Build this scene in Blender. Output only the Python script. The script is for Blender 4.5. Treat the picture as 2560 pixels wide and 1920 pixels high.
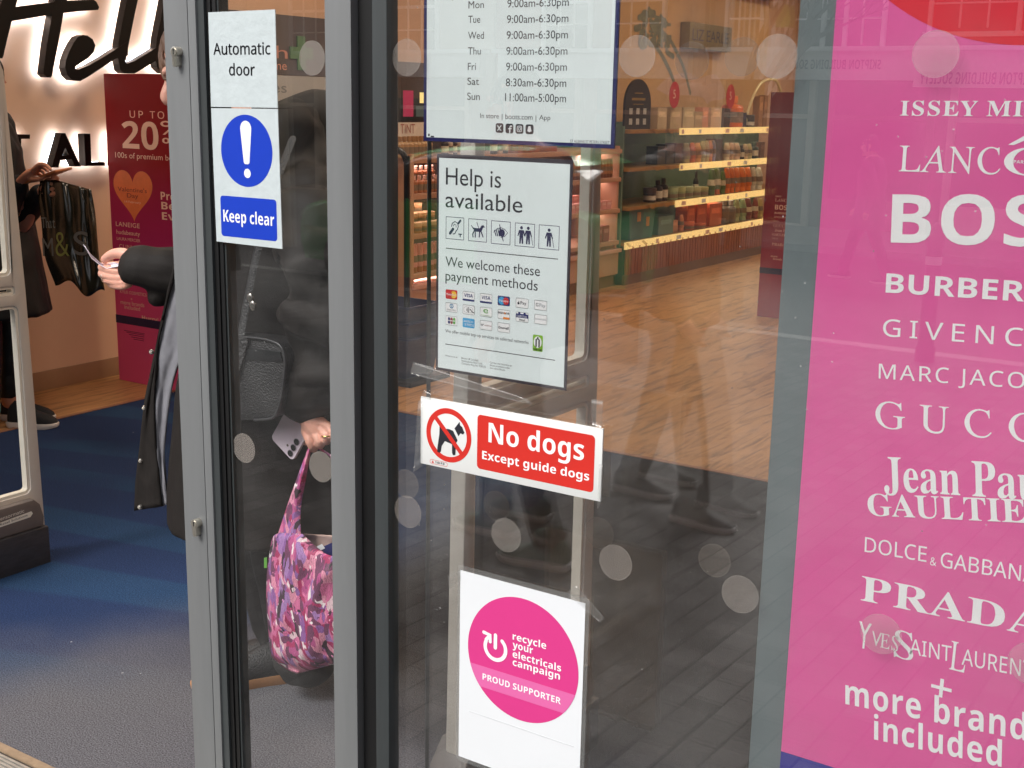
import bpy, bmesh, math, random
from mathutils import Vector, Matrix, noise
from mathutils.geometry import tessellate_polygon
random.seed(7)
R = math.radians
for o in list(bpy.data.objects): bpy.data.objects.remove(o)
S = bpy.context.scene
COL = S.collection

# ------------------------------------------------------------------ camera
EYE = 1.5
FPX = 3100.0
YAW, PITCH, ROLL = R(33.076), R(12.830), R(1.112)
def _axes():
    sy, cy, sp, cp = math.sin(YAW), math.cos(YAW), math.sin(PITCH), math.cos(PITCH)
    f = Vector((-sy*cp, cy*cp, -sp)); r = Vector((cy, sy, 0)); u = r.cross(f)
    c, s = math.cos(ROLL), math.sin(ROLL)
    return c*r + s*u, -s*r + c*u, f
RT, UP, FW = _axes()
cam = bpy.data.cameras.new("camera"); camo = bpy.data.objects.new("camera", cam); COL.objects.link(camo)
cam.sensor_width = 36; cam.lens = FPX/2560*36; cam.clip_start = .05; cam.clip_end = 500
m3 = Matrix((RT, UP, -FW)).transposed().to_4x4(); m3.translation = (0, 0, EYE); camo.matrix_world = m3
S.camera = camo
# ------------------------------------------------------------------ sky, sun, exposure
SUN_EL, SUN_AZ = R(48), R(200)
W = bpy.data.worlds.new("World"); S.world = W; W.use_nodes = True
nt = W.node_tree; bg = nt.nodes['Background']
sky = nt.nodes.new('ShaderNodeTexSky'); sky.sky_type = 'NISHITA'; sky.sun_disc = False
sky.sun_elevation = SUN_EL; sky.sun_rotation = SUN_AZ; sky.air_density = 1.0; sky.dust_density = 4.0; sky.ozone_density = .6
hs = nt.nodes.new('ShaderNodeHueSaturation'); hs.inputs['Saturation'].default_value = .3
nt.links.new(sky.outputs[0], hs.inputs['Color']); nt.links.new(hs.outputs[0], bg.inputs['Color'])
bg.inputs['Strength'].default_value = .15
sun = bpy.data.lights.new("sun", 'SUN'); sun.energy = 1.5; sun.angle = R(25); sun.color = (1, .97, .93)
suno = bpy.data.objects.new("sun", sun); COL.objects.link(suno)
sd = Vector((math.sin(SUN_AZ)*math.cos(SUN_EL), math.cos(SUN_AZ)*math.cos(SUN_EL), math.sin(SUN_EL)))
suno.rotation_euler = (-sd).to_track_quat('-Z', 'Y').to_euler(); suno.location = sd*30
S.view_settings.view_transform = 'Standard'; S.view_settings.look = 'None'
S.view_settings.gamma = 1; S.view_settings.exposure = 0.5
S.render.engine = 'CYCLES'
S.cycles.use_denoising = True
S.cycles.max_bounces = 10; S.cycles.transparent_max_bounces = 24
S.cycles.sample_clamp_indirect = 6; S.cycles.caustics_reflective = False; S.cycles.caustics_refractive = False
S.cycles.blur_glossy = .5

# ------------------------------------------------------------------ pixel -> real plane helpers (the photo's 2560 x 1920 px)
def ray(x, y): return RT*(x-1280) - UP*(y-960) + FW*FPX
def fy(x, y, Y):
    r = ray(x, y); return r*(Y/r.y) + Vector((0, 0, EYE))
def fx(x, y, X):
    r = ray(x, y); return r*(X/r.x) + Vector((0, 0, EYE))
def fz(x, y, Z=0.0):
    r = ray(x, y); return r*((Z-EYE)/r.z) + Vector((0, 0, EYE))

# ------------------------------------------------------------------ materials
def lin(c):
    return tuple(((v/255)/12.92 if v/255 <= .04045 else ((v/255+.055)/1.055)**2.4) for v in c)
MATS = {}
def mat(name, col, rough=.5, metal=0.0, var=.12, vscale=14, bump=0.0, bscale=60, emit=0.0, spec=.5, sheen=0.0, coat=0.0, stretch=None, alpha=None):
    """plain procedural surface: base colour (sRGB 0-255) with soft uneven tone and fine bump"""
    if name in MATS: return MATS[name]
    m = bpy.data.materials.new(name); m.use_nodes = True; t = m.node_tree; b = t.nodes['Principled BSDF']
    c = lin(col); b.inputs['Roughness'].default_value = rough; b.inputs['Metallic'].default_value = metal
    b.inputs['Specular IOR Level'].default_value = spec
    if sheen: b.inputs['Sheen Weight'].default_value = sheen
    if coat: b.inputs['Coat Weight'].default_value = coat; b.inputs['Coat Roughness'].default_value = .08
    tc = t.nodes.new('ShaderNodeTexCoord'); mp = t.nodes.new('ShaderNodeMapping'); t.links.new(tc.outputs['Object'], mp.inputs[0])
    if stretch: mp.inputs['Scale'].default_value = stretch
    n = t.nodes.new('ShaderNodeTexNoise'); n.inputs['Scale'].default_value = vscale; n.inputs['Detail'].default_value = 6; n.inputs['Roughness'].default_value = .65
    t.links.new(mp.outputs[0], n.inputs['Vector'])
    mr = t.nodes.new('ShaderNodeMapRange'); mr.inputs['From Min'].default_value = .3; mr.inputs['From Max'].default_value = .7
    mr.inputs['To Min'].default_value = 1-var; mr.inputs['To Max'].default_value = 1+var
    t.links.new(n.outputs['Fac'], mr.inputs['Value'])
    mx = t.nodes.new('ShaderNodeMix'); mx.data_type = 'RGBA'; mx.blend_type = 'MULTIPLY'; mx.inputs['Factor'].default_value = 1
    mx.inputs['A'].default_value = (*c, 1); t.links.new(mr.outputs[0], mx.inputs['B'])
    t.links.new(mx.outputs['Result'], b.inputs['Base Color'])
    if bump:
        n2 = t.nodes.new('ShaderNodeTexNoise'); n2.inputs['Scale'].default_value = bscale; n2.inputs['Detail'].default_value = 5
        t.links.new(mp.outputs[0], n2.inputs['Vector'])
        bp = t.nodes.new('ShaderNodeBump'); bp.inputs['Strength'].default_value = bump; bp.inputs['Distance'].default_value = .01
        t.links.new(n2.outputs['Fac'], bp.inputs['Height']); t.links.new(bp.outputs[0], b.inputs['Normal'])
    if emit:
        b.inputs['Emission Color'].default_value = (*c, 1); b.inputs['Emission Strength'].default_value = emit
    MATS[name] = m
    return m
def glass_mat(name, tint=(.93, .95, .94), f0=.055, dirt=.02, rough=0.0):
    m = bpy.data.materials.new(name); m.use_nodes = True; t = m.node_tree; t.nodes.clear()
    out = t.nodes.new('ShaderNodeOutputMaterial')
    tr = t.nodes.new('ShaderNodeBsdfTransparent'); tr.inputs[0].default_value = (*tint, 1)
    gl = t.nodes.new('ShaderNodeBsdfGlossy'); gl.inputs['Roughness'].default_value = rough; gl.inputs[0].default_value = (1, 1, 1, 1)
    lw = t.nodes.new('ShaderNodeLayerWeight'); lw.inputs['Blend'].default_value = .5
    p = t.nodes.new('ShaderNodeMath'); p.operation = 'POWER'; p.inputs[1].default_value = 5; t.links.new(lw.outputs['Facing'], p.inputs[0])
    mr = t.nodes.new('ShaderNodeMapRange'); mr.inputs['To Min'].default_value = f0; mr.inputs['To Max'].default_value = 1
    t.links.new(p.outputs[0], mr.inputs['Value'])
    mx = t.nodes.new('ShaderNodeMixShader'); t.links.new(mr.outputs[0], mx.inputs[0]); t.links.new(tr.outputs[0], mx.inputs[1]); t.links.new(gl.outputs[0], mx.inputs[2])
    # dust and finger marks on the pane
    tc = t.nodes.new('ShaderNodeTexCoord')
    n = t.nodes.new('ShaderNodeTexNoise'); n.inputs['Scale'].default_value = 7; n.inputs['Detail'].default_value = 8; t.links.new(tc.outputs['Object'], n.inputs['Vector'])
    v = t.nodes.new('ShaderNodeTexVoronoi'); v.inputs['Scale'].default_value = 38; t.links.new(tc.outputs['Object'], v.inputs['Vector'])
    st = t.nodes.new('ShaderNodeMath'); st.operation = 'LESS_THAN'; st.inputs[1].default_value = .045; t.links.new(v.outputs['Distance'], st.inputs[0])
    n3 = t.nodes.new('ShaderNodeTexNoise'); n3.inputs['Scale'].default_value = 3.1; t.links.new(tc.outputs['Object'], n3.inputs['Vector'])
    g3 = t.nodes.new('ShaderNodeMath'); g3.operation = 'GREATER_THAN'; g3.inputs[1].default_value = .56; t.links.new(n3.outputs['Fac'], g3.inputs[0])
    sm = t.nodes.new('ShaderNodeMath'); sm.operation = 'MULTIPLY'; t.links.new(st.outputs[0], sm.inputs[0]); t.links.new(g3.outputs[0], sm.inputs[1])
    s2 = t.nodes.new('ShaderNodeMath'); s2.operation = 'MULTIPLY'; s2.inputs[1].default_value = .35; t.links.new(sm.outputs[0], s2.inputs[0])
    mr2 = t.nodes.new('ShaderNodeMapRange'); mr2.inputs['From Min'].default_value = .42; mr2.inputs['From Max'].default_value = .75
    mr2.inputs['To Min'].default_value = 0; mr2.inputs['To Max'].default_value = dirt; t.links.new(n.outputs['Fac'], mr2.inputs['Value'])
    ad = t.nodes.new('ShaderNodeMath'); ad.operation = 'ADD'; t.links.new(s2.outputs[0], ad.inputs[0]); t.links.new(mr2.outputs[0], ad.inputs[1])
    df = t.nodes.new('ShaderNodeBsdfDiffuse'); df.inputs[0].default_value = (.6, .6, .58, 1)
    m2 = t.nodes.new('ShaderNodeMixShader'); t.links.new(ad.outputs[0], m2.inputs[0]); t.links.new(mx.outputs[0], m2.inputs[1]); t.links.new(df.outputs[0], m2.inputs[2])
    t.links.new(m2.outputs[0], out.inputs[0])
    return m
def film_mat(name, col, opac, rough=.35, gloss=.04):
    """thin film: part diffuse, part see-through, a little gloss"""
    m = bpy.data.materials.new(name); m.use_nodes = True; t = m.node_tree; t.nodes.clear()
    out = t.nodes.new('ShaderNodeOutputMaterial'); tr = t.nodes.new('ShaderNodeBsdfTransparent')
    df = t.nodes.new('ShaderNodeBsdfDiffuse'); df.inputs[0].default_value = (*lin(col), 1)
    tl = t.nodes.new('ShaderNodeBsdfTranslucent'); tl.inputs[0].default_value = (*lin(col), 1)
    a = t.nodes.new('ShaderNodeMixShader'); a.inputs[0].default_value = .35; t.links.new(df.outputs[0], a.inputs[1]); t.links.new(tl.outputs[0], a.inputs[2])
    n = t.nodes.new('ShaderNodeTexNoise'); n.inputs['Scale'].default_value = 25; n.inputs['Detail'].default_value = 5
    tc = t.nodes.new('ShaderNodeTexCoord'); t.links.new(tc.outputs['Object'], n.inputs['Vector'])
    mr = t.nodes.new('ShaderNodeMapRange'); mr.inputs['To Min'].default_value = opac*.8; mr.inputs['To Max'].default_value = opac*1.2; t.links.new(n.outputs['Fac'], mr.inputs['Value'])
    mx = t.nodes.new('ShaderNodeMixShader'); t.links.new(mr.outputs[0], mx.inputs[0]); t.links.new(tr.outputs[0], mx.inputs[1]); t.links.new(a.outputs[0], mx.inputs[2])
    gl = t.nodes.new('ShaderNodeBsdfGlossy'); gl.inputs['Roughness'].default_value = rough
    m2 = t.nodes.new('ShaderNodeMixShader'); m2.inputs[0].default_value = gloss; t.links.new(mx.outputs[0], m2.inputs[1]); t.links.new(gl.outputs[0], m2.inputs[2])
    t.links.new(m2.outputs[0], out.inputs[0])
    return m

# ------------------------------------------------------------------ lettering: glyph outlines (1/1000 em), decoded and filled here
GLYPHS = {'d':{33:[271,[240572,242518,255432,260408,268400,275408,280432,292518,296572,292612,283638,268646,252638,242612],[268356,253352,242340,238326,242310,253300,268296,283300,294310,298326,294340,283352]],
37:[680,[451411,471406,485392,490372,485352,471338,451332,431338,417352,412372,417392,431406],[451448,412438,385410,374372,378347,390326,406310,427299,451295,490306,517333,528372,517410,490438],[501646,464646,239295,276295],[289645,250634,223607,212568,216544,228523,244506,265496,289492,328502,355530,366568,355607,328634],[289608,309602,323588,328568,323548,309534,289529,269534,255548,250568,255588,269602]],
39:[188,[236531,258531,269600,269658,225658,225600]],
43:[584,[326594,326497,228497,228456,326456,326358,366358,366456,464456,464497,366497,366594]],
45:[323,[342434,220434,220387,342387]],
46:[219,[254356,240352,228340,224326,228310,240300,254296,270300,280310,284326,280340,270352]],
48:[500,[435470,430529,416578,392614,362638,325646,288638,258614,234578,220529,215470,220412,234364,258327,288304,325296,362304,392327,416364,430412],[386470,384426,376390,363364,346348,325342,304348,287364,274390,266426,264470,266514,274550,287577,304594,325599,346594,363577,376550,384514]],
49:[500,[350641,301641,301300,350300]],
50:[500,[433346,302346,364424,398484,408539,404574,390604,368626,339640,304646,278642,251631,224613,224552,250579,276594,301598,331589,352567,360534,354496,336460,280380,217304,217300,433300]],
51:[500,[240584,272596,298599,330593,350575,358548,350522,328504,290498,290454,316452,336444,352432,360416,363396,356368,337349,308342,270348,232368,232315,268300,304296,340300,370314,392336,407365,412399,407433,391462,363480,388499,402524,406556,402586,388611,368630,340642,306646,272642,240631]],
52:[500,[399646,378646,206434,206412,350412,350300,399300,399412,436412,436456,399456],[349553,350553,350456,271456]],
53:[500,[402641,250641,250464,292468,325462,350448,365428,370404,360372,335350,300342,262348,225367,225316,266300,308296,344301,374316,398339,414369,419404,414440,398470,372494,338508,295512,295597,402597]],
54:[500,[358646,310607,272564,244517,228468,222416,227376,242343,265318,296301,332296,364301,391316,413338,428366,432398,428430,414457,394478,368492,337497,307492,284483,306530,342574,388608],[273432,300447,327450,356444,376425,384398,376368,358349,329342,308346,290358,277376,270402]],
55:[500,[445641,224641,224594,372594,247314,290296]],
56:[500,[434392,428425,413453,386474,410496,424520,429546,424578,410606,388627,361640,328646,295640,266627,244606,229579,224548,229520,242495,264474,238452,222426,216392,222362,237335,260314,291300,326296,360300,390314,414334,428361],[380548,372522,354504,326496,300504,280522,273548,280575,299592,328599,354592,373574],[385396,378370,358350,325342,294349,273368,265396,272424,294443,326450,356443,378424]],
57:[500,[294296,338330,376372,406420,424470,430521,426562,410596,388622,358640,322646,287640,258624,236602,223574,218544,223513,236486,257464,284450,314445,342449,368460,349416,314372,264332],[267545,274573,294592,323599,352590,372568,380538,378510,350496,325492,296499,275518]],
58:[219,[254529,240525,228514,224499,228484,240473,254469,270473,280484,284499,280514,270525],[254356,240352,228340,224326,228310,240300,254296,270300,280310,284326,280340,270352]],
65:[667,[381643,346643,200300,250300,293400,438400,484300,534300],[363568,418444,312444]],
66:[563,[238300,354300,400306,432320,455341,468366,472391,468417,458440,440458,418472,390480,390481,419498,436522,442554,438580,426603,405623,376636,336641,238641],[286597,332597,367590,386573,391550,383519,359501,319495,286495],[286451,346451,388444,413426,421398,419382,412368,398356,378347,348344,286344]],
67:[708,[528618,465639,411646,350637,298612,258574,233524,224466,231420,252375,288334,340306,408296,456300,496310,532326,532379,492358,452345,412340,366346,328364,300392,281427,274470,281512,300548,329576,366594,410600,449596,488585,528565]],
68:[750,[238300,371300,433310,484335,520372,544419,552470,545519,524566,489604,438631,370641,238641],[287597,362597,414590,452572,480544,496510,502470,498441,486408,461376,422353,365344,287344]],
69:[500,[431641,238641,238300,436300,436344,286344,286450,426450,426494,286494,286597,431597]],
70:[469,[420641,238641,238300,287300,287458,420458,420502,287502,287597,420597]],
71:[740,[536468,422468,422424,488424,488354,452344,414340,368346,330364,300392,282428,276470,282512,300548,328576,365594,407600,448596,489586,530567,530616,464640,408646,349636,298612,260574,234526,225468,234412,259364,298328,348304,406296,451298,493308,536324]],
72:[729,[526641,478641,478492,286492,286641,238641,238300,286300,286448,478448,478300,526300]],
73:[250,[287641,238641,238300,287300]],
75:[656,[342480,491641,430641,286485,286641,238641,238300,286300,286468,460300,528300]],
76:[490,[286641,237641,237300,440300,440344,286344]],
77:[781,[554641,509641,396501,282641,236641,236300,286300,286566,392434,400434,504566,506566,506300,554300]],
78:[781,[553641,507641,507377,276641,237641,237300,283300,283562,511300,553300]],
79:[823,[222470,230417,254369,292330,343305,404296,468305,520330,558369,581417,589470,580525,557573,518612,468636,406646,344636,294611,255573,231525],[273470,280513,298548,326576,362594,406600,448594,486576,514548,532513,538470,532428,514392,486365,448347,406340,362347,326365,298392,280428]],
80:[510,[235641,235300,284300,284448,335448,378452,410466,432486,446512,450543,446574,434601,412622,382636,342641],[284597,342597,376589,394570,400545,392516,372498,340492,284492]],
81:[823,[448300,494316,534343,564379,583422,590470,581526,556574,518612,468637,410646,348637,296614,257576,232528,222470,230422,248378,278342,318316,366300,416268,471243,533230,577274,576276,541272,500280],[408600,451594,487576,515548,533512,540469,534429,516394,488366,452347,410340,360348,322366,295394,278430,273470,278504,292538,316570,355592]],
82:[604,[238641,238300,288300,288448,308448,332444,360422,398370,444300,502300,456368,431406,407438,380462,410482,430510,436546,432578,417604,394624,362636,324641],[288599,319599,358593,379575,386548,384531,378516,366504,346495,319492,288492]],
83:[458,[400622,362640,324646,288642,260630,238610,225586,220554,236508,272474,316446,352418,368382,362363,344346,312340,280345,249362,222389,222327,251310,282299,318296,348300,375312,395332,408358,413388,398442,361477,318503,281528,266561,272582,292596,320602,344598,371588,400566]],
84:[604,[494641,208641,208597,326597,326300,376300,376597,494597]],
85:[708,[524641,475641,475442,474413,467388,454368,434354,408344,374340,346344,321354,300370,288386,282408,280440,280641,230641,230429,238380,260342,292316,330300,372296,427302,470320,500349,518388,524434]],
86:[604,[502641,454641,352402,249641,200641,348297,358297]],
87:[1042,[720641,672641,579406,484641,438641,343406,249641,200641,338297,348297,460576,572297,582297]],
89:[604,[350524,259641,200641,326480,326300,376300,376480,502641,443641]],
90:[646,[425597,208300,516300,516344,298344,516641,222641,222597]],
97:[427,[406340,392331,382328,376330,374340,374455,370482,358503,340518,318526,292529,262526,238516,218498,218450,240471,264483,288487,311483,324470,329448,329436,290422,268414,247404,230391,218374,213350,220324,239304,268296,298301,328318,335306,346298,362296,382299,406313],[329346,310332,290327,274331,262342,258358,268381,294398,329411]],
98:[500,[274641,230641,230312,268300,313296,354301,388316,412342,428375,433417,428454,415484,394508,368524,336529,304524,274508],[274466,300484,325489,358479,380452,388410,378372,354347,319338,274344]],
99:[438,[396514,366525,332529,294524,263508,240482,226449,220408,226371,242340,266316,297301,334296,371300,402308,402352,370342,342338,316341,296350,280366,270386,266412,269438,278458,293474,312484,334488,363484,396466]],
100:[510,[426641,381641,381520,356527,334529,297524,266508,242485,228454,222418,227378,241345,264320,294306,331300,426300],[381338,336338,309341,290352,277367,270387,268411,271437,280459,296475,316486,340489,360487,381480]],
101:[479,[419365,380345,340338,304346,278368,265406,423406,418450,406485,386510,358524,326529,291524,262508,240484,226453,220415,225379,238346,261320,292302,330296,364298,392307,419322],[266435,277465,297484,326490,354484,372464,379435]],
102:[250,[348641,313646,286640,264624,249604,240578,236541,236524,204524,204484,236484,236300,280300,280484,321484,321524,280524,280546,285576,300595,328602,348598]],
103:[427,[410524,318524,284521,258511,237495,224474,220447,223424,232405,248389,270376,250368,238357,234344,240329,256315,224302,206282,200253,205231,219212,241198,270188,304185,340188,370198,392212,405232,410256,404283,382305,344319,306328,284337,276348,293364,330371,367390,382413,388441,383466,364490,410490],[348446,342424,328410,305404,282410,266424,260446,266466,282480,304486,326480,342466],[366253,359236,338224,304220,270224,249236,242255,248272,266284,293289,324286,354275]],
104:[500,[275641,230641,230300,275300,275461,304486,331494,354486,370468,375439,375300,420300,420438,416470,405496,389514,368526,343529,318525,296514,276495,275495]],
105:[219,[277524,232524,232300,277300],[282592,278606,268616,255619,242616,232606,228592,232579,242570,255566,268570,278579]],
107:[479,[430524,377524,278414,390300,450300,334414],[276641,231641,231300,276300]],
108:[219,[277641,232641,232300,277300]],
109:[771,[230524,230300,274300,274463,292480,310489,330492,350486,365469,370440,370300,415300,415463,440484,465492,488486,505468,512439,512300,556300,556441,552470,543495,528514,506525,482529,452524,428509,406488,389511,366524,340529,308520,274495,274524]],
110:[500,[275524,230524,230300,275300,275461,304486,331494,354486,370468,375439,375300,420300,420438,416472,405497,388515,368526,343529,318525,296514,276495,275495]],
111:[552,[336529,298524,266508,240482,224451,218414,224376,240343,265318,298302,336296,377301,410317,436342,452375,458414,452452,436484,410508,376524],[336489,361486,382475,398459,409438,412414,409387,399366,383349,362339,336336,312339,292350,276366,267388,264414,267439,277460,292475,312486]],
112:[500,[273306,296298,318296,356301,387316,411341,426372,432410,426451,411482,386506,350520,306524,228524,228185,273185],[273484,314484,340482,360472,375457,384436,386411,383386,374366,358350,338339,315336,294338,273346]],
114:[396,[234524,234300,279300,279418,286452,306477,334486,353480,375464,398503,372522,345529,324524,302505,280473,279473,279524]],
115:[385,[362510,328524,296529,257522,231500,222468,233436,259413,290394,316378,327360,322346,310338,294334,262342,220364,220316,260300,298296,336304,363327,372362,368382,352402,322424,280452,268470,271480,282488,297490,326484,362466]],
116:[333,[284571,200490,200484,239484,239366,242343,250324,266308,286299,312296,338300,366310,366352,340340,316336,302338,289349,284370,284484,354484,354524,284524]],
117:[500,[418300,418524,374524,374364,358346,340336,320332,295338,280355,274382,274524,230524,230385,234354,244329,260310,282300,308296,342304,374328,374300]],
118:[438,[303296,318296,417524,370524,310386,250524,202524]],
119:[719,[396524,364524,306388,248524,200524,300296,314296,380452,446296,460296,560524,512524,454388]],
121:[438,[419524,369524,311398,250524,200524,287348,210185,260185]],
124:[260,[246185,284185,284641,246641]]},
'n':{33:[181,[236368,227540,263540,254368],[245296,230300,226308,224318,226328,230336,245340,260336,264328,266318,264308,260300]],
38:[492,[294296,262301,238314,223334,218362,222386,232404,248419,270433,250459,242474,240491,244513,257530,276540,302544,326540,344530,356514,360492,357472,346456,331442,312429,377366,391390,400420,430420,417380,408362,396348,445300,405300,376328,360316,340306,319299],[294446,322468,329479,331492,329502,323512,314518,301520,288518,278512,272503,269492,271480,276469],[294323,314324,332330,357346,288414,259392,252380,248364,252347,261334,276326]],
46:[180,[244296,230300,226308,224318,226328,230336,244340,260336,264328,266318,264308,260300]],
48:[384,[296296,271300,251311,236330,222368,216420,218456,224486,234511,250529,270540,296544,320540,340529,356511,370472,376420,374384,368354,357330,342312,322300],[296322,318328,334346,343377,346420,343463,334494,318512,296518,272512,258494,249463,246420,249377,258346,272328]],
49:[384,[290300,290468,290490,292509,282500,271490,246470,230490,294540,319540,319300]],
52:[384,[322300,322354,207354,207380,320541,350541,350381,386381,386354,350354,350300],[236381,322381,322456,322486,324510,322510,316496,308484]],
64:[604,[346270,308274,278285,252303,234328,223358,220394,222424,229452,241477,258498,278516,302529,330537,362540,395536,424526,448508,467484,478454,482420,479390,468363,450344,438338,424336,410339,400346,393355,389366,388366,380354,370345,356338,340336,318341,300354,290374,286399,289420,296438,306454,320465,338472,358474,387472,409466,406398,406390,406386,407372,412363,418359,426358,436360,444366,455389,459420,456449,446473,432492,412506,388514,362518,326514,297502,274483,258458,247428,244395,246364,256339,270319,290304,315295,346292,384297,418306,418284,385274],[344358,360361,372372,378388,381408,383450,372452,358454,344452,332446,323436,317424,313398,315380,322367,332360]],
65:[429,[200300,294541,321541,414300,383300,354374,259374,230300],[269401,345401,318474,315484,310498,307510,302489,296474]],
66:[437,[232300,232540,301540,340536,369526,386508,392480,389461,380445,366434,346428,346426,374417,384409,393398,398385,400368,394340,378318,352304,317300],[263438,307438,333440,350448,358460,361477,358494,347506,329512,302514,263514],[263326,311326,338328,356338,365352,368370,364388,355401,337410,309412,263412]],
67:[424,[330296,297300,270312,248330,232354,224385,220420,224454,234484,250509,273528,302539,336543,371540,402529,390504,365512,336516,312514,291505,274490,258460,252420,258380,273349,289334,310326,335323,365326,392332,392306,364299]],
68:[490,[232300,232540,306540,340536,369526,392510,410487,421458,424422,421385,410354,392330,366314,336304,300300],[263326,296326,330330,358341,377360,389387,392421,390450,382474,369492,340508,302514,263514]],
69:[373,[232300,232540,366540,366513,263513,263438,360438,360412,263412,263326,366326,366300]],
71:[489,[336296,301300,272312,250330,234354,224384,220420,224455,236485,254510,278528,308540,344543,383540,416529,405503,376512,343516,316514,294505,276490,258460,252420,254393,262370,273350,290335,313326,342323,369324,390328,390400,336400,336426,420426,420309,380300]],
72:[498,[232300,232540,263540,263438,386438,386540,416540,416300,386300,386412,263412,263300]],
73:[228,[214300,214318,242324,242516,214522,214540,300540,300522,272516,272324,300318,300300]],
74:[183,[198236,184238,174240,174266,185264,198262,214266,226278,231302,231540,261540,261304,257274,244252,224240]],
76:[352,[232300,232540,263540,263327,368327,368300]],
77:[609,[232300,232540,277540,351344,352344,428540,472540,472300,442300,442448,443482,444510,443510,363300,338300,260510,258510,260482,260446,260300]],
78:[510,[232300,232540,268540,396342,397342,396358,395381,394404,394540,422540,422300,388300,259499,258499,260470,260434,260300]],
79:[525,[332296,297300,270312,248330,232356,224386,220420,224455,232485,248510,270528,298540,332544,364540,392528,414510,429485,438455,442420,438386,429355,414330,392312,364300],[332323,356326,376334,391349,405380,410420,405460,391491,376506,356514,332517,307514,287506,272491,257460,252420,257380,272349,286334,306326]],
80:[406,[232300,232540,296540,336535,364522,380499,386469,384450,377432,365416,347404,322396,290394,263394,263300],[263419,287419,317422,338430,350445,355468,351488,340502,321511,294514,263514]],
82:[418,[232300,232540,298540,338536,364523,380502,386472,384454,379440,371428,361420,338408,404300,368300,310399,263399,263300],[263424,298424,324428,342436,352450,355470,352490,340504,322511,297514,263514]],
83:[369,[283296,246300,217308,217337,247327,284323,308326,324333,335346,338362,334382,316396,282411,255423,236438,224457,220482,222500,230514,242527,257536,276542,296543,333540,363530,354504,326513,296516,276514,262507,254496,250482,256462,272447,303434,339416,352407,361396,366382,368364,363336,346314,318301]],
84:[373,[278300,278513,204513,204540,383540,383513,308513,308300]],
85:[491,[322296,294300,272308,254321,236349,230386,230540,260540,260384,264358,276339,296327,323323,352327,370340,382360,385384,385540,415540,415384,412361,405340,392322,374308,350300]],
86:[403,[286300,200540,232540,286386,294358,300334,307358,316386,370540,402540,316300]],
89:[380,[280300,280392,200540,233540,295422,358540,390540,310393,310300]],
97:[377,[272296,250300,232310,220326,216350,220374,236392,264403,302408,332408,332419,330438,322450,311457,295459,268455,244446,236468,263478,296483,326480,346468,357450,361422,361300,340300,334326,332326,320312,308304,292298],[279320,300324,317333,328349,332372,332388,306387,277384,259376,249365,246350,248336,255328,266322]],
98:[413,[314296,294298,279304,267313,258323,256323,250300,228300,228555,258555,258493,258472,256456,258456,267466,279476,294481,314483,344477,368460,383430,388390,383350,368320,344302],[310321,330326,346339,354360,358390,352428,336451,309458,284454,269442,261421,258391,258390,261360,269339,284326]],
99:[322,[300296,278299,258306,242319,229336,221360,218389,221419,230443,242461,260474,280481,303484,330480,350474,341449,322455,302458,272450,255427,249390,252360,262340,278326,300322,326325,347332,347306,327299]],
100:[413,[292296,262302,238320,224349,218390,224430,239460,262478,292484,312482,327476,348457,350457,350470,348484,348555,378555,378300,354300,350324,348324,339314,327304,312298],[297321,322325,337337,346356,349384,349390,346419,338441,322454,296459,276454,261440,252418,249389,252360,261339,276326]],
101:[379,[305296,281299,260307,242320,230338,221361,218388,221416,228440,240458,256472,276480,298484,320481,338474,352461,364445,370425,372402,372384,249384,254358,264338,282326,306322,337325,364334,364308,337300],[250408,342408,338428,331445,317456,298459,279456,264446,254430]],
105:[173,[244510,231514,228520,226528,228537,231543,244548,256543,260537,261528,260520,256514],[228300,228480,258480,258300]],
108:[173,[228300,228555,258555,258300]],
109:[628,[228300,228480,252480,256456,258456,268468,281476,296482,312484,336480,355470,366453,368453,379466,393476,409482,426484,452480,472468,483448,487417,487300,458300,458416,454440,442454,421458,398454,384444,375425,372400,372300,343300,343416,339440,326454,306458,283454,268442,260421,258394,258300]],
110:[415,[228300,228480,252480,256456,258456,269468,282476,298482,315484,344480,364468,376448,380417,380300,351300,351415,346439,333454,311458,286454,270442,261421,258394,258300]],
111:[406,[301296,278300,258308,242321,229340,221362,218390,224430,241459,268478,302484,325480,345472,362459,374441,382418,385390,380350,362321,336303],[302321,326326,342340,352362,354390,352419,342440,326454,302458,278454,262440,252419,249390,252362,262340,278326]],
114:[277,[228300,228480,252480,256447,258447,268461,280472,295480,312484,324483,334482,330454,320456,310456,297454,284449,274440,266428,260413,258396,258300]],
115:[322,[274296,242300,218308,218335,244325,274320,294322,307328,314336,317347,314359,300370,273382,243396,224412,219422,217436,222456,236471,258480,284484,316480,342472,332448,308456,282459,266458,255454,248446,246438,250424,264414,292403,321390,340374,344363,346350,341326,326310,304300]],
116:[242,[284296,258302,247308,238318,232333,231352,231457,206457,206472,231483,243522,260522,260480,312480,312457,260457,260353,262338,268328,278323,288321,302322,314324,314302,300298]],
117:[415,[292296,264300,243312,230332,226362,226480,256480,256364,261340,274326,296321,322326,338338,346358,350386,350480,379480,379300,355300,350324,349324,338312,325303,309298]]},
'b':{33:[181,[236368,227540,263540,254368],[245296,230300,226308,224318,226328,230336,245340,260336,264328,266318,264308,260300]],
38:[492,[294296,262301,238314,223334,218362,222386,232404,248419,270433,250459,242474,240491,244513,257530,276540,302544,326540,344530,356514,360492,357472,346456,331442,312429,377366,391390,400420,430420,417380,408362,396348,445300,405300,376328,360316,340306,319299],[294446,322468,329479,331492,329502,323512,314518,301520,288518,278512,272503,269492,271480,276469],[294323,314324,332330,357346,288414,259392,252380,248364,252347,261334,276326]],
43:[384,[284338,284406,217406,217430,284430,284500,308500,308430,374430,374406,308406,308338]],
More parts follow.
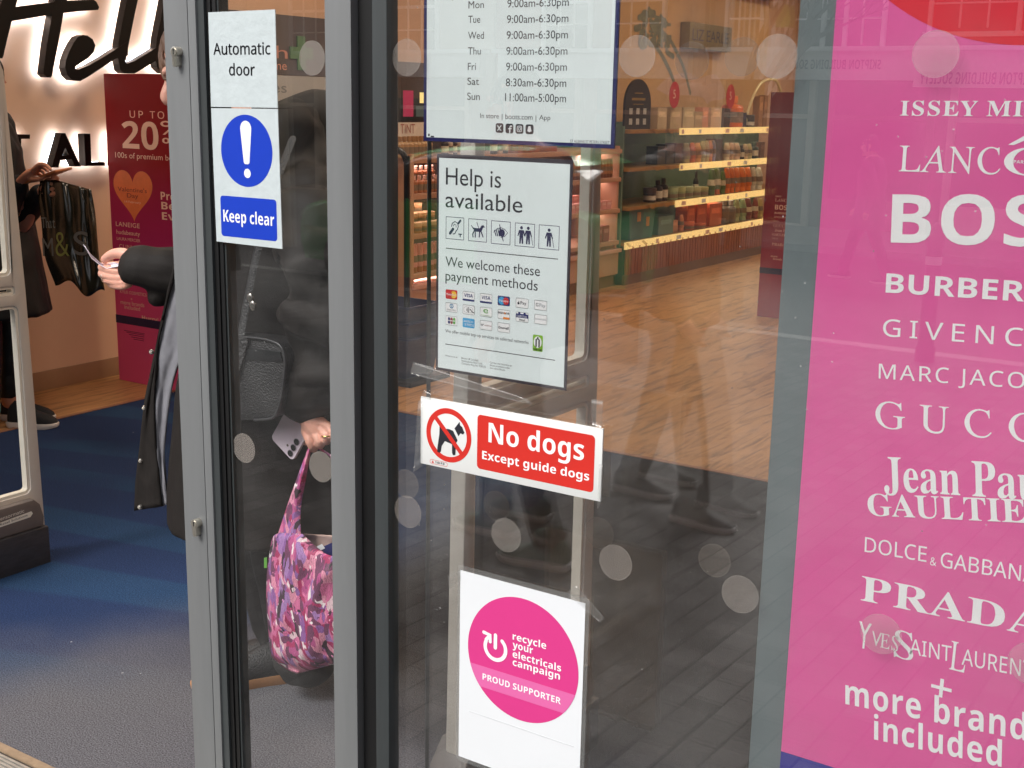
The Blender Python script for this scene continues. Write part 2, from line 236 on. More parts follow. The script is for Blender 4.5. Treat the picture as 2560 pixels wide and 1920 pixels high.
48:[384,[296296,270300,248311,232330,217368,212420,214456,220486,231510,246528,268540,296544,322540,343529,359511,374472,380420,378384,372354,360330,345312,324300],[296338,312342,322358,328384,330420,328456,322482,312498,296502,280498,270482,264456,262420,264384,270358,280343]],
49:[384,[288300,288438,288462,290486,282479,272470,244448,220478,297540,338540,338300]],
50:[384,[214300,214336,274396,303427,319450,324472,322485,316494,306499,294501,281499,268494,240476,213509,235526,262538,298543,320541,339534,354524,365512,372496,374478,372460,366442,344410,308374,276345,276342,381342,381300]],
65:[463,[200300,284541,346541,432300,377300,360357,272357,254300],[285400,348400,330456,326470,320488,316504,312487,306468,302456]],
66:[451,[230300,230540,305540,347536,378526,391515,399500,402479,400460,392444,380433,365428,365426,386417,396410,402400,406386,408370,402340,384318,356304,320300],[281444,310444,329446,341452,348460,350472,347484,340492,326496,308498,281498],[281342,314342,334344,346351,353361,355374,353386,346396,333402,312404,281404]],
67:[428,[328296,294300,266312,246330,231355,222385,220420,223454,232484,248508,270528,298539,332543,368538,402526,386485,358496,332501,306496,288479,276453,272419,276386,286360,304344,332339,362342,393352,393309,362300]],
68:[497,[230300,230540,306540,340536,371526,396510,414487,425458,429422,425385,414354,394330,368314,336304,298300],[281342,303342,329345,350354,364370,374392,376421,372456,359480,338494,308498,281498]],
69:[376,[230300,230540,368540,368498,281498,281446,362446,362404,281404,281342,368342,368300]],
71:[486,[331296,298300,270310,248328,232352,222383,220420,223456,234486,252510,276528,308540,344543,382539,416528,399488,374497,344501,324498,306490,292478,281462,274442,272419,274397,278378,286362,298349,314342,334339,352340,366342,366392,321392,321434,416434,416310,377300]],
72:[514,[230300,230540,281540,281446,376446,376540,426540,426300,376300,376404,281404,281300]],
73:[261,[210300,210329,240342,240498,210511,210540,320540,320511,290498,290342,320329,320300]],
74:[222,[205230,188230,175233,175276,186273,199272,215276,222280,226288,230315,230540,281540,281316,278288,272266,260249,244238,226232]],
75:[446,[230300,230540,281540,281430,290444,301458,366540,422540,338434,423300,365300,302401,281386,281300]],
76:[379,[230300,230540,281540,281342,378342,378300]],
77:[633,[230300,230540,300540,356356,357356,418540,486540,486300,439300,439414,440440,440468,442488,440488,378300,332300,274488,272488,274468,275439,276412,276300]],
78:[546,[230300,230540,294540,398360,400360,398394,397426,397540,443540,443300,378300,274482,272482,274447,276413,276300]],
79:[535,[334296,298300,270312,248330,232356,222386,220420,222456,232486,248510,270528,298540,334544,370540,398528,420510,436485,445455,448420,445386,436355,420330,398312,370300],[334340,362344,380361,391386,394420,391454,380480,362496,334501,306496,288480,276454,273420,276386,288361,306344]],
80:[422,[230300,230540,307540,347535,374520,390496,396465,394444,387426,376410,358396,334388,303386,281386,281300],[281427,298427,317429,332436,341446,344463,340482,326494,304498,281498]],
82:[443,[230300,230540,300540,342536,372522,390500,396468,394452,390439,373418,351404,422300,365300,308392,281392,281300],[281434,298434,319436,334442,342452,344466,342481,333491,318496,296498,281498]],
83:[370,[284296,248300,216311,216358,251345,269340,288338,304340,314346,320354,322364,318376,308386,275404,257412,238426,224446,220460,218475,224504,240525,266538,300543,335539,370526,354486,324497,298501,285499,276494,270486,268476,270465,279456,313438,344420,356410,364398,370384,372366,366338,348316,321302]],
84:[389,[272300,272498,206498,206540,388540,388498,322498,322300]],
85:[508,[326296,296300,272308,254321,235349,228386,228540,279540,279393,282368,292352,306342,328340,348342,364352,372369,374394,374540,426540,426384,422361,414340,400322,382308,356300]],
86:[437,[282300,200540,252540,296397,300384,306362,309344,312362,318384,322397,367540,418540,336300]],
89:[419,[280300,280392,200540,255540,305441,355540,410540,330394,330300]],
97:[406,[271296,248300,230311,218329,214354,219380,234398,260408,296413,328414,328422,326434,320444,312448,300450,273446,248436,231470,264482,302487,334483,358471,372451,378422,378300,342300,333325,332325,320312,307304,292298],[290333,304336,317343,325354,328370,328385,308384,288382,275376,268366,266354,267344,272338]],
98:[425,[327296,309298,295304,276320,273320,264300,226300,226555,276555,276496,276476,274460,276460,285470,296479,310484,328486,356480,378462,392433,398392,392350,378321,356302],[313338,326341,338352,344369,346392,344416,337433,326444,312446,296444,285434,278420,276398,276392,278369,284352,295341]],
99:[345,[300296,264302,238320,220348,215390,218421,226446,240464,258476,280484,305486,338483,362474,348436,326444,305446,284440,270422,266391,268367,276350,288340,305338,333342,356353,356310,332300]],
100:[425,[284296,256302,234320,220350,215392,220432,234462,257480,286486,304485,318479,330470,338460,340460,338476,336496,336555,386555,386300,348300,338324,336324,328314,316304,302298],[302336,320340,331349,338364,340386,340391,338414,332432,320442,301446,286442,275432,268414,266390,268367,275350,286340]],
101:[397,[309296,283299,260307,242320,227338,218362,215390,218420,226444,239462,256476,278484,302486,336482,362465,378439,384404,384379,266379,270360,278346,292337,312334,344338,374348,374310,345300],[267412,337412,334428,328440,318448,302451,289449,278442,270430]],
102:[260,[234300,234446,206446,206470,234484,234497,236518,242533,252544,264552,280556,299557,326554,345549,332512,320516,304518,296516,289511,284495,284484,328484,328446,284446,284300]],
103:[425,[294220,258222,226230,226270,261260,298256,319260,332274,336298,336302,337313,338324,336324,326312,314303,300298,284296,256303,234322,220352,215392,220432,234462,256480,286486,306484,324475,338460,340460,344484,386484,386300,380265,363240,334224],[302336,318338,330347,338362,340385,340391,338416,330434,319443,302446,282440,270422,266390,270360,282342]],
104:[441,[226300,226555,276555,276503,276478,274460,276460,286472,299480,314485,330486,356482,378471,391450,396420,396300,346300,346407,342429,332442,316446,297443,285431,278412,276386,276300]],
105:[205,[252506,241508,232512,226519,224530,226542,232550,252555,270550,276542,278530,276519,270512],[226300,226484,276484,276300]],
108:[205,[226300,226555,276555,276300]],
109:[660,[226300,226484,264484,271460,274460,284472,297480,312485,328486,346485,362480,374472,383460,388460,398472,410480,426485,442486,469482,488471,500450,504420,504300,454300,454407,452429,442442,427446,410443,399432,392416,390392,390300,340300,340407,338429,328442,313446,295443,284431,278412,276386,276300]],
110:[441,[226300,226484,264484,271460,274460,284472,298480,314485,330486,357482,378471,391450,396420,396300,346300,346407,344424,338437,329444,316446,296443,284431,278412,276386,276300]],
111:[416,[304296,280300,258308,240322,226340,218364,215392,221432,239462,267480,304486,329484,350476,368462,382444,390420,392392,386352,368322,340303],[304337,321340,333351,340368,342392,340416,333433,321443,304446,286443,275433,268416,266392,268368,275351,287340]],
112:[425,[226220,226484,267484,274460,276460,296478,310484,328486,356480,378462,392433,398392,392351,378321,355302,327296,309298,296304,276320,274320,276294,276220],[313338,328341,338352,344369,346392,342422,331440,312446,296444,285434,278420,276398,276392,278369,284352,295341]],
114:[305,[226300,226484,264484,272452,274452,284466,296476,311484,328486,338486,346486,342438,335440,327440,302436,292430,284421,278409,276394,276300]],
115:[334,[276296,243299,216308,216348,248338,278333,290334,298338,303342,305349,302358,292366,265378,237392,228400,220410,216422,215436,220458,235474,258484,288486,320484,352472,337436,312446,287450,270446,265438,268430,278422,303412,330398,340390,348381,352370,354354,349330,334312,310300]],
116:[291,[289296,260302,248310,239320,234336,232358,232446,208446,208467,236484,250522,282522,282484,333484,333446,282446,282358,283348,288342,294338,304336,320338,335342,335305,315299]],
117:[441,[290296,264300,243312,230334,225364,225484,275484,275376,277359,282346,292339,305336,324340,336352,342371,344397,344484,394484,394300,356300,350324,346324,336312,322303,307298]],
118:[382,[270300,200484,252484,288379,292360,294342,296342,304379,338484,391484,321300]],
120:[388,[202300,264394,204484,262484,297425,333484,390484,330394,392300,336300,297363,258300]],
121:[382,[237220,222220,212222,212262,220260,231260,246262,256270,264280,270292,273302,200484,254484,290380,294365,296348,299365,304380,338484,391484,314276,300252,283234,262223]]},
's':{65:[437,[196300,196309,204310,212315,224338,303533,312532,392344,406317,412311,422309,422300,314300,314309,335312,342323,336340,326366,252366,240336,238330,238324,244313,262309,264309,264300],[256380,321380,288460]],
68:[496,[210300,210308,224310,232315,236323,237338,237487,236504,230513,222518,208520,208528,311528,348524,378514,402498,420476,430448,434414,430373,415341,391318,358304,314300],[311312,331315,348324,360338,372370,376414,372452,365480,352500,334512,312516,301516,295512,291492,291336,295317,301314]],
69:[442,[207300,207308,222310,231315,236324,238339,238484,236502,231512,222518,208520,208528,400528,400460,392460,384486,370503,348512,316515,300514,293508,292494,292423,296423,316426,330434,338450,344472,352472,352359,344359,336390,330400,320406,292411,292334,292324,296318,315314,338315,356320,372326,386338,396352,406372,415372,401300]],
71:[508,[334295,300298,270310,246328,228352,218380,214414,218448,228476,246500,270518,298529,328532,356530,384520,394518,403522,410532,418532,418454,410454,402473,391490,378503,364513,350520,334522,312518,294504,282483,276452,273414,277368,290334,303318,319310,338306,354308,364314,370322,372336,372364,370377,364385,354390,338391,338399,450399,450391,436390,428386,424378,423364,423314,378300]],
73:[261,[206300,206308,221312,230316,236324,238338,238494,236506,232514,222518,206520,206528,322528,322520,307518,298514,293506,292494,292338,294322,303313,323308,323300]],
74:[330,[254268,239269,226273,214280,206289,200300,198312,200322,206330,213336,222338,232336,240331,244324,246314,242300,238290,242282,252280,263282,270288,274310,274484,271504,268511,261515,240520,240528,357528,357520,338516,333512,330506,328484,328344,324316,316295,301280,281270]],
75:[510,[208300,208308,222311,232316,236325,238340,238490,236503,232512,222517,208520,208528,321528,321520,302516,294508,292490,292417,360486,371499,374509,367517,346520,346528,443528,443520,438520,408510,372480,336442,432323,444312,460308,460300,340300,340308,353309,361310,367317,358333,300407,292399,292340,293325,298316,306311,321308,321300]],
76:[426,[208300,208308,222311,231316,236325,238340,238490,236504,231512,222517,208520,208528,325528,325520,304517,298514,294508,291490,291342,292324,300316,317314,339316,358320,372328,385340,396356,404377,414377,401300]],
77:[634,[207300,207308,222311,230316,236325,238340,238491,236508,226516,208520,208528,292528,358371,424528,508528,508520,495516,486512,482502,480489,480342,482322,491312,508308,508300,398300,398308,416312,425322,428342,428500,344300,335300,252494,252340,254324,260315,270310,284308,284300]],
80:[418,[208300,208308,222311,231316,236325,238340,238490,236503,231512,222517,208520,208528,307528,344526,368520,383511,395499,402484,404466,399440,384420,357407,321403,291403,291340,292325,297316,306311,321308,321300],[291415,300415,322418,336426,344442,346464,344488,338503,326512,308516,294512,291499]],
82:[473,[208300,208308,222311,231316,236325,238340,238490,236503,231512,222517,208520,208528,308528,352524,384513,402494,408467,403442,386424,358412,416325,426313,439308,440308,440300,369300,300406,291406,291340,292325,297316,306311,321308,321300],[291417,302417,324420,340429,349445,352468,348494,334510,312516,301514,295511,291492]],
83:[390,[222294,222379,231379,242347,256325,274312,298308,316310,328318,336330,340344,332364,312380,282396,256410,238426,228444,225466,227485,234502,244514,258524,274531,292533,314530,341524,346523,350522,356525,360533,370533,370460,361460,355477,346492,336505,324514,311520,297522,282520,270513,262503,260490,262478,268468,294452,326436,358416,368406,375394,380366,377346,370329,357314,340304,320297,296295,279296,263300,249304,242306,234304,230294]],
84:[423,[246300,246308,262310,271316,276325,278340,278516,274516,251513,232502,220484,214459,206459,206528,405528,405458,397458,388491,366510,334516,332516,332340,334324,338315,348310,364308,364300]],
85:[492,[324294,284299,257314,242340,236378,236490,235503,230512,222517,208520,208528,320528,320520,301516,292508,290490,290370,293344,302326,316314,338311,370318,390342,396380,396489,394503,390512,380516,364520,364528,437528,437520,424516,416510,412502,411489,411390,406346,390316,362299]],
89:[426,[250300,250308,266311,274316,278325,280340,280390,223494,214507,207514,200518,194519,194528,304528,304519,298519,284516,278508,282496,324413,366483,374504,368515,349519,348519,348528,420528,420519,404512,392496,334402,334340,336325,340316,349311,364308,364300]],
97:[344,[328295,313298,304305,300318,276301,248296,232298,220306,212317,210332,216352,232368,260382,300395,300420,298433,294441,286446,274448,258445,252437,256428,262416,260408,255401,248397,238396,230397,222402,218409,216418,218430,224439,234448,248454,263458,281459,312456,332446,342430,346405,346331,348320,352317,360321,364314,347300],[276317,287320,300332,300384,277376,264362,259342,263323]],
101:[301,[277295,258298,242305,229318,218334,212354,210378,212400,219420,230436,244449,260456,278459,304454,324440,337417,342386,342383,258383,264348,277328,300321,318326,335343,342336,324314,302300],[258396,300396,300408,296438,290446,280448,268443,260428,258402]],
108:[199,[209300,209308,222313,226328,226499,224514,219518,210520,210528,274528,274328,277313,290308,290300]],
110:[381,[209300,209308,222313,226328,226426,223442,218446,210447,210455,274455,274434,295453,322459,346453,360436,365406,365328,368313,374310,382308,382300,301300,301308,304308,314313,318328,318408,314429,310434,302436,286431,274418,274328,277313,282310,290308,290300]],
117:[375,[266295,246298,232308,226326,223348,223424,220441,214446,206447,206455,271455,271337,276323,281319,288318,302322,314333,314424,310442,304446,294447,294455,362455,362335,366320,380315,380306,350304,314295,314320,304310,293302,280296]]},
'i':{65:[463,[158300,158306,178312,192328,229391,314538,320538,368329,372318,380312,390308,404306,404300,310300,310306,313306,326308,333313,334323,332339,323379,245379,238375,220345,212328,211318,214312,219308,238306,238300],[247392,320392,300484]],
67:[471,[310295,282298,256306,234320,214339,199362,188390,184414,186438,192461,202482,216501,232516,262532,296538,318535,344528,354526,360529,363535,370535,374466,368466,366472,365476,356498,342514,324523,303526,283524,265515,250502,237485,228464,224440,224414,229388,242354,262330,287314,316310,344314,366328,386352,394346,378323,360308,338298]],
69:[454,[183300,183306,184306,198308,206312,210322,211336,211492,209510,206516,200522,180526,180532,357532,361482,356482,355484,345507,338514,328518,295521,266521,252520,246513,244498,244430,272430,294432,307438,314448,316463,323463,322380,316380,313394,306410,295417,275418,245418,245342,245331,246324,249318,254314,274312,296312,318313,336317,350324,362334,370347,376364,382364,376300]],
71:[541,[324295,292298,263306,238321,216340,200364,189390,185415,186439,192462,202484,215502,232518,263532,300538,322536,345530,363523,372521,383524,388534,394534,398464,392464,378490,358510,333522,304526,276522,254506,237483,227453,224420,230386,244352,266326,294310,326306,342308,356313,366322,368332,368379,368386,366392,363400,356404,332407,332414,428414,428407,410404,403394,402386,402373,404318,366300]],
73:[245,[184300,185306,186306,202309,210318,212336,212492,211510,208516,202522,181526,181532,275532,275526,272526,260524,252520,248510,247496,248340,249322,252316,258310,278306,278300]],
74:[257,[212295,196297,184304,174313,168324,169338,174342,180344,194339,202328,202324,202320,202313,206307,212304,219307,222313,223324,224338,222490,221510,218518,211522,188525,188532,284532,284526,270524,262520,258512,257499,258367,256336,248313,233300]],
76:[449,[188300,188306,189306,202308,210313,214322,216336,216492,216502,214510,211516,205522,184526,184532,276532,276526,264524,256520,251511,250496,250346,250332,251326,254318,259314,279312,303312,344316,358322,368332,382366,388366,384300]],
77:[590,[182300,182306,199309,208318,210336,212492,210510,207516,201522,180526,180532,244532,316354,386532,449532,449526,446526,434524,426520,422510,421496,422340,422330,423322,426316,432310,452306,453300,361300,361306,377309,385320,388342,387496,310300,305300,226496,224352,227324,230316,236310,257306,257300]],
78:[500,[370294,226486,226342,226330,228322,232314,237310,259306,259300,183300,183306,196308,205312,210322,211336,212496,212500,211504,208512,200519,192524,182526,180526,180532,228532,362354,362490,362502,360511,357518,351522,329526,329532,405532,405526,388524,380514,377496,376294]],
79:[516,[302295,275298,251306,230318,212335,198356,189381,185404,185426,189448,196469,207488,220504,236518,254528,274535,296538,322534,346526,366514,384496,397476,406451,410414,404376,388342,366316,336300],[299305,316308,330314,342326,352340,367376,371420,364466,354492,340512,320524,299528,282524,266517,252504,240487,232466,226443,224406,230368,241342,256322,276309]],
80:[403,[183300,183306,185306,198308,206312,210321,211336,211492,209510,206517,200522,180526,180532,271532,312526,340509,356480,358462,354444,344430,328420,306414,280411,250411,244407,245332,246328,246323,250315,256310,281306,280300],[264421,293426,312438,320456,317482,310500,298512,282520,262522,248519,244502,244432,246426,250422]],
82:[451,[183300,183306,185306,198308,206314,210322,212336,211492,209510,206517,200522,180526,180532,278532,310529,334519,352503,362482,362454,346432,313418,364342,386316,396309,408306,409306,409300,357300,280414,272414,257414,245416,245344,247323,250315,256310,276306,279306,279300],[268425,297428,317440,326458,324482,313504,294517,266522,253520,246514,245499,245426,256426]],
83:[369,[278296,254298,228305,223306,219306,212304,208296,202296,193373,200373,212344,228323,248310,272306,283307,292312,300319,304328,306340,304352,295370,280387,264400,246416,211448,202462,196476,194493,196508,203520,214530,228536,246538,262536,278533,290530,295528,302530,306536,312536,320468,314468,304494,290512,274523,254526,240524,230516,225504,226488,231478,238467,261446,281430,302412,322390,334363,336344,333328,326314,314304,298298]],
85:[491,[302295,270299,242312,222332,210356,208390,207494,206510,202518,196522,173526,173532,271532,272526,268526,254524,246518,242507,241490,242396,244354,253336,266323,284314,304312,322314,337319,348328,355340,359359,360390,360478,358506,354516,348522,326526,325532,403532,404526,399526,384522,377510,376498,375478,376382,374353,368331,359314,344304,326297]],
97:[342,[226296,214298,203305,194316,188332,184360,186388,194414,208437,227453,249458,267454,278440,279454,304454,304345,305322,307318,312318,320323,330340,336336,318306,299296,288300,281312,280359,268331,256312,242300],[236316,244318,252324,264344,274370,278400,274428,266444,252450,238446,226433,218413,214388,213361,216336,224322]],
101:[287,[245296,225300,208310,194327,184350,182366,182382,192416,212442,232454,255458,269456,280452,288444,293433,292413,278394,252380,212371,213359,215349,224329,238317,256313,279320,300340,306336,294318,280306,264299],[210379,238386,257400,266416,266436,260446,250449,240447,230440,216415]],
108:[173,[217296,204301,196313,194327,194350,194506,192516,190523,185526,168530,166536,188538,202541,216544,220540,221532,220342,221325,224319,230317,239323,250341,257336,248318,237306,226298]],
110:[364,[312296,299300,290314,289370,287427,282434,276438,262432,248416,236394,227371,222341,221300,194300,196410,196432,188440,173442,170442,170448,192452,208455,222458,224457,225454,222388,239419,256440,273453,289458,305453,314439,316426,316411,315344,315332,316324,320318,325317,334324,344346,350342,340316,328300]],
117:[364,[224296,214298,207302,201309,197319,194334,194358,194414,194424,192432,190438,185442,168444,168450,188453,203456,216458,222456,222452,222448,221354,221337,222327,227319,236316,245319,254327,273358,286402,289454,315454,315346,317324,320318,326316,336322,346342,352338,342314,328300,312296,298300,290314,288340,289376,274341,259316,242301]]}}
CAPH = {'d': .682, 'n': .4795, 'b': .4795, 's': .4553, 'i': .4647}
def _dec(n): return (n//1000-200)*.002, (n % 1000-300)*.002
_GC = {}
def glyph(ch, f):
    k = (ch, f)
    if k not in _GC:
        s = GLYPHS[f].get(ord(ch))
        if s is None:
            for g in ('d', 'n', 'b'):
                if ord(ch) in GLYPHS[g]: return glyph(ch, g)
            _GC[k] = (.3, [], []); return _GC[k]
        c = CAPH[f]; cs = [[(x/c, y/c) for x, y in map(_dec, q)] for q in s[1:]]
        def inside(p, q):
            r = False
            for (x0, y0), (x1, y1) in zip(q, q[1:]+q[:1]):
                if (y0 > p[1]) != (y1 > p[1]) and p[0] < (x1-x0)*(p[1]-y0)/(y1-y0)+x0: r = not r
            return r
        depth = [sum(inside(q[0], o) for o in cs if o is not q) for q in cs]; vs = []; tri = []
        for i, q in enumerate(cs):
            if depth[i] % 2: continue
            loops = [q] + [o for j, o in enumerate(cs) if depth[j] == depth[i]+1 and inside(o[0], q)]
            t = tessellate_polygon([[Vector((x, y, 0)) for x, y in l] for l in loops]); b = len(vs)
            vs += [p for l in loops for p in l]; tri += [tuple(b+n for n in a) for a in t]
        _GC[k] = (s[0]/1000/c, [vs], tri)
    return _GC[k]
def text2d(s, f, track=0.0):
    """verts, tris and ink extent of a line, cap height 1"""
    x = 0; vs = []; fs = []
    for ch in s:
        if ch == ' ': x += .38 + track; continue
        adv, cs, tri = glyph(ch, f); b = len(vs)
        for q in cs: vs += [(x+px, py) for px, py in q]
        fs += [tuple(b+i for i in t) for t in tri]
        x += adv + track
    xs = [v[0] for v in vs] or [0, 1]
    return vs, fs, min(xs), max(xs)

# ------------------------------------------------------------------ mesh builder
def cr(p, n):
    """Catmull-Rom through p (tuples of any length)"""
    if len(p) < 3: 
        return [tuple(a+(b-a)*i/n for a, b in zip(p[0], p[1])) for i in range(n)] + [tuple(p[1])]
    q = [tuple(2*a-b for a, b in zip(p[0], p[1]))] + [tuple(a) for a in p] + [tuple(2*a-b for a, b in zip(p[-1], p[-2]))]
    out = []
    for k in range(1, len(q)-2):
        for i in range(n):
            t = i/n
            out.append(tuple(.5*(2*b + (c-a)*t + (2*a-5*b+4*c-d)*t*t + (3*b-a-3*c+d)*t**3) for a, b, c, d in zip(q[k-1], q[k], q[k+1], q[k+2])))
    out.append(tuple(p[-1])); return out
class MB:
    def __init__(s): s.v = []; s.f = []; s.m = []; s.i = 0
    def add(s, vs, fs):
        b = len(s.v); s.v += [tuple(v) for v in vs]; s.f += [tuple(b+i for i in f) for f in fs]; s.m += [s.i]*len(fs); return s
    def box(s, x0, x1, y0, y1, z0, z1):
        return s.add([(x0,y0,z0),(x1,y0,z0),(x1,y1,z0),(x0,y1,z0),(x0,y0,z1),(x1,y0,z1),(x1,y1,z1),(x0,y1,z1)],
                     [(0,3,2,1),(4,5,6,7),(0,1,5,4),(1,2,6,5),(2,3,7,6),(3,0,4,7)])
    def poly(s, pts):
        t = tessellate_polygon([[Vector(p) for p in pts]]); return s.add(pts, t)
    def polys(s, loops):
        t = tessellate_polygon([[Vector(p) for p in l] for l in loops]); return s.add([p for l in loops for p in l], t)
    def prism(s, loops, vec):
        """closed outlines (first outer, others holes) swept along vec"""
        if not isinstance(loops[0][0], (tuple, list, Vector)): loops = [loops]
        vec = Vector(vec); flat = [Vector(p) for l in loops for p in l]; n = len(flat)
        t = tessellate_polygon([[Vector(p) for p in l] for l in loops])
        fs = [tuple(a) for a in t] + [tuple(n+i for i in reversed(a)) for a in t]; b = 0
        for l in loops:
            k = len(l); fs += [(b+i, b+(i+1) % k, n+b+(i+1) % k, n+b+i) for i in range(k)]; b += k
        return s.add(flat + [p+vec for p in flat], fs)
    def tube(s, pts, rad, n=12, sub=4, flat=1.0, up=None, cap=True):
        """round tube through pts with radii rad, rounded ends; flat squashes it across 'up'"""
        P = cr([tuple(p)+(r,) for p, r in zip(pts, rad if hasattr(rad, '__len__') else [rad]*len(pts))], sub)
        C = [Vector(p[:3]) for p in P]; Rr = [max(p[3], 1e-4) for p in P]
        if cap:
            d0 = (C[0]-C[1]).normalized(); d1 = (C[-1]-C[-2]).normalized()
            C = [C[0]+d0*Rr[0]*.92, C[0]+d0*Rr[0]*.6] + C + [C[-1]+d1*Rr[-1]*.6, C[-1]+d1*Rr[-1]*.92]
            Rr = [Rr[0]*.38, Rr[0]*.8] + Rr + [Rr[-1]*.8, Rr[-1]*.38]
        u = None; rings = []
        for k in range(len(C)):
            d = (C[min(k+1, len(C)-1)] - C[max(k-1, 0)]).normalized()
            if u is None:
                a = Vector(up) if up is not None else (Vector((0, 0, 1)) if abs(d.z) < .9 else Vector((0, 1, 0)))
                u = (a - d*a.dot(d)).normalized()
            else: u = (u - d*u.dot(d)).normalized()
            w = d.cross(u)
            rings.append([C[k] + u*(Rr[k]*flat*math.cos(2*math.pi*i/n)) + w*(Rr[k]*math.sin(2*math.pi*i/n)) for i in range(n)])
        return s.loft(rings)
    def loft(s, rings, closed=True, caps=True):
        n = len(rings[0]); vs = [p for r in rings for p in r]; fs = []
        for k in range(len(rings)-1):
            for i in range(n if closed else n-1):
                j = (i+1) % n; fs.append((k*n+i, k*n+j, (k+1)*n+j, (k+1)*n+i))
        if caps and closed: fs += [tuple(reversed(range(n))), tuple((len(rings)-1)*n+i for i in range(n))]
        return s.add(vs, fs)
    def rev(s, prof, c=(0, 0, 0), n=16):
        c = Vector(c); return s.loft([[c+Vector((r*math.cos(2*math.pi*i/n), r*math.sin(2*math.pi*i/n), z)) for i in range(n)] for r, z in prof])
    def ball(s, c, rx, ry=None, rz=None, n=14, mtx=None):
        ry = ry or rx; rz = rz or rx; c = Vector(c); rings = []
        for k in range(1, n):
            a = math.pi*k/n - math.pi/2
            r = []
            for i in range(n*2):
                b = math.pi*i/n; p = Vector((rx*math.cos(a)*math.cos(b), ry*math.cos(a)*math.sin(b), rz*math.sin(a)))
                r.append(c + (mtx @ p if mtx else p))
            rings.append(r)
        return s.loft(rings)
    def text(s, t, f, O, width=None, cap=None, U=(1, 0, 0), V=(0, 0, 1), track=0.0, depth=None):
        vs, fs, a, b = text2d(t, f, track); O = Vector(O); U = Vector(U); V = Vector(V)
        if cap is None: cap = width/(b-a)
        sx = width/(b-a) if width else cap
        P = [O + U*((x-a)*sx) + V*(y*cap) for x, y in vs]
        return s.add(P, fs)
    def build(s, name, mats, parent=None, smooth=None, bevel=0.0, seg=2, label=None, fix=True):
        off = Vector((0, 0, 0)); q = parent
        while q is not None: off += q.location; q = q.parent
        me = bpy.data.meshes.new(name); me.from_pydata([tuple(Vector(v)-off) for v in s.v], [], s.f)
        mats = mats if isinstance(mats, (list, tuple)) else [mats]
        for m in mats: me.materials.append(m)
        if len(mats) > 1: me.polygons.foreach_set('material_index', s.m)
        if fix or bevel:
            bm = bmesh.new(); bm.from_mesh(me)
            if bevel: bmesh.ops.remove_doubles(bm, verts=bm.verts, dist=1e-6)
            if fix: bmesh.ops.recalc_face_normals(bm, faces=bm.faces)
            if bevel:
                es = [e for e in bm.edges if len(e.link_faces) == 2 and e.calc_face_angle(0) > .5]
                bmesh.ops.bevel(bm, geom=es, offset=bevel, segments=seg, affect='EDGES', clamp_overlap=True, profile=.6)
            bm.to_mesh(me); bm.free()
        if smooth or bevel:
            me.polygons.foreach_set('use_smooth', [True]*len(me.polygons))
            me.set_sharp_from_angle(angle=R(smooth if smooth else 35))
        o = bpy.data.objects.new(name, me); COL.objects.link(o)
        if parent: o.parent = parent
        if label: o['label'] = label
        return o
class Lines:
    """lettering built as one part per printed line"""
    def __init__(s): s.sub = []
    def new(s): m = MB(); s.sub.append(m); return m
    def text(s, *a, **k): s.new().text(*a, **k)
    def poly(s, p): s.new().poly(p)
    def polys(s, p): s.new().polys(p)
    def build(s, name, m, parent, fix=False):
        for q in s.sub: q.build(name, m, parent, fix=False)
def tag(o, label, cat, group=None, kind=None):
    if label: o['label'] = label
    if cat: o['category'] = cat
    if group: o['group'] = group
    if kind: o['kind'] = kind
    return o
def thing(name, label, cat, loc=(0, 0, 0), group=None):
    o = bpy.data.objects.new(name, None); COL.objects.link(o); o.location = loc; o.empty_display_size = .1
    return tag(o, label, cat, group)
def structure(o): o['kind'] = 'structure'; return o
def dup(o, loc, rz=0, label=None, group=None, scale=None):
    def cp(a, par):
        c = a.copy(); COL.objects.link(c)
        if par: c.parent = par
        for ch in a.children: cp(ch, c)
        return c
    c = cp(o, None); c.location = loc; c.rotation_euler = (0, 0, rz)
    if scale: c.scale = scale
    if label: c['label'] = label
    if group: c['group'] = group
    return c
def fuse(mb, voxel, disp=None, smooth=2):
    """melt overlapping closed solids into one continuous skin; disp(p, n) pushes it in and out"""
    me = bpy.data.meshes.new('x'); me.from_pydata([tuple(v) for v in mb.v], [], mb.f)
    bm = bmesh.new(); bm.from_mesh(me); bmesh.ops.recalc_face_normals(bm, faces=bm.faces); bm.to_mesh(me); bm.free()
    o = bpy.data.objects.new('x', me); COL.objects.link(o)
    md = o.modifiers.new('r', 'REMESH'); md.mode = 'VOXEL'; md.voxel_size = voxel
    if smooth: ms = o.modifiers.new('s', 'SMOOTH'); ms.iterations = smooth; ms.factor = .5
    bpy.context.view_layer.update(); dg = bpy.context.evaluated_depsgraph_get()
    e = bpy.data.meshes.new_from_object(o.evaluated_get(dg)); bpy.data.objects.remove(o)
    out = MB(); N = [v.normal.copy() for v in e.vertices]
    out.v = [tuple(v.co + (N[i]*disp(v.co, N[i]) if disp else Vector((0, 0, 0)))) for i, v in enumerate(e.vertices)]
    out.f = [tuple(p.vertices) for p in e.polygons]; out.m = [0]*len(out.f)
    return out
def join(a, b):
    n = len(a.v); a.v += b.v; a.f += [tuple(n+i for i in f) for f in b.f]; a.m += b.m; return a

LIGHT_E, HALO_E = 9.8, 10.0

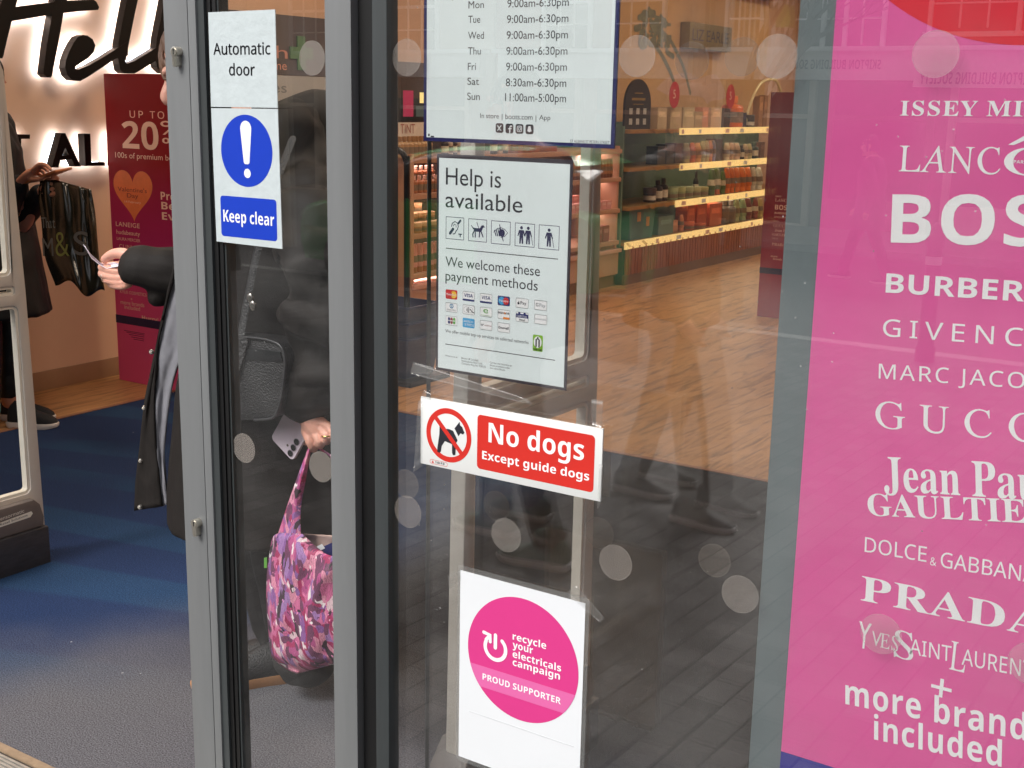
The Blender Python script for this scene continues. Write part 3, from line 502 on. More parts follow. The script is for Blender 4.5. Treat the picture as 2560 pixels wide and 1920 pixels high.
# ================================================================== materials used all over
M = {}
M['frame'] = mat('painted aluminium', (119, 121, 122), .46, .0, .07, 22, .03, 260, stretch=(1, 1, .10))
M['frame_dark'] = mat('dark grey aluminium', (60, 64, 65), .42, .0, .12, 22, .03, 260, stretch=(1, 1, .10))
M['gasket'] = mat('black rubber', (16, 16, 17), .5, 0, .2, 20)
M['brush'] = mat('tan brush', (178, 160, 138), .9, 0, .35, 300)
M['steel'] = mat('satin nickel', (205, 200, 188), .28, .9, .06, 60)
M['black'] = mat('black', (10, 10, 11), .5)
M['white_sign'] = mat('white sign board', (226, 228, 226), .35, 0, .02, 6)
M['paper'] = mat('white paper', (232, 242, 242), .5, 0, .025, 7, .12, 9)
M['paper_out'] = mat('pearl notice vinyl', (200, 210, 212), .4, 0, .05, 30, .12, 60)
M['paper_white'] = mat('bright white paper', (226, 229, 232), .55, 0, .02, 5)
M['ink'] = mat('dark ink', (38, 38, 46), .5, 0, .05)
M['navy'] = mat('navy ink', (24, 24, 88), .45, 0, .05)
M['icon'] = mat('indigo ink', (36, 34, 78), .5, 0, .05)
M['blue'] = mat('signal blue', (24, 62, 190), .35, 0, .03)
M['red'] = mat('signal red', (208, 50, 42), .35, 0, .03)
M['white_ink'] = mat('white ink', (244, 244, 244), .4, 0, .01)
M['magenta'] = mat('magenta ink', (214, 58, 134), .5, 0, .02)
M['magenta_light'] = mat('light magenta ink', (222, 104, 166), .5, 0, .02)
M['glass'] = glass_mat('window glass', (.988, .992, .99), f0=.108, dirt=.03)
M['door_glass'] = glass_mat('door glass', (.975, .98, .978), f0=.045, dirt=.022)
M['laminate'] = film_mat('laminate edge', (200, 205, 205), .12, .15, .06)
M['dot'] = film_mat('frosted sticker', (206, 198, 190), .11, .4, .03)
M['dot2'] = film_mat('older frosted sticker', (150, 142, 132), .12, .4, .02)
M['dot3'] = film_mat('denser frosted sticker', (172, 166, 160), .32, .4, .03)
M['dot_rim'] = film_mat('sticker rim', (205, 200, 194), .20, .3, .05)
M['tape'] = film_mat('clear tape', (235, 235, 230), .045, .10, .06)

def rrect(x0, z0, x1, z1, r, n=5):
    out = []
    for cx, cz, a0 in ((x1-r, z1-r, 0), (x0+r, z1-r, 90), (x0+r, z0+r, 180), (x1-r, z0+r, 270)):
        for i in range(n+1):
            a = R(a0+90*i/n); out.append((cx+r*math.cos(a), cz+r*math.sin(a)))
    return out
def xz(pts, Y): return [(x, Y, z) for x, z in pts]
def circ(cx, cz, r, n=64): return [(cx+r*math.cos(2*math.pi*i/n), cz+r*math.sin(2*math.pi*i/n)) for i in range(n)]
def thick(pts, w):
    """2-D stroke of width w along a polyline, as one outline with round ends"""
    L = []; Rr = []; n = len(pts)
    for i in range(n):
        a = Vector(pts[max(i-1, 0)]); b = Vector(pts[min(i+1, n-1)]); d = (b-a).normalized(); q = Vector((-d.y, d.x))*(w/2)
        p = Vector(pts[i]); L.append(tuple(p+q)); Rr.append(tuple(p-q))
    def capp(c, d):
        d = Vector(d).normalized(); q = Vector((-d.y, d.x)); c = Vector(c)
        return [tuple(c + (q*math.cos(a) + d*math.sin(a))*(w/2)) for a in (R(30), R(60), R(90), R(120), R(150))]
    e = capp(pts[-1], Vector(pts[-1])-Vector(pts[-2])); s0 = capp(pts[0], Vector(pts[0])-Vector(pts[1]))
    return L + e + Rr[::-1] + s0
def arc(cx, cz, r, a0, a1, n=24): return [(cx+r*math.cos(R(a0+(a1-a0)*i/n)), cz+r*math.sin(R(a0+(a1-a0)*i/n))) for i in range(n+1)]

class Sheet:
    """flat print on a plane Y: pixel (in a zoom window) -> plane, with thin printed layers in front"""
    def __init__(s, Y, win=(0, 0, 1)): s.Y = Y; s.win = win
    def p(s, x, y, k=0):
        ox, oy, sc = s.win; v = fy(ox+x/sc, oy+y/sc, s.Y); return (v.x, s.Y - .0002*k, v.z)
    def w(s, win): s.win = win; return s
    def line(s, mb, t, f, x0, base, x1, cap, k=1, track=0.0, base1=None, prefix=None):
        O = Vector(s.p(x0, base, k)); T = Vector(s.p(x0, base-cap, k)); E = Vector(s.p(x1, base if base1 is None else base1, k))
        wd = abs(E.x-O.x); U = Vector((1, 0, 0))
        if base1 is not None: U = (E-O).normalized(); wd = (E-O).length
        V = Vector((-U.z, 0, U.x))
        if prefix:
            _, _, a, b = text2d(prefix, f, track); _, _, a2, b2 = text2d(t, f, track); wd = wd*(b2-a2)/(b-a)
        mb.text(t, f, O, wd, (T-O).length, U, V, track)

# ================================================================== shopfront
FG = 1.385           # front glass face
LEAF = 1.49          # sliding leaf face
def lx(px, Y): return fy(px, 100, Y).x
# ---- fixed window
win = thing('shop_window', 'large fixed shop window with dark grey frame, signs and pink poster showing through it', 'shop window', (0, FG, 0))
fr = MB(); jx0, jx1 = lx(943.5, FG), lx(980, FG)
fr.box(jx0, jx1, FG-.012, FG+.014, .0, 2.45)
fr.build('window_frame', M['frame_dark'], win, bevel=.002)
fr = MB(); fr.box(jx1, 1.9, FG-.012, FG+.05, 0, .09); fr.box(jx1, 1.9, FG-.012, FG+.05, 2.38, 2.45); fr.box(1.86, 1.9, FG-.012, FG+.05, .09, 2.38)
fr.build('window_frame', M['frame_dark'], win, bevel=.002)
pane = MB(); pane.box(jx1-.004, 1.86, FG, FG+.010, .09, 2.38)
pane = pane.build('glass_pane', M['glass'], win)
ip = MB(); ix0 = fy(1066, 1500, 1.50).x
ip.box(ix0, .1, 1.500, 1.508, .02, 2.4)
inner = thing('inner_glass_screen', 'frameless glass screen standing just behind the shop window', 'glass screen', (0, 1.5, 0))
ipane = ip.build('glass_pane', M['glass'], inner)
e = MB(); e.box(ix0-.0012, ix0, 1.4995, 1.5085, .02, 2.4); e.build('edge_seal', M['frame_dark'], inner)
def dots(parent, Y, pts, r=.0245, name='frosted_dot', m='dot'):
    for x, y in pts:
        c = fy(x, y, Y); mb = MB(); mb.prism(xz(circ(c.x, c.z, r, 48), Y), (0, .0006, 0)); mb.i = 1; mb.polys([xz(circ(c.x, c.z, r+.0002, 48), Y-.0002), xz(circ(c.x, c.z, r-.0007, 48), Y-.0002)]); mb.build(name, [M[m], M['dot_rim']], parent)
dots(pane, FG-.0012, [(1016.6, 143.5), (1592.5, 140), (1942, 141), (2339, 135), (1019.6, 1279.6), (1265, 1337.8), (1538.8, 1406.5), (1850, 1486), (2202, 1585), (2578, 1660)])
dots(ipane, 1.4988, [(1730, 152), (1855.6, 142), (1016.8, 1210), (1241, 1265), (1498, 1332.5), (1786, 1401)], r=.0235, m='dot2')
# ---- sliding leaf
door = thing('sliding_door', 'narrow grey automatic door leaf with two lock cylinders and blue keep clear notices', 'door', (lx(640, LEAF), LEAF, 0))
s0, s1, s2, s3, s4, s5 = [lx(p, LEAF) for p in (411, 470, 471.4, 490.5, 507, 533)]
r0, r1 = lx(812, LEAF), lx(877, LEAF)
st = MB(); st.box(s0, s1, LEAF, LEAF+.045, .03, 2.4); st.box(s2, s3, LEAF, LEAF+.045, .03, 2.4); st.build('stile', M['frame'], door, bevel=.0012)
st = MB(); st.box(s3, s4, LEAF+.004, LEAF+.04, .03, 2.4); st.box(s1, s2, LEAF+.006, LEAF+.04, .03, 2.4); st.build('glazing_bead', M['frame_dark'], door)
st = MB(); st.box(s4, s4+(s5-s4)*.42, LEAF+.009, LEAF+.036, .03, 2.4); st.box(s4+(s5-s4)*.5, s5-.004, LEAF+.011, LEAF+.036, .03, 2.4); st.build('gasket', M['gasket'], door)
st = MB(); st.box(s5-.004, s5, LEAF+.014, LEAF+.036, .03, 2.4); st.build('glazing_bead', M['frame_dark'], door)
st = MB(); st.box(r0, r1, LEAF, LEAF+.045, .03, 2.4); st.build('stile', M['frame'], door, bevel=.0012)
gm = MB(); gm.box(s4, r0+.002, LEAF+.018, LEAF+.024, .1, 2.4); lpane = gm.build('glass_pane', M['door_glass'], door)
dots(lpane, LEAF+.0168, [(780, 145), (610, 1120.5), (802.5, 1167)], r=.0265, m='dot3')
b = MB(); b.box(s0, r1, LEAF, LEAF+.045, 2.4, 2.46); b.build('top_rail', M['frame'], door)
b = MB(); b.box(s4, r0, LEAF+.002, LEAF+.043, .03, .1); b.build('bottom_rail', M['frame'], door)
b = MB(); n = 900; xe = []
for k in range(n+1):
    z = .03+2.37*k/n; xe.append((s0-.0035-.0016*noise.noise((z*90, 0, 3))-.0012*noise.noise((z*320, 2, 0)), z))
b.prism([(x, LEAF+.006, z) for x, z in xe] + [(s0, LEAF+.006, 2.4), (s0, LEAF+.006, .03)], (0, .03, 0)); b.build('brush_seal', M['brush'], door)
for zx, zy in ((1071, 318), (1195, 160+1245*2.458)):
    c = fy(zx/2.458-1, zy/2.458, LEAF-.012)
    cyl = MB(); o = [(c.x + .0085*math.cos(R(a)), c.z + .0085*math.sin(R(a))) for a in range(-58, 239, 11)]
    o += [(c.x-.005, c.z-.0205), (c.x-.0035, c.z-.0235), (c.x, c.z-.0246), (c.x+.0035, c.z-.0235), (c.x+.005, c.z-.0205)]
    cyl.prism(xz(o, LEAF-.012), (0, .013, 0)); lk = cyl.build('lock_cylinder', M['steel'], door, bevel=.0006)
    pl = MB(); pl.prism(xz(circ(c.x, c.z, .0062, 24), LEAF-.0132), (0, .0015, 0)); pl.build('plug', M['steel'], lk, smooth=30)
    kh = MB(); kh.prism(xz([(c.x-.0009, c.z-.004), (c.x+.0009, c.z-.004), (c.x+.0009, c.z+.001), (c.x+.0018, c.z+.0035), (c.x, c.z+.0045), (c.x-.0018, c.z+.0035), (c.x-.0009, c.z+.001)], LEAF-.0135), (0, .001, 0)); kh.build('keyhole', M['black'], lk)
# ---- jamb between leaf and window, head, flanking walls
jb = thing('door_jamb', 'black brush lined door jamb between the door leaf and the big window', 'door jamb', (jx0, 1.52, 0))
b = MB(); b.box(r1+.002, -1.236, 1.505, 1.515, 0, 2.4); b.build('brush_strip', M['gasket'], jb)
b = MB(); b.box(-1.262, -1.242, 1.516, 1.53, 0, 2.4); b.build('post', M['frame_dark'], jb)
hd = MB(); hd.box(-5.6, 4.2, 1.33, 1.75, 2.46, 3.3); tag(hd.build('shop_fascia', M['frame_dark'], bevel=.004), 'dark grey fascia beam over the shop doors and window', 'fascia')
lp = MB(); lp.box(-5.6, -3.78, 1.38, 1.6, -.05, 2.46); tag(lp.build('entrance_pier', M['frame_dark'], bevel=.004), 'dark grey clad pier at the far left side of the doorway', 'pier')
lp = MB(); lp.box(1.9, 4.2, 1.36, 1.6, -.05, 2.46); tag(lp.build('entrance_pier', M['frame_dark'], bevel=.004), 'dark grey clad pier at the right end of the shop window', 'pier')
# ---- threshold
M['alu'] = mat('ribbed aluminium', (196, 190, 180), .42, .55, .12, 40, .05, 300)
M['alu_dark'] = mat('groove dirt', (70, 62, 54), .9)
th = MB(); y = 1.20
while y < 1.545: th.box(-3.78, jx0, y, y+.0055, .004, .0095); y += .0105
tho = thing('door_threshold', 'ribbed aluminium threshold strip across the doorway floor', 'threshold', (-2.4, 1.4, 0))
th.build('ribs', M['alu'], tho)
b = MB(); b.box(-3.78, jx0, 1.19, 1.552, -.03, .004); b.build('base_plate', M['alu_dark'], tho)
b = MB(); b.box(-3.78, jx0, 1.552, 1.575, -.03, .008); b.build('edge_trim', mat('brown trim', (150, 128, 104), .6, 0, .2, 60), tho)

# ================================================================== printed signs
Z1 = (0, 0, 2.458)
# ---- automatic door notice + keep clear notice (on the leaf glass)
SY = LEAF+.0060
sh = Sheet(SY, Z1)
def panel(name, label, cat, cs, m, Y, t=.0012, parent=None, group=None):
    """a flat sheet with four corner points (already on plane)"""
    c = sum((Vector(p) for p in cs), Vector())/len(cs); root = thing(name, label, cat, (c.x, Y, c.z), group)
    mb = MB(); mb.prism(cs, (0, t, 0)); return root, mb.build('sheet', m, root)
cs = [sh.p(1279, 76), sh.p(1690, 58), sh.p(1706, 663), sh.p(1296.5, 656)]
rt, _ = panel('door_notice', 'white notice reading automatic door at the top of the glass leaf', 'notice', cs, M['paper_out'], SY)
t = MB(); sh.line(t, 'Automatic', 'n', 1312, 336, 1660, 70, 1); sh.line(t, 'door', 'n', 1408, 463, 1565, 70, 1)
for q in (MB,):
    for dx, dz in ((.0007, 0), (0, .0004), (.0007, .0004)): 
        n0 = len(t.v)
base_v = list(t.v); base_f = list(t.f)
for dx, dz in ((.0009, 0.0), (.00045, .0004), (.00045, -.0004)):
    nb = len(t.v); t.v += [(x+dx, y, z+dz) for x, y, z in base_v]; t.f += [tuple(nb+i for i in f) for f in base_f]; t.m += [0]*len(base_f)
    t.v[nb:] = [(x, y-.00001*(1+3*abs(dz)*1000+dx*1000), z) for x, y, z in t.v[nb:]]
t.build('lettering', M['ink'], rt, fix=False)
cs = [sh.p(1297, 664), sh.p(1706.5, 669.5), sh.p(1735, 1530), sh.p(1331, 1483)]
rt, _ = panel('door_notice', 'white notice with blue exclamation disc reading keep clear on the glass leaf', 'notice', cs, M['paper_out'], SY)
c = Vector(sh.p(1514.5, 928)); rr = (Vector(sh.p(1672, 932))-Vector(sh.p(1357, 922))).length/2
t = MB(); t.poly(xz(circ(c.x, c.z, rr, 72), SY-.0002))
t.poly(xz(rrect(sh.p(1357, 1300)[0], sh.p(1358, 1448)[2], sh.p(1700, 1300)[0], sh.p(1352, 1200)[2], .006), SY-.0002)); t.build('blue_print', M['blue'], rt, fix=False)
t = MB(); w = rr*.215
ex = [(c.x+w*math.cos(R(a)), c.z+rr*.62+w*math.sin(R(a))) for a in range(0, 181, 15)]
ex += [(c.x-.2*w+.34*w*math.cos(R(a)), c.z-rr*.28+.4*w*math.sin(R(a))) for a in range(180, 271, 30)] + [(c.x+.2*w+.34*w*math.cos(R(a)), c.z-rr*.28+.4*w*math.sin(R(a))) for a in range(270, 361, 30)]
t.poly(xz(ex, SY-.0004)); t.poly(xz(circ(c.x+.001, c.z-rr*.62, rr*.13, 30), SY-.0004)); t.build('exclamation_mark', M['white_ink'], rt, fix=False); t = MB()
sh.line(t, 'Keep clear', 'b', 1374, 1360, 1686, 72, 2); t.build('lettering', M['white_ink'], rt, fix=False)

# ---- opening hours sign (inside the big pane)
HY = FG+.0125
Z4 = (960, 0, 3.68667); h = Sheet(HY, Z4)
bl = Vector(h.p(365, 1298)); br = Vector(h.p(2120, 1386)); wd = br.x-bl.x; zb = bl.z
rt = thing('opening_hours_sign', 'navy edged white sign listing opening hours behind the window glass', 'sign', (bl.x+wd/2, HY, zb))
b = MB(); b.box(bl.x, br.x, HY, HY+.003, zb, zb+.42); b.build('border', M['navy'], rt)
mg = .0052; b = MB(); b.box(bl.x+mg, br.x-mg, HY-.0003, HY, zb+mg, zb+.42-mg); b.build('sheet', M['paper'], rt)
t = Lines(); k = 2
for d, x0, x1, yb, tm, tx0, tx1, ty in (('Mon', 780, 922, 78, '9:00am-6:30pm', 1138, 1704, 70), ('Tue', 778, 888, 212, '9:00am-6:30pm', 1134, 1700, 214), ('Wed', 776, 922, 360, '9:00am-6:30pm', 1131, 1696, 360),
        ('Thu', 775, 893, 502, '9:00am-6:30pm', 1128, 1691, 506), ('Fri', 774, 848, 645, '9:00am-6:30pm', 1126, 1687, 650), ('Sat', 770, 877, 782, '8:30am-6:30pm', 1124, 1681, 795), ('Sun', 768, 884, 920, '11:00am-5:00pm', 1117, 1679, 932)):
    h.line(t, d, 'd', x0, yb, x1, 66, k); h.line(t, tm, 'd', tx0, ty, tx1, 72, k)
h.line(t, 'In store', 'd', 888, 1087, 1060, 44, k); h.line(t, '|', 'd', 1087, 1095, 1092, 44, k); h.line(t, 'boots.com', 'd', 1120, 1097, 1370, 48, k); h.line(t, '|', 'd', 1399, 1108, 1404, 44, k); h.line(t, 'App', 'd', 1432, 1104, 1534, 44, k)
h.line(t, 'ST ALBANS ST PETERS STREET', 'd', 1718, 1313, 2080, 26, k)
p0 = h.p(397, 1262, k); t.poly([(p0[0]+.0035+.0016*math.cos(a*.5), p0[1], p0[2]+.0028+.002*math.sin(a*.5)) for a in range(12)]); t.poly([(p0[0]+.0065, p0[1], p0[2]), (p0[0]+.0122, p0[1], p0[2]), (p0[0]+.0122, p0[1], p0[2]+.0018), (p0[0]+.0065, p0[1], p0[2]+.0018)])
t.build('lettering', M['ink'], rt, fix=False)
def icon_xy(x0, x1, yt, yb): 
    a = h.p(x0, yb, 2); c = h.p(x1, yt, 2); return a[0], a[2], c[0], c[2]
ic = MB(); iw = MB()
for i, (x0, x1, y0, y1) in enumerate(((1030, 1103, 1137, 1222), (1121, 1195, 1140, 1227), (1213, 1288, 1143, 1231), (1305, 1381, 1147, 1235))):
    a0, b0, a1, b1 = icon_xy(x0, x1, y0, y1); ww = a1-a0; cx, cz = (a0+a1)/2, b0+ww/2
    ic.poly(xz(rrect(a0, b0, a1, b0+ww, ww*.24), HY-.0005)); Y2 = HY-.0007
    if i == 0:
        for w_, d in ((.10, 1), (.06, -1)): iw.poly(xz(thick([(cx-d*ww*.22, cz-ww*.26), (cx+d*ww*.22, cz+ww*.26)], ww*w_), Y2-.0001*(d+1)))
        iw.poly(xz(thick([(cx+ww*.12, cz-ww*.26), (cx-ww*.30, cz+ww*.26)], ww*.05), Y2-.0003))
    if i == 1:
        iw.poly(xz(thick([(cx+ww*.3, cz+ww*.24), (cx+ww*.12, cz+ww*.24), (cx+ww*.06, cz+ww*.1), (cx+ww*.06, cz-ww*.42)], ww*.14), Y2)); iw.poly(xz(thick([(cx-ww*.12, cz-ww*.02), (cx+ww*.26, cz-ww*.02)], ww*.11), Y2-.0001))
    if i == 2:
        iw.polys([xz(rrect(cx-ww*.32, cz-ww*.32, cx+ww*.32, cz+ww*.32, ww*.18), Y2), xz(rrect(cx-ww*.25, cz-ww*.25, cx+ww*.25, cz+ww*.25, ww*.13), Y2)])
        iw.polys([xz(circ(cx, cz, ww*.18, 24), Y2), xz(circ(cx, cz, ww*.11, 24), Y2)]); iw.poly(xz(circ(cx+ww*.18, cz+ww*.18, ww*.035, 10), Y2))
    if i == 3:
        g = [(0, .33), (.12, .3), (.17, .2), (.17, .08), (.24, .05), (.2, -.02), (.3, -.16), (.18, -.22), (.1, -.28), (0, -.31)]
        g = g + [(-x, z) for x, z in g[::-1][1:-1]]
        iw.poly(xz([(cx+x*ww, cz+z*ww) for x, z in g], Y2))
ic.build('icon', M['ink'], rt, fix=False); iw.build('icon_mark', M['white_ink'], rt, fix=False)

# ---- help and payment sign (inside the big pane)
PY = FG+.0128
Zc = (960, 350, 3.68667); Zd = (980, 800, 3.68667); q = Sheet(PY, Zc)
tl = Vector(q.p(488, 125)); tr = Vector(q.p(1742, 182)); zb = q.w(Zd).p(412, 458)[2]
rt = thing('payment_notice', 'laminated white notice saying help is available with rows of payment card logos', 'notice', ((tl.x+tr.x)/2, PY, zb))
b = MB(); b.box(tl.x, tr.x, PY, PY+.0012, zb, tl.z); b.build('border', mat('dark notice border', (58, 50, 58), .4), rt)
b = MB(); b.box(tl.x+.004, tr.x-.004, PY-.0003, PY, zb+.004, tl.z-.0055); b.build('sheet', M['paper'], rt)
t = Lines(); q.w(Zc); k = 2
q.line(t, 'Help is', 'd', 572, 410, 1080, 157, k); q.line(t, 'available', 'd', 568, 618, 1277, 148, k)
q.line(t, 'We welcome these', 'd', 568, 1162, 1440, 90, k); q.line(t, 'payment methods', 'd', 568, 1292, 1420, 90, k)
q.w(Zd); q.line(t, 'We offer mobile top-up services on selected networks', 'd', 493, 113, 1262, 30, k)
q.line(t, 'Write to us at:', 'd', 493, 333, 608, 15, k)
for s, x1, yy in (('Boots UK Limited', 795, 357), ('Nottingham NG2 3AA', 836, 382), ('Company Reg No 928555', 866, 406)): q.line(t, s, 'd', 642, yy, x1, 17, k)
for s, x1, yy in (('Carries out business on', 1108, 398), ('these premises under', 1090, 423), ('the name Boots', 1043, 448)): q.line(t, s, 'd', 903, yy, x1, 17, k)
def rule(a, bb): 
    A = q.p(*a, 2); B = q.p(*bb, 2); t.poly([(A[0], A[1], A[2]), (B[0], A[1], A[2]), (B[0], A[1], A[2]+.0011), (A[0], A[1], A[2]+.0011)])
rule((493, 224), (1503, 378)); q.w(Zc); rule((572, 1000), (1605, 1105))
t.build('lettering', M['ink'], rt, fix=False)
ib = MB()
for i, (x0, y0, x1, y1) in enumerate(((572, 703, 738, 918), (780, 722, 948, 940), (990, 740, 1165, 962), (1210, 760, 1388, 982), (1430, 778, 1615, 1000))):
    a = q.p(x0, y0, 2); c = q.p(x1, y1, 2); X0, X1 = a[0], c[0]; w = X1-X0; z1 = a[2]; z0 = z1-w; cx, cz = (X0+X1)/2, (z0+z1)/2; Y = a[1]; lw = w*.026
    ib.polys([xz([(X0, z0), (X1, z0), (X1, z1), (X0, z1)], Y), xz([(X0+lw, z0+lw), (X1-lw, z0+lw), (X1-lw, z1-lw), (X0+lw, z1-lw)], Y)])
    def s(pts, wd, kk=0): ib.poly(xz(thick([(cx+x*w, cz+z*w) for x, z in pts], wd*w), Y-.00004*kk))
    def g(pts, kk=0): ib.poly(xz([(cx+x*w, cz+z*w) for x, z in pts], Y-.00004*kk))
    def disc(x, z, r, kk=0): ib.poly(xz(circ(cx+x*w, cz+z*w, r*w, 20), Y-.00004*kk))
    if i == 0:
        s([(-.18, .08), (-.14, .22), (0, .3), (.14, .24), (.19, .1), (.14, -.04), (.05, -.14), (0, -.24), (-.1, -.26)], .045); s([(-.08, .1), (-.03, .18), (.06, .16), (.07, .06)], .035, 1)
        s([(-.26, -.24), (-.1, -.04)], .13, 2); s([(.2, .24), (.3, .36)], .10, 3); s([(.22, -.24), (.38, -.24)], .05, 4); s([(.30, -.24), (.30, -.36)], .05, 5)
    if i == 1:
        g([(-.22, .02), (-.3, .12), (-.36, .2), (-.34, .22), (-.24, .12), (-.16, .1), (.12, .1), (.2, .22), (.3, .26), (.4, .16), (.3, .14), (.24, .02), (.18, -.06), (-.1, -.06)], 0)
        for kk, pts in enumerate(([(-.16, 0), (-.26, -.18), (-.24, -.3)], [(-.12, -.02), (-.12, -.3)], [(.12, 0), (.1, -.28)], [(.18, 0), (.3, -.26)])): s(pts, .06, kk+1)
        s([(-.04, .36), (.08, .08)], .03, 6)
    if i == 2:
        s([(-.36, 0), (-.2, .16), (0, .22), (.2, .16), (.36, .02), (.2, -.14), (.02, -.2)], .03); disc(.06, 0, .16, 1)
        for j in range(4): s([(-.32+.09*j, .08+.03*j), (-.24+.09*j, -.14)], .05, 2+j)
        s([(-.06, .34), (.14, -.34)], .04, 7)
    if i in (3, 4):
        for dx in ((-.17, .17) if i == 3 else (0,)):
            disc(dx, .3, .07); g([(dx-.12, .2), (dx+.12, .2), (dx+.2, -.05), (dx+.15, -.06), (dx+.09, .08), (dx+.1, -.38), (dx+.03, -.38), (dx, -.1), (dx-.03, -.38), (dx-.1, -.38), (dx-.09, .08), (dx-.15, -.06), (dx-.2, -.05)], 1)
        dx = .17 if i == 3 else 0; s([(dx+.17, -.04), (dx+.24, -.4)], .025, 2)
ib.build('pictogram', M['icon'], rt, fix=False)
# payment cards
cols = [570, 727, 887, 1050, 1217, 1387]; r1y = [1374, 1390, 1410, 1432, 1452, 1472]; r2y = [1494, 1514, 1535, 1557, 1580, 1602]
cw = [107, 110, 112, 113, 117, 118]
inkm = {k: mat('card ink '+k, c, .45) for k, c in {'red': (206, 40, 44), 'yellow': (240, 190, 60), 'orange': (238, 140, 50), 'navy': (34, 44, 110), 'sky': (48, 160, 214), 'green': (90, 170, 60), 'grey': (140, 150, 158), 'dark': (44, 44, 52), 'teal': (40, 120, 160), 'maroon': (150, 50, 60)}.items()}
cards = {}; INKS = list(inkm)+['white']; CARD = []
class Ink:
    def __init__(s, i): s.i = i
    def __getattr__(s, nm):
        CARD[-1].i = s.i; return getattr(CARD[-1], nm)
for i_, k_0 in enumerate(INKS): cards[k_0] = Ink(i_)
def card(i, row):
    q.w(Zc); CARD.append(MB())
    yy = (r1y, r2y)[row][i] if row < 2 else r2y[i]+122
    a = q.p(cols[i], yy, 2); c = q.p(cols[i]+cw[i], yy, 2); X0, X1, z1 = a[0], c[0], a[2]; return X0, X1, z1-(X1-X0)*.66, z1, a[1]
def rim(cd, col='grey'):
    X0, X1, z0, z1, Y = cd; cards[col].polys([xz(rrect(X0, z0, X1, z1, .0018), Y), xz(rrect(X0+.0006, z0+.0006, X1-.0006, z1-.0006, .0014), Y)])
def fill(cd, col, u0=0, v0=0, u1=1, v1=1, r=.0018, k=0):
    X0, X1, z0, z1, Y = cd; w, hh = X1-X0, z1-z0; cards[col].poly(xz(rrect(X0+u0*w, z0+v0*hh, X0+u1*w, z0+v1*hh, min(r, .45*(u1-u0)*w, .45*(v1-v0)*hh)), Y-.0001*k))
def wr(cd, col, s, u0, v0, u1, cap, f='b', k=3):
    X0, X1, z0, z1, Y = cd; w, hh = X1-X0, z1-z0; cards[col].text(s, f, (X0+u0*w, Y-.0001*k, z0+v0*hh), (u1-u0)*w, cap*hh)
def spot(cd, col, u, v, r, k=2):
    X0, X1, z0, z1, Y = cd; cards[col].poly(xz(circ(X0+u*(X1-X0), z0+v*(z1-z0), r*(X1-X0), 20), Y-.0001*k))
c = card(0, 0); fill(c, 'red'); spot(c, 'yellow', .70, .5, .26); spot(c, 'red', .32, .5, .24, 3); wr(c, 'white', 'MasterCard'.replace('M', 'M'), .08, .4, .92, .22, 'd', 4)
for i in (1, 2):
    c = card(i, 0); fill(c, 'white'); rim(c); fill(c, 'navy', 0, 0, 1, .2, k=1); wr(c, 'navy', 'VISA', .14, .42, .86, .34, 'b')
c = card(3, 0); fill(c, 'navy'); spot(c, 'sky', .34, .5, .27); spot(c, 'red', .68, .5, .25, 3); wr(c, 'white', 'Maestro', .16, .4, .86, .22, 'd', 4)
c = card(4, 0); fill(c, 'white'); rim(c); spot(c, 'dark', .22, .46, .085); spot(c, 'dark', .24, .66, .03); wr(c, 'dark', 'Pay', .38, .38, .84, .32, 'd')
c = card(5, 0); fill(c, 'white'); rim(c); wr(c, 'dark', 'G', .14, .38, .34, .32, 'd'); wr(c, 'grey', 'Pay', .42, .38, .88, .32, 'd')
c = card(0, 1); fill(c, 'white'); rim(c); spot(c, 'teal', .52, .66, .17); spot(c, 'white', .52, .66, .10, 3); fill(c, 'teal', .49, .55, .55, .78, .0002, 4); wr(c, 'dark', 'Diners Club', .14, .18, .86, .16, 'd')
c = card(1, 1); fill(c, 'white'); rim(c)
X0, X1, z0, z1, Y = c; w = X1-X0; cx, cz = (X0+X1)/2, (z0+z1)/2
for j in range(4): cards['dark'].poly(xz(thick(arc(cx-w*.24, cz, w*(.08+.07*j), -38, 38, 8), w*.03), Y-.0003))
cards['grey'].polys([xz(rrect(cx-w*.4, cz-w*.2, cx+w*.36, cz+w*.2, w*.18), Y-.0002), xz(rrect(cx-w*.38, cz-w*.18, cx+w*.34, cz+w*.18, w*.16), Y-.0002)]); cards['dark'].poly(xz(thick([(cx+w*.14, cz+w*.06), (cx+w*.3, cz-w*.1), (cx+w*.44, cz-w*.16)], w*.06), Y-.0004))
c = card(2, 1); fill(c, 'white'); rim(c); wr(c, 'green', 'e', .28, .4, .68, .62, 'd'); wr(c, 'green', 'Connect'.replace('C', 'C'), .12, .12, .86, .1, 'd')
c = card(3, 1); fill(c, 'white'); rim(c); wr(c, 'dark', 'DISCOVER', .04, .56, .96, .2, 'b'); fill(c, 'orange', .45, .02, .98, .24, .0018, 1); spot(c, 'orange', .60, .65, .07, 4)
c = card(4, 1); fill(c, 'white'); rim(c); fill(c, 'navy', .02, .42, .98, .82, .0004, 1); wr(c, 'white', 'CAPITAL', .08, .48, .92, .2, 'n', 4); wr(c, 'dark', 'Bond', .3, .14, .72, .18, 'b')
fill(c, 'navy', .2, .8, .36, .98, .0003, 2); fill(c, 'navy', .62, .8, .78, .98, .0003, 2)
c = card(5, 1); fill(c, 'white'); rim(c); fill(c, 'grey', .08, .47, .92, .5, .0002, 2); fill(c, 'grey', .08, .56, .92, .58, .0002, 2)
c = card(0, 2); fill(c, 'white'); rim(c)
for j, col in enumerate(('navy', 'maroon', 'green')): fill(c, col, .2+.22*j, .16, .4+.22*j, .86, .0022, 2); fill(c, 'white', .16+.22*j, .47, .36+.22*j, .55, .0002, 3)
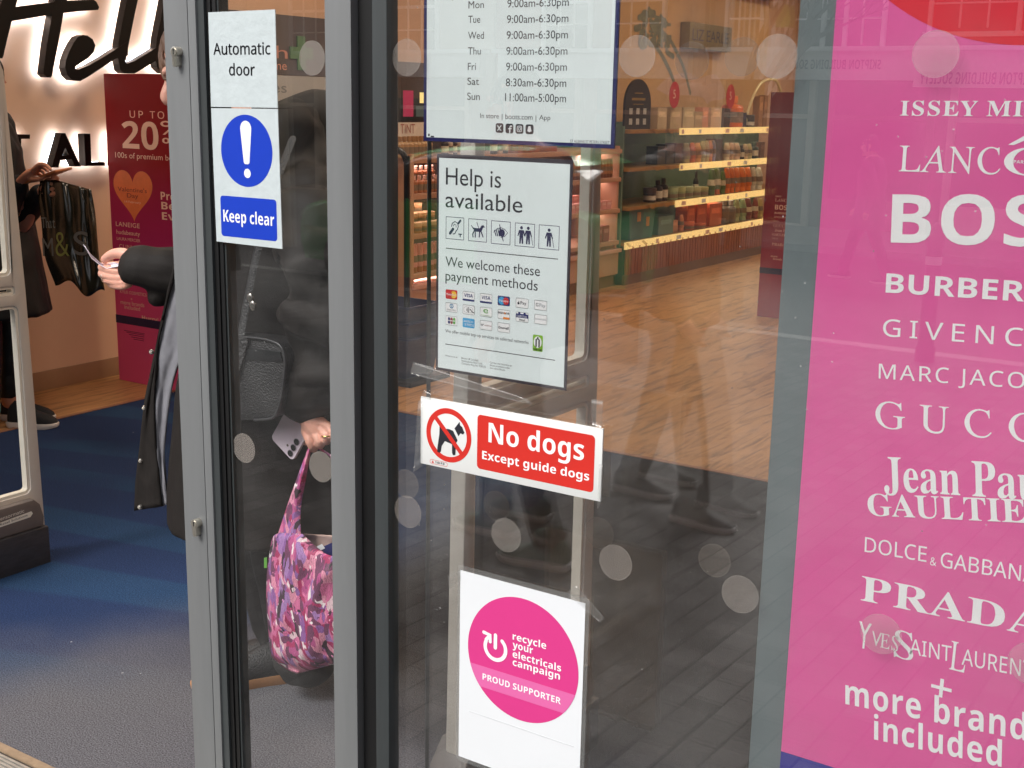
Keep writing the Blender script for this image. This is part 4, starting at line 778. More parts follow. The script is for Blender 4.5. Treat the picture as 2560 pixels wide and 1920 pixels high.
c = card(1, 2); fill(c, 'sky'); wr(c, 'white', 'AMERICAN', .08, .56, .9, .2, 'n'); wr(c, 'white', 'EXPRESS', .2, .2, .96, .24, 'n'); 
c = card(2, 2); fill(c, 'white'); rim(c)
X0, X1, z0, z1, Y = c; w = X1-X0; cards['dark'].poly(xz(thick([(X0+w*.1, z1-w*.28), (X0+w*.17, z1-w*.38), (X0+w*.28, z1-w*.26)], w*.05), Y-.0003)); wr(c, 'maroon', 'vodafone', .36, .44, .92, .14, 'd')
c = card(3, 2); fill(c, 'white'); rim(c); wr(c, 'dark', 'One4all', .08, .36, .9, .26, 'b')
inkm['white'] = M['white_ink']
for mb in CARD: mb.build('payment_card', [inkm[k_0] for k_0 in INKS], rt, fix=False)
q.w(Zd); a = q.p(1301, 132, 2); c2 = q.p(1393, 140, 2); X0, X1, z1 = a[0], c2[0], a[2]; w = X1-X0; Y = a[1]; g = MB()
z0 = z1-w*1.42; g.poly(xz(rrect(X0, z0, X1, z1, w*.12), Y)); tu = g.build('topup_emblem', mat('topup green', (130, 186, 40), .45), rt, fix=False)
g = MB(); g.poly(xz([( (X0+X1)/2+w*.40*math.cos(R(t_)), z1-w*.62+w*.5*math.sin(R(t_))) for t_ in range(0, 360, 12)], Y-.0003)); g.build('white_oval', M['white_ink'], tu, fix=False)
g = MB(); cx = (X0+X1)/2; g.poly(xz(thick([(cx-w*.15, z1-w*1.0), (cx-w*.15, z1-w*.4), (cx, z1-w*.3), (cx+w*.15, z1-w*.4), (cx+w*.15, z1-w*1.0)], w*.13), Y-.0006)); g.poly(xz(circ(cx+w*.02, z1-w*.22, w*.07, 12), Y-.0007)); g.text('top-up', 'b', (X0+w*.08, Y-.0006, z0+w*.1), w*.84, w*.18); g.build('black_mark', M['ink'], tu, fix=False)

# ---- no dogs sign (stuck outside on the pane)
NY = FG-.0032
n_ = Sheet(NY, Zd)
a = n_.p(265, 704); c = n_.p(1945, 1011); X0, X1, zt = a[0], c[0], a[2]; hgt = (X1-X0)/3; zb = zt-hgt; u = (X1-X0)/300
rt = thing('no_dogs_sign', 'red and white no dogs except guide dogs sign taped to the window', 'sign', ((X0+X1)/2, NY, zb))
b = MB(); b.box(X0, X1, NY, NY+.0026, zb, zt); b.build('sheet', M['white_sign'], rt, bevel=.0004)
cx, cz = n_.p(522, 1063)[0], n_.p(522, 1063)[2]; rr = (n_.p(730, 1090)[0]-n_.p(315, 1030)[0])/2
t = MB(); ang = R(-45); Yk = NY-.0002
t.polys([xz(circ(cx, cz, rr, 72), Yk), xz(circ(cx, cz, rr*.80, 72), Yk)])
t.poly(xz([(cx+x*rr*math.cos(ang)-z*rr*math.sin(ang), cz+x*rr*math.sin(ang)+z*rr*math.cos(ang)) for x, z in ((-.85, -.085), (.85, -.085), (.85, .085), (-.85, .085))], Yk-.00025))
t.poly(xz(rrect(n_.p(786, 1100)[0], n_.p(783, 1365)[2], n_.p(1866, 1300)[0], n_.p(790, 868)[2], .006), Yk))
pz0 = n_.p(350, 1313); pz1 = n_.p(512, 1345); t.polys([xz(rrect(pz0[0], zb+.003, pz1[0], zb+.0095, .003), Yk), xz(rrect(pz0[0]+.0005, zb+.0035, pz1[0]-.0005, zb+.009, .0026), Yk)])
t.poly(xz([(pz0[0]+.003, zb+.0045), (pz0[0]+.0075, zb+.0045), (pz0[0]+.0052, zb+.0085)], Yk)); t.build('red_print', M['red'], rt, fix=False)
t = MB(); dog = [(-.37, .50), (-.40, .42), (-.41, -.02), (-.50, -.58), (-.50, -.70), (-.40, -.72), (-.34, -.66), (-.30, -.44), (-.16, -.24), (.16, -.30), (.16, -.62), (.20, -.70), (.31, -.68), (.32, -.40), (.30, -.30), (.40, -.12), (.34, -.02), (.2, .2), (.02, .24), (-.12, .22), (-.2, .28), (-.28, .34)]
t.poly(xz([(cx+x*rr, cz+z*rr) for x, z in dog], Yk-.0001))
t.poly(xz([(cx+x*rr, cz+z*rr) for x, z in ((.26, .30), (.48, .58), (.50, .46), (.60, .40), (.66, .28), (.70, .22), (.64, .14), (.52, .16), (.44, .04))], Yk-.0001)); t.build('dog_pictogram', M['ink'], rt, fix=False)
t = MB(); n_.line(t, 'No dogs', 'b', 890, 1124, 1775, 180, 2); n_.line(t, 'Except guide dogs', 'b', 832, 1279, 1825, 76, 2); t.build('white_lettering', M['white_ink'], rt, fix=False)
t = MB(); t.text('1104 P.D', 'b', (pz0[0]+.0095, Yk, zb+.0047), .0165, .0032); t.build('code_lettering', M['ink'], rt, fix=False)

# ---- recycling campaign sheet (laminated, outside)
RY = FG-.0024
Z6 = (850, 1245, 2.458); r_ = Sheet(RY, Z6)
a = r_.p(740, 443); c = r_.p(1508, 652); X0, X1, zt = a[0], c[0], a[2]; zb = zt-.297
rt = thing('recycling_notice', 'laminated white sheet with a big pink recycling campaign disc low on the window', 'notice', ((X0+X1)/2, RY, zb))
b = MB(); b.box(X0, X1, RY, RY+.0008, zb, zt); b.build('sheet', M['paper_white'], rt)
lm = MB(); lm.prism([xz(rrect(X0-.005, zb-.007, X1+.0065, zt+.0075, .006), RY+.0001), xz([(X0, zb), (X0, zt), (X1, zt), (X1, zb)], RY+.0001)], (0, .0006, 0)); lm.build('laminate_edge', M['laminate'], rt)
cx = (r_.p(787, 890)[0]+r_.p(1466, 1110)[0])/2; rr = (r_.p(1466, 1110)[0]-r_.p(787, 890)[0])/2; zt_ = r_.p(1042, 610)[2]; zb_ = r_.p(1208, 1385)[2]; cz = (zt_+zb_)/2
t = MB(); t.poly(xz(circ(cx, cz, rr, 90), RY-.0002)); t.build('pink_disc', M['magenta'], rt, fix=False)
zt1 = r_.p(805, 1010)[2]-cz; zb1 = r_.p(868, 1158)[2]-cz
def ax(z): return math.degrees(math.asin(max(-1, min(1, z/rr))))
ch = [(cx+rr*math.cos(R(v)), cz+rr*math.sin(R(v))) for v in [ax(zb1)+(ax(zt1)-ax(zb1))*i/8 for i in range(9)]]
ch += [(2*cx-x, z) for x, z in ch[::-1]]
t = MB(); t.poly(xz(ch, RY-.0004)); t.build('pink_band', M['magenta_light'], rt, fix=False)
t = Lines(); k = 3
r_.line(t, 'recycle', 'b', 1062, 868, 1270, 43, k); r_.line(t, 'your', 'b', 1062, 920, 1188, 43, k); r_.line(t, 'electricals', 'b', 1062, 977, 1362, 43, k); r_.line(t, 'campaign', 'b', 1062, 1027, 1355, 43, k)
r_.line(t, 'PROUD SUPPORTER', 'b', 877, 1113, 1362, 38, k); t.build('lettering', M['white_ink'], rt, fix=False); t = MB()
ci = Vector(r_.p(956, 922, k)); rad = rr*.19; Yi = ci.y
t.poly(xz(thick(arc(ci.x, ci.z, rad, 50, -205, 40), rad*.33), Yi)); t.poly(xz(thick([(ci.x, ci.z+rad*.05), (ci.x, ci.z+rad*1.12)], rad*.33), Yi-.0001))
ar = Vector((ci.x+rad*math.cos(R(150)), ci.z+rad*math.sin(R(150))))
t.poly(xz(thick([(ar.x-rad*.28, ar.y+rad*.60), (ar.x+rad*.36, ar.y+rad*.5), (ar.x+rad*.36, ar.y-rad*.06)], rad*.3), Yi-.0002)); t.poly(xz(thick([(ar.x-rad*.05, ar.y-.0), (ar.x+rad*.3, ar.y+rad*.44)], rad*.3), Yi-.0003))
t.build('power_symbol', M['white_ink'], rt, fix=False)
A = r_.p(795, 1312, 1); B = r_.p(1440, 1537, 1); t = MB(); t.box(A[0], B[0], A[1]-.0002, A[1], A[2], A[2]+.0009); t.build('crease', mat('faint crease', (205, 207, 210), .6), rt)

# ---- clear tape
def tape(pts, label, Y0=FG-.004):
    """a crumpled strip of clear tape through pixel corners"""
    P = [fy(x, y, Y0) for x, y in pts]; a, b_, c_, d_ = P; n = 12; rows = []
    for i in range(n+1):
        t_ = i/n; p = a.lerp(b_, t_); q2 = d_.lerp(c_, t_)
        rows.append([p.lerp(q2, s_/4) + Vector((0, -.0012*abs(noise.noise((p.x*60+s_, p.z*60, s_*2))), 0)) for s_ in range(5)])
    mb = MB(); mb.loft(rows, closed=False); o = mb.build('clear_tape', M['tape'], smooth=60)
    md = o.modifiers.new('thickness', 'SOLIDIFY'); md.thickness = .0003
    tag(o, label, 'tape', 'clear tape strips on the window')
tape([(1032, 905), (1320, 998), (1332, 1013), (1026, 935)], 'wrinkled clear tape strip running along between the payment notice and no dogs sign')
tape([(1478, 998), (1508, 1002), (1505, 1072), (1480, 1064)], 'clear tape tab above the top right corner of the no dogs sign')
tape([(1060, 975), (1078, 985), (1078, 1000), (1052, 994)], 'small clear tape tab at the top left corner of the no dogs sign')
tape([(1046, 1000), (1056, 1002), (1056, 1165), (1034, 1180)], 'clear tape running down the left edge of the no dogs sign')
tape([(1498, 1160), (1507, 1160), (1503, 1258), (1494, 1272)], 'clear tape at the lower right edge of the no dogs sign')
tape([(1118, 1440), (1150, 1428), (1152, 1445), (1124, 1475)], 'clear tape at the top left corner of the recycling sheet')
tape([(1440, 1462), (1512, 1545), (1500, 1556), (1416, 1482)], 'clear tape across the top right corner of the recycling sheet')
tape([(1035, 905), (1092, 920), (1092, 934), (1026, 935)], 'clear tape tab sticking out left below the payment notice')

# ---- pink brand poster (inside the pane)
KY = FG+.017
k_ = Sheet(KY, (0, 0, 1))
pxl = k_.p(2089-.0714*900, 900)[0]; gxl = k_.p(1999-.0677*900, 900)[0]; zblue = k_.p(1952, 1877.5)[2]
rt = thing('brand_poster', 'tall pink poster listing fragrance brands in white, at the right of the window', 'poster', (pxl+.5, KY, .3))
b = MB(); b.box(pxl, 1.7, KY, KY+.002, zblue, 2.3); b.build('sheet', mat('pink poster', (226, 92, 160), .45, 0, .035, 5, .5, 2.6), rt)
b = MB(); b.box(pxl, 1.7, KY, KY+.002, .35, zblue-.0005); b.build('blue_footer', mat('poster blue', (44, 36, 140), .5, 0, .03), rt)
b = MB(); b.box(gxl, pxl-.0008, KY+.003, KY+.006, .12, 2.34); b.build('grey_margin', mat('grey margin', (104, 114, 116), .5, 0, .05, 12, 0, 60, stretch=(1, 1, .2)), rt)
pts = [Vector(k_.p(*p_)) for p_ in ((2221, 0), (2384, 87), (2560, 113))]
(ax_, az_), (bx_, bz_), (cx_, cz_) = [(p_.x, p_.z) for p_ in pts]
d_ = 2*(ax_*(bz_-cz_)+bx_*(cz_-az_)+cx_*(az_-bz_)); ux = ((ax_**2+az_**2)*(bz_-cz_)+(bx_**2+bz_**2)*(cz_-az_)+(cx_**2+cz_**2)*(az_-bz_))/d_
uz = ((ax_**2+az_**2)*(cx_-bx_)+(bx_**2+bz_**2)*(ax_-cx_)+(cx_**2+cz_**2)*(bx_-ax_))/d_; rr = math.hypot(ax_-ux, az_-uz)
b = MB(); b.poly(xz([(x, min(z, 2.29)) for x, z in circ(ux, uz, rr, 120)], KY-.0002)); b.build('red_disc', mat('poster red', (222, 30, 52), .5, 0, .02), rt, fix=False)
t = Lines(); L = lambda *a, **kw: k_.line(t, *a, **kw)
L('ISSEY MIYAKE', 's', 2249.9, 288.9, 2443, 36.6, 2, .06, 290.2, 'ISSEY')
L('LANC', 'i', 2246, 428, 2500, 64, 2, .03, 436); L('O', 'i', 2507, 436, 2640, 68, 2)
cz0 = Vector(k_.p(2520, 362, 2)); t.poly([cz0, cz0+Vector((.019, 0, .012)), cz0+Vector((.026, 0, .012)), cz0+Vector((.045, 0, 0)), cz0+Vector((.039, 0, 0)), cz0+Vector((.0225, 0, .008)), cz0+Vector((.006, 0, 0))])
L('PARIS', 'b', 2534, 408, 2572, 8, 3, .08)
L('BOSS', 'b', 2227, 606, 2484, 120, 2, .02, 613, 'BO')
L('BURBERRY', 'b', 2214, 731, 2560, 48, 2, 0, 754, 'BURBER')
L('GIVENCHY', 'n', 2207, 840, 2556, 43, 2, .28, 866, 'GIVENC')
L('MARC JACOBS', 'n', 2197, 946, 2372, 37, 2, .12, 958, 'MARC')
L('GUCCI', 'i', 2188, 1068, 2479, 66, 2, .42, 1096, 'GUC')
L('Jean Paul', 's', 2211, 1226, 2401, 84, 2, 0, 1238, 'Jean')
L('GAULTIER', 's', 2171, 1288, 2502, 54, 3, 0, 1304, 'GAULTI')
L('DOLCE', 'n', 2161.6, 1379, 2316, 37, 2, 0, 1405); L('&', 'n', 2325, 1412, 2341, 20, 2); L('GABBANA', 'n', 2351, 1417, 2551, 38, 2, 0, 1452, 'GABBAN')
L('PRADA', 's', 2152, 1500, 2510, 61, 2, .03, 1574, 'PRAD')
L('Y', 'i', 2143, 1617, 2175, 66, 2); L('VES', 'i', 2178, 1612, 2246, 36, 2); L('S', 'i', 2232, 1640, 2283, 68, 2); L('AINT', 'n', 2274, 1634, 2378, 38, 2, 0, 1654); L('L', 'i', 2372, 1672, 2412, 72, 2); L('AURENT', 'n', 2404, 1661, 2551, 40, 2, 0, 1690, 'AUREN')
L('more brands', 'b', 2113.6, 1759.6, 2302, 62, 2, .04, 1798, 'more')
L('included', 'b', 2185, 1848, 2504, 61, 2, .04, 1917)
pc = Vector(k_.p(2353.6, 1720, 2)); 
for w_, h_ in ((.0235, .0042), (.0042, .0235)): t.poly([pc+Vector((-w_/2, -.00005*(w_ > h_), -h_/2)), pc+Vector((w_/2, -.00005*(w_ > h_), -h_/2)), pc+Vector((w_/2, -.00005*(w_ > h_), h_/2)), pc+Vector((-w_/2, -.00005*(w_ > h_), h_/2))])
t.build('lettering', M['white_ink'], rt, fix=False)

# ================================================================== shop interior
WX = -5.43
def wood_mat():
    m = bpy.data.materials.new('oak floor'); m.use_nodes = True; t = m.node_tree; b = t.nodes['Principled BSDF']
    g = t.nodes.new('ShaderNodeNewGeometry'); mp = t.nodes.new('ShaderNodeMapping'); t.links.new(g.outputs['Position'], mp.inputs[0]); mp.inputs['Rotation'].default_value = (0, 0, R(90))
    br = t.nodes.new('ShaderNodeTexBrick'); br.inputs['Scale'].default_value = 1; br.inputs['Brick Width'].default_value = 1.2; br.inputs['Row Height'].default_value = .19; br.inputs['Mortar Size'].default_value = .0015; br.offset = .37
    br.inputs['Color1'].default_value = (*lin((186, 144, 100)), 1); br.inputs['Color2'].default_value = (*lin((172, 129, 86)), 1); br.inputs['Mortar'].default_value = (*lin((140, 102, 68)), 1)
    t.links.new(mp.outputs[0], br.inputs['Vector'])
    m2 = t.nodes.new('ShaderNodeMapping'); m2.inputs['Scale'].default_value = (11, 1.5, 1); t.links.new(g.outputs['Position'], m2.inputs[0])
    n = t.nodes.new('ShaderNodeTexNoise'); n.inputs['Scale'].default_value = 1.9; n.inputs['Detail'].default_value = 7; n.inputs['Roughness'].default_value = .6; n.inputs['Distortion'].default_value = 1.0; t.links.new(m2.outputs[0], n.inputs['Vector'])
    r = t.nodes.new('ShaderNodeValToRGB'); r.color_ramp.elements[0].position = .32; r.color_ramp.elements[0].color = (.28, .25, .22, 1); r.color_ramp.elements[1].position = .52; r.color_ramp.elements[1].color = (1.08, 1.06, 1.0, 1); t.links.new(n.outputs['Fac'], r.inputs[0])
    mx = t.nodes.new('ShaderNodeMix'); mx.data_type = 'RGBA'; mx.blend_type = 'MULTIPLY'; mx.inputs['Factor'].default_value = .8
    t.links.new(br.outputs['Color'], mx.inputs['A']); t.links.new(r.outputs[0], mx.inputs['B']); t.links.new(mx.outputs['Result'], b.inputs['Base Color']); b.inputs['Roughness'].default_value = .42
    return m
def carpet_mat():
    m = bpy.data.materials.new('blue entrance carpet'); m.use_nodes = True; t = m.node_tree; b = t.nodes['Principled BSDF']; N = t.nodes.new; K = t.links.new
    g = N('ShaderNodeNewGeometry')
    # woven waves of lighter blue
    mp = N('ShaderNodeMapping'); mp.inputs['Scale'].default_value = (.5, 1.7, 1); mp.inputs['Rotation'].default_value = (0, 0, R(-33)); K(g.outputs['Position'], mp.inputs[0])
    wv = N('ShaderNodeTexWave'); wv.wave_type = 'BANDS'; wv.bands_direction = 'Y'; wv.inputs['Scale'].default_value = .5; wv.inputs['Distortion'].default_value = 7; wv.inputs['Detail'].default_value = 1; wv.inputs['Detail Scale'].default_value = .9; K(mp.outputs[0], wv.inputs['Vector'])
    st = N('ShaderNodeMapRange'); st.inputs['From Min'].default_value = .56; st.inputs['From Max'].default_value = .70; K(wv.outputs['Fac'], st.inputs['Value'])
    n0 = N('ShaderNodeTexNoise'); n0.inputs['Scale'].default_value = .8; K(g.outputs['Position'], n0.inputs['Vector'])
    st2 = N('ShaderNodeMapRange'); st2.inputs['From Min'].default_value = .42; st2.inputs['From Max'].default_value = .5; K(n0.outputs['Fac'], st2.inputs['Value'])
    mm = N('ShaderNodeMath'); mm.operation = 'MULTIPLY'; K(st.outputs[0], mm.inputs[0]); K(st2.outputs[0], mm.inputs[1])
    c1 = N('ShaderNodeMix'); c1.data_type = 'RGBA'; c1.inputs['A'].default_value = (*lin((38, 54, 88)), 1); c1.inputs['B'].default_value = (*lin((40, 64, 96)), 1); K(mm.outputs[0], c1.inputs['Factor'])
    # charcoal border mat under the window side
    sx = N('ShaderNodeSeparateXYZ'); K(g.outputs['Position'], sx.inputs[0])
    cx_ = N('ShaderNodeMapRange'); cx_.interpolation_type = 'SMOOTHSTEP'; cx_.inputs['From Min'].default_value = -2.75; cx_.inputs['From Max'].default_value = -2.25; K(sx.outputs['X'], cx_.inputs['Value'])
    cy_ = N('ShaderNodeMapRange'); cy_.interpolation_type = 'SMOOTHSTEP'; cy_.inputs['From Min'].default_value = 1.85; cy_.inputs['From Max'].default_value = 2.5; K(sx.outputs['Y'], cy_.inputs['Value'])
    cm_ = N('ShaderNodeMath'); cm_.operation = 'MULTIPLY'; K(cx_.outputs[0], cm_.inputs[0]); K(cy_.outputs[0], cm_.inputs[1])
    c15 = N('ShaderNodeMix'); c15.data_type = 'RGBA'; c15.inputs['B'].default_value = (*lin((34, 30, 28)), 1); K(c1.outputs['Result'], c15.inputs['A']); K(cm_.outputs[0], c15.inputs['Factor'])
    # grey dirt trodden in at the doorway
    v = N('ShaderNodeVectorMath'); v.operation = 'SUBTRACT'; v.inputs[1].default_value = (-2.05, 1.50, 0); K(g.outputs['Position'], v.inputs[0])
    v2 = N('ShaderNodeVectorMath'); v2.operation = 'MULTIPLY'; v2.inputs[1].default_value = (.85, .80, 0); K(v.outputs[0], v2.inputs[0])
    ln = N('ShaderNodeVectorMath'); ln.operation = 'LENGTH'; K(v2.outputs[0], ln.inputs[0])
    n1 = N('ShaderNodeTexNoise'); n1.inputs['Scale'].default_value = 3; n1.inputs['Detail'].default_value = 6; K(g.outputs['Position'], n1.inputs['Vector'])
    ad = N('ShaderNodeMath'); ad.operation = 'MULTIPLY_ADD'; ad.inputs[1].default_value = .35; K(n1.outputs['Fac'], ad.inputs[0]); K(ln.outputs['Value'], ad.inputs[2])
    we = N('ShaderNodeMapRange'); we.interpolation_type = 'SMOOTHSTEP'; we.inputs['From Min'].default_value = .55; we.inputs['From Max'].default_value = 1.2; we.inputs['To Min'].default_value = .9; we.inputs['To Max'].default_value = 0; K(ad.outputs[0], we.inputs['Value'])
    c2 = N('ShaderNodeMix'); c2.data_type = 'RGBA'; c2.inputs['B'].default_value = (*lin((104, 102, 104)), 1); K(c15.outputs['Result'], c2.inputs['A']); K(we.outputs[0], c2.inputs['Factor'])
    # pile speckle, fluff
    n2 = N('ShaderNodeTexNoise'); n2.inputs['Scale'].default_value = 260; n2.inputs['Detail'].default_value = 3; K(g.outputs['Position'], n2.inputs['Vector'])
    mr = N('ShaderNodeMapRange'); mr.inputs['From Min'].default_value = .32; mr.inputs['From Max'].default_value = .68; mr.inputs['To Min'].default_value = .5; mr.inputs['To Max'].default_value = 1.5; K(n2.outputs['Fac'], mr.inputs['Value'])
    mx = N('ShaderNodeMix'); mx.data_type = 'RGBA'; mx.blend_type = 'MULTIPLY'; mx.inputs['Factor'].default_value = 1; K(c2.outputs['Result'], mx.inputs['A']); K(mr.outputs[0], mx.inputs['B'])
    vo = N('ShaderNodeTexVoronoi'); vo.inputs['Scale'].default_value = 9; K(g.outputs['Position'], vo.inputs['Vector'])
    lt = N('ShaderNodeMath'); lt.operation = 'LESS_THAN'; lt.inputs[1].default_value = .026; K(vo.outputs['Distance'], lt.inputs[0])
    mx3 = N('ShaderNodeMix'); mx3.data_type = 'RGBA'; mx3.inputs['B'].default_value = (.55, .55, .55, 1); K(mx.outputs['Result'], mx3.inputs['A'])
    l2 = N('ShaderNodeMath'); l2.operation = 'MULTIPLY'; l2.inputs[1].default_value = .6; K(lt.outputs[0], l2.inputs[0]); K(l2.outputs[0], mx3.inputs['Factor'])
    K(mx3.outputs['Result'], b.inputs['Base Color']); b.inputs['Roughness'].default_value = .95; b.inputs['Specular IOR Level'].default_value = .1
    bp = N('ShaderNodeBump'); bp.inputs['Strength'].default_value = .6; bp.inputs['Distance'].default_value = .006; K(n2.outputs['Fac'], bp.inputs['Height']); K(bp.outputs[0], b.inputs['Normal'])
    return m
b = MB(); b.box(-5.6, 4.2, 1.576, 14.2, -.05, 0); structure(b.build('shop_floor', wood_mat()))
b = MB(); b.box(-4.86, 1.6, 1.576, 4.64, .0005, .004); structure(b.build('entrance_carpet', carpet_mat()))
M['trim'] = mat('bronze floor trim', (150, 108, 84), .5, .2, .2, 40)
tr = thing('carpet_trim', 'thin bronze strip edging the blue entrance carpet against the wood floor', 'floor trim', (-4.86, 3, 0))
b = MB(); b.box(-4.885, -4.86, 1.576, 4.665, .0005, .007); b.build('side_strip', M['trim'], tr)
b = MB(); b.box(-4.86, 1.6, 4.64, 4.665, .0005, .007); b.build('end_strip', M['trim'], tr)
M['wall'] = mat('peach painted wall', (212, 176, 148), .7, 0, .035, 2.5, .02, 90)
wl = thing('side_wall', 'peach painted shop wall carrying the backlit greeting letters', 'wall', (WX, 8, 0))
b = MB(); b.box(WX-.15, WX, 1.6, 14.2, 0, 3.0); b.build('wall_face', M['wall'], wl)
b = MB(); b.box(WX, WX+.012, 1.6, 6.3, .0, .1); b.build('skirting', mat('tan skirting', (150, 118, 90), .5, 0, .05, 8), wl, bevel=.002)
b = MB(); b.box(WX, 4.2, 14.2, 14.35, 0, 3); tag(b.build('rear_wall', mat('rear wall paint', (196, 160, 126), .7)), 'warm beige wall at the far end of the shop', 'wall')
b = MB(); b.box(4.2, 4.35, 1.6, 14.35, 0, 3); tag(b.build('far_side_wall', mat('side wall paint', (200, 170, 140), .7)), 'beige wall on the right hand side of the shop', 'wall')
b = MB(); b.box(-5.6, 4.35, 1.6, 14.35, 3.0, 3.1); structure(b.build('ceiling', mat('ceiling paint', (225, 215, 200), .8)))
# ---- ceiling lights (lit)
M['lamp'] = mat('lit diffuser', (255, 226, 190), .4, 0, 0, emit=5.0)
LCOL = (1.0, .84, .68)
def ceiling_light(x, y, e):
    t = thing('ceiling_light', 'square recessed ceiling light panel glowing warm white above the shop floor', 'ceiling light', (x, y, 3.0), 'ceiling light panels')
    b = MB(); b.prism([xy3(rrect(x-.32, y-.32, x+.32, y+.32, .02), 2.985), xy3(rrect(x-.29, y-.29, x+.29, y+.29, .01), 2.985)], (0, 0, .014)); b.build('rim', M['white_sign'], t)
    b = MB(); b.box(x-.288, x+.288, y-.288, y+.288, 2.992, 2.998); b.build('diffuser', M['lamp'], t)
    l = bpy.data.lights.new('ceiling_lamp', 'AREA'); l.shape = 'SQUARE'; l.size = .55; l.energy = e; l.color = LCOL
    o = bpy.data.objects.new('ceiling_lamp', l); COL.objects.link(o); o.parent = t; o.location = (0, 0, -.02)
def xy3(p, z): return [(x, y, z) for x, y in p]
for x in (-4.1, -1.7, 1.2):
    for y in (2.9, 5.4, 8.0, 10.6, 13.0): ceiling_light(x, y, LIGHT_E*(1.0 if x < 0 else .6))

# ---- backlit greeting letters on the wall
ZA = (0, 0, 5.0273); ZB = (0, 300, 5.0273)
def wp(zx, zy, win, X):
    v = fx(win[0]+zx/win[2], win[1]+zy/win[2], X); return Vector((X, v.y, v.z))
M['halo'] = mat('letter back light', (222, 236, 255), .5, 0, 0, emit=HALO_E)
M['letter'] = mat('black letter face', (7, 7, 8), .4, 0, .1, 8, spec=.25)
sg = thing('greeting_sign', 'black backlit script and capital letters spelling a greeting on the peach wall', 'wall sign', (WX, 4.1, 1.5))
XF = WX+.085
def letter(loops, win, smooth_=False, dx=0.0):
    pts = loops
    if smooth_: pts = [p[:2] for p in cr([tuple(p) for p in loops]+[tuple(loops[0])], 4)][:-1]
    P = [wp(x, y, win, XF-dx) for x, y in pts]
    b = MB(); b.prism(P, (-.05, 0, 0)); o = b.build('letter', M['letter'], sg)
    g = MB(); c = sum(P, Vector())/len(P); g.poly([p*.97+c*.03+Vector((-.0515, 0, 0)) for p in P]); g.build('glow', M['halo'], o, fix=False)
letter([(280, -160), (230, -40), (198, 90), (150, 265), (95, 480), (45, 700), (30, 735), (-60, 720), (-115, 690), (-60, 450), (-10, 130), (40, -40), (90, -200)], ZA)
letter([(-330, 165), (-60, 128), (200, 88), (650, 30), (900, 2), (1180, -6), (1215, 25), (1247, 90), (1235, 124), (1000, 142), (810, 164), (612, 192), (400, 225), (150, 266), (-80, 312), (-350, 370)], ZA, dx=.001)
letter([(1030, -560), (850, -20), (800, 165), (730, 560), (655, 950), (640, 976), (590, 972), (545, 930), (590, 560), (655, 185), (690, -20), (860, -560)], ZA, dx=.002)
letter([(948, 868), (990, 872), (1110, 825), (1300, 718), (1500, 590), (1610, 520), (1610, 700), (1450, 740), (1270, 860), (1110, 965), (1010, 1020), (910, 1008), (850, 950), (818, 850), (832, 750), (872, 640), (930, 530), (980, 462), (1040, 438), (1100, 446), (1165, 492), (1200, 570), (1182, 650), (1110, 730), (1000, 800), (948, 838)], ZA)
letter([(1790, -300), (1738, -20), (1690, 200), (1630, 500), (1580, 772), (1594, 800), (1700, 762), (1850, 672), (1980, 590), (1990, 740), (1900, 802), (1760, 886), (1690, 925), (1560, 922), (1515, 885), (1480, 720), (1490, 545), (1545, 250), (1598, -20), (1650, -300)], ZA, dx=.001)
letter([(2260, -300), (2210, -20), (2150, 330), (2070, 740), (2090, 800), (2300, 690), (2300, 850), (2150, 930), (2050, 920), (1975, 850), (1950, 700), (1975, 470), (2070, -20), (2110, -300)], ZA, dx=.002)
letter([(100, 180), (378, 182), (376, 236), (268, 238), (262, 590), (190, 592), (192, 240), (98, 240)], ZB)
b0 = [(650, 598), (770, 165), (822, 165), (1018, 585), (945, 585), (900, 492), (760, 505), (736, 597)]
def letter_h(outer, hole, win):
    P = [[wp(x, y, win, XF) for x, y in l] for l in (outer, hole)]; b = MB(); b.prism(P, (-.05, 0, 0)); o = b.build('letter', M['letter'], sg)
    g = MB(); g.polys([[p+Vector((-.0515, 0, 0)) for p in l] for l in P]); g.build('glow', M['halo'], o, fix=False)
letter_h(b0, [(782, 450), (868, 440), (820, 350)], ZB)
letter([(1056, 175), (1135, 172), (1150, 535), (1318, 528), (1322, 575), (1075, 580)], ZB)
letter([(1420, 172), (1500, 170), (1560, 230), (1530, 340), (1590, 420), (1570, 540), (1500, 575), (1430, 578)], ZB)

# ---- promotional totems
def totem_mat(name, stops, z0, z1):
    m = bpy.data.materials.new(name); m.use_nodes = True; t = m.node_tree; b = t.nodes['Principled BSDF']
    g = t.nodes.new('ShaderNodeNewGeometry'); sp = t.nodes.new('ShaderNodeSeparateXYZ'); t.links.new(g.outputs['Position'], sp.inputs[0])
    n = t.nodes.new('ShaderNodeTexNoise'); n.inputs['Scale'].default_value = 2.2; t.links.new(g.outputs['Position'], n.inputs['Vector'])
    a = t.nodes.new('ShaderNodeMath'); a.operation = 'MULTIPLY_ADD'; a.inputs[1].default_value = .25; t.links.new(n.outputs['Fac'], a.inputs[0]); t.links.new(sp.outputs['Z'], a.inputs[2])
    mr = t.nodes.new('ShaderNodeMapRange'); mr.inputs['From Min'].default_value = z0+.12; mr.inputs['From Max'].default_value = z1+.12; t.links.new(a.outputs[0], mr.inputs['Value'])
    r = t.nodes.new('ShaderNodeValToRGB'); e = r.color_ramp.elements
    for i, (p, c) in enumerate(stops):
        if i < 2: el = e[i]; el.position = p
        else: el = e.new(p)
        el.color = (*lin(c), 1)
    t.links.new(mr.outputs[0], r.inputs[0]); t.links.new(r.outputs[0], b.inputs['Base Color']); b.inputs['Roughness'].default_value = .6; b.inputs['Specular IOR Level'].default_value = .25
    return m
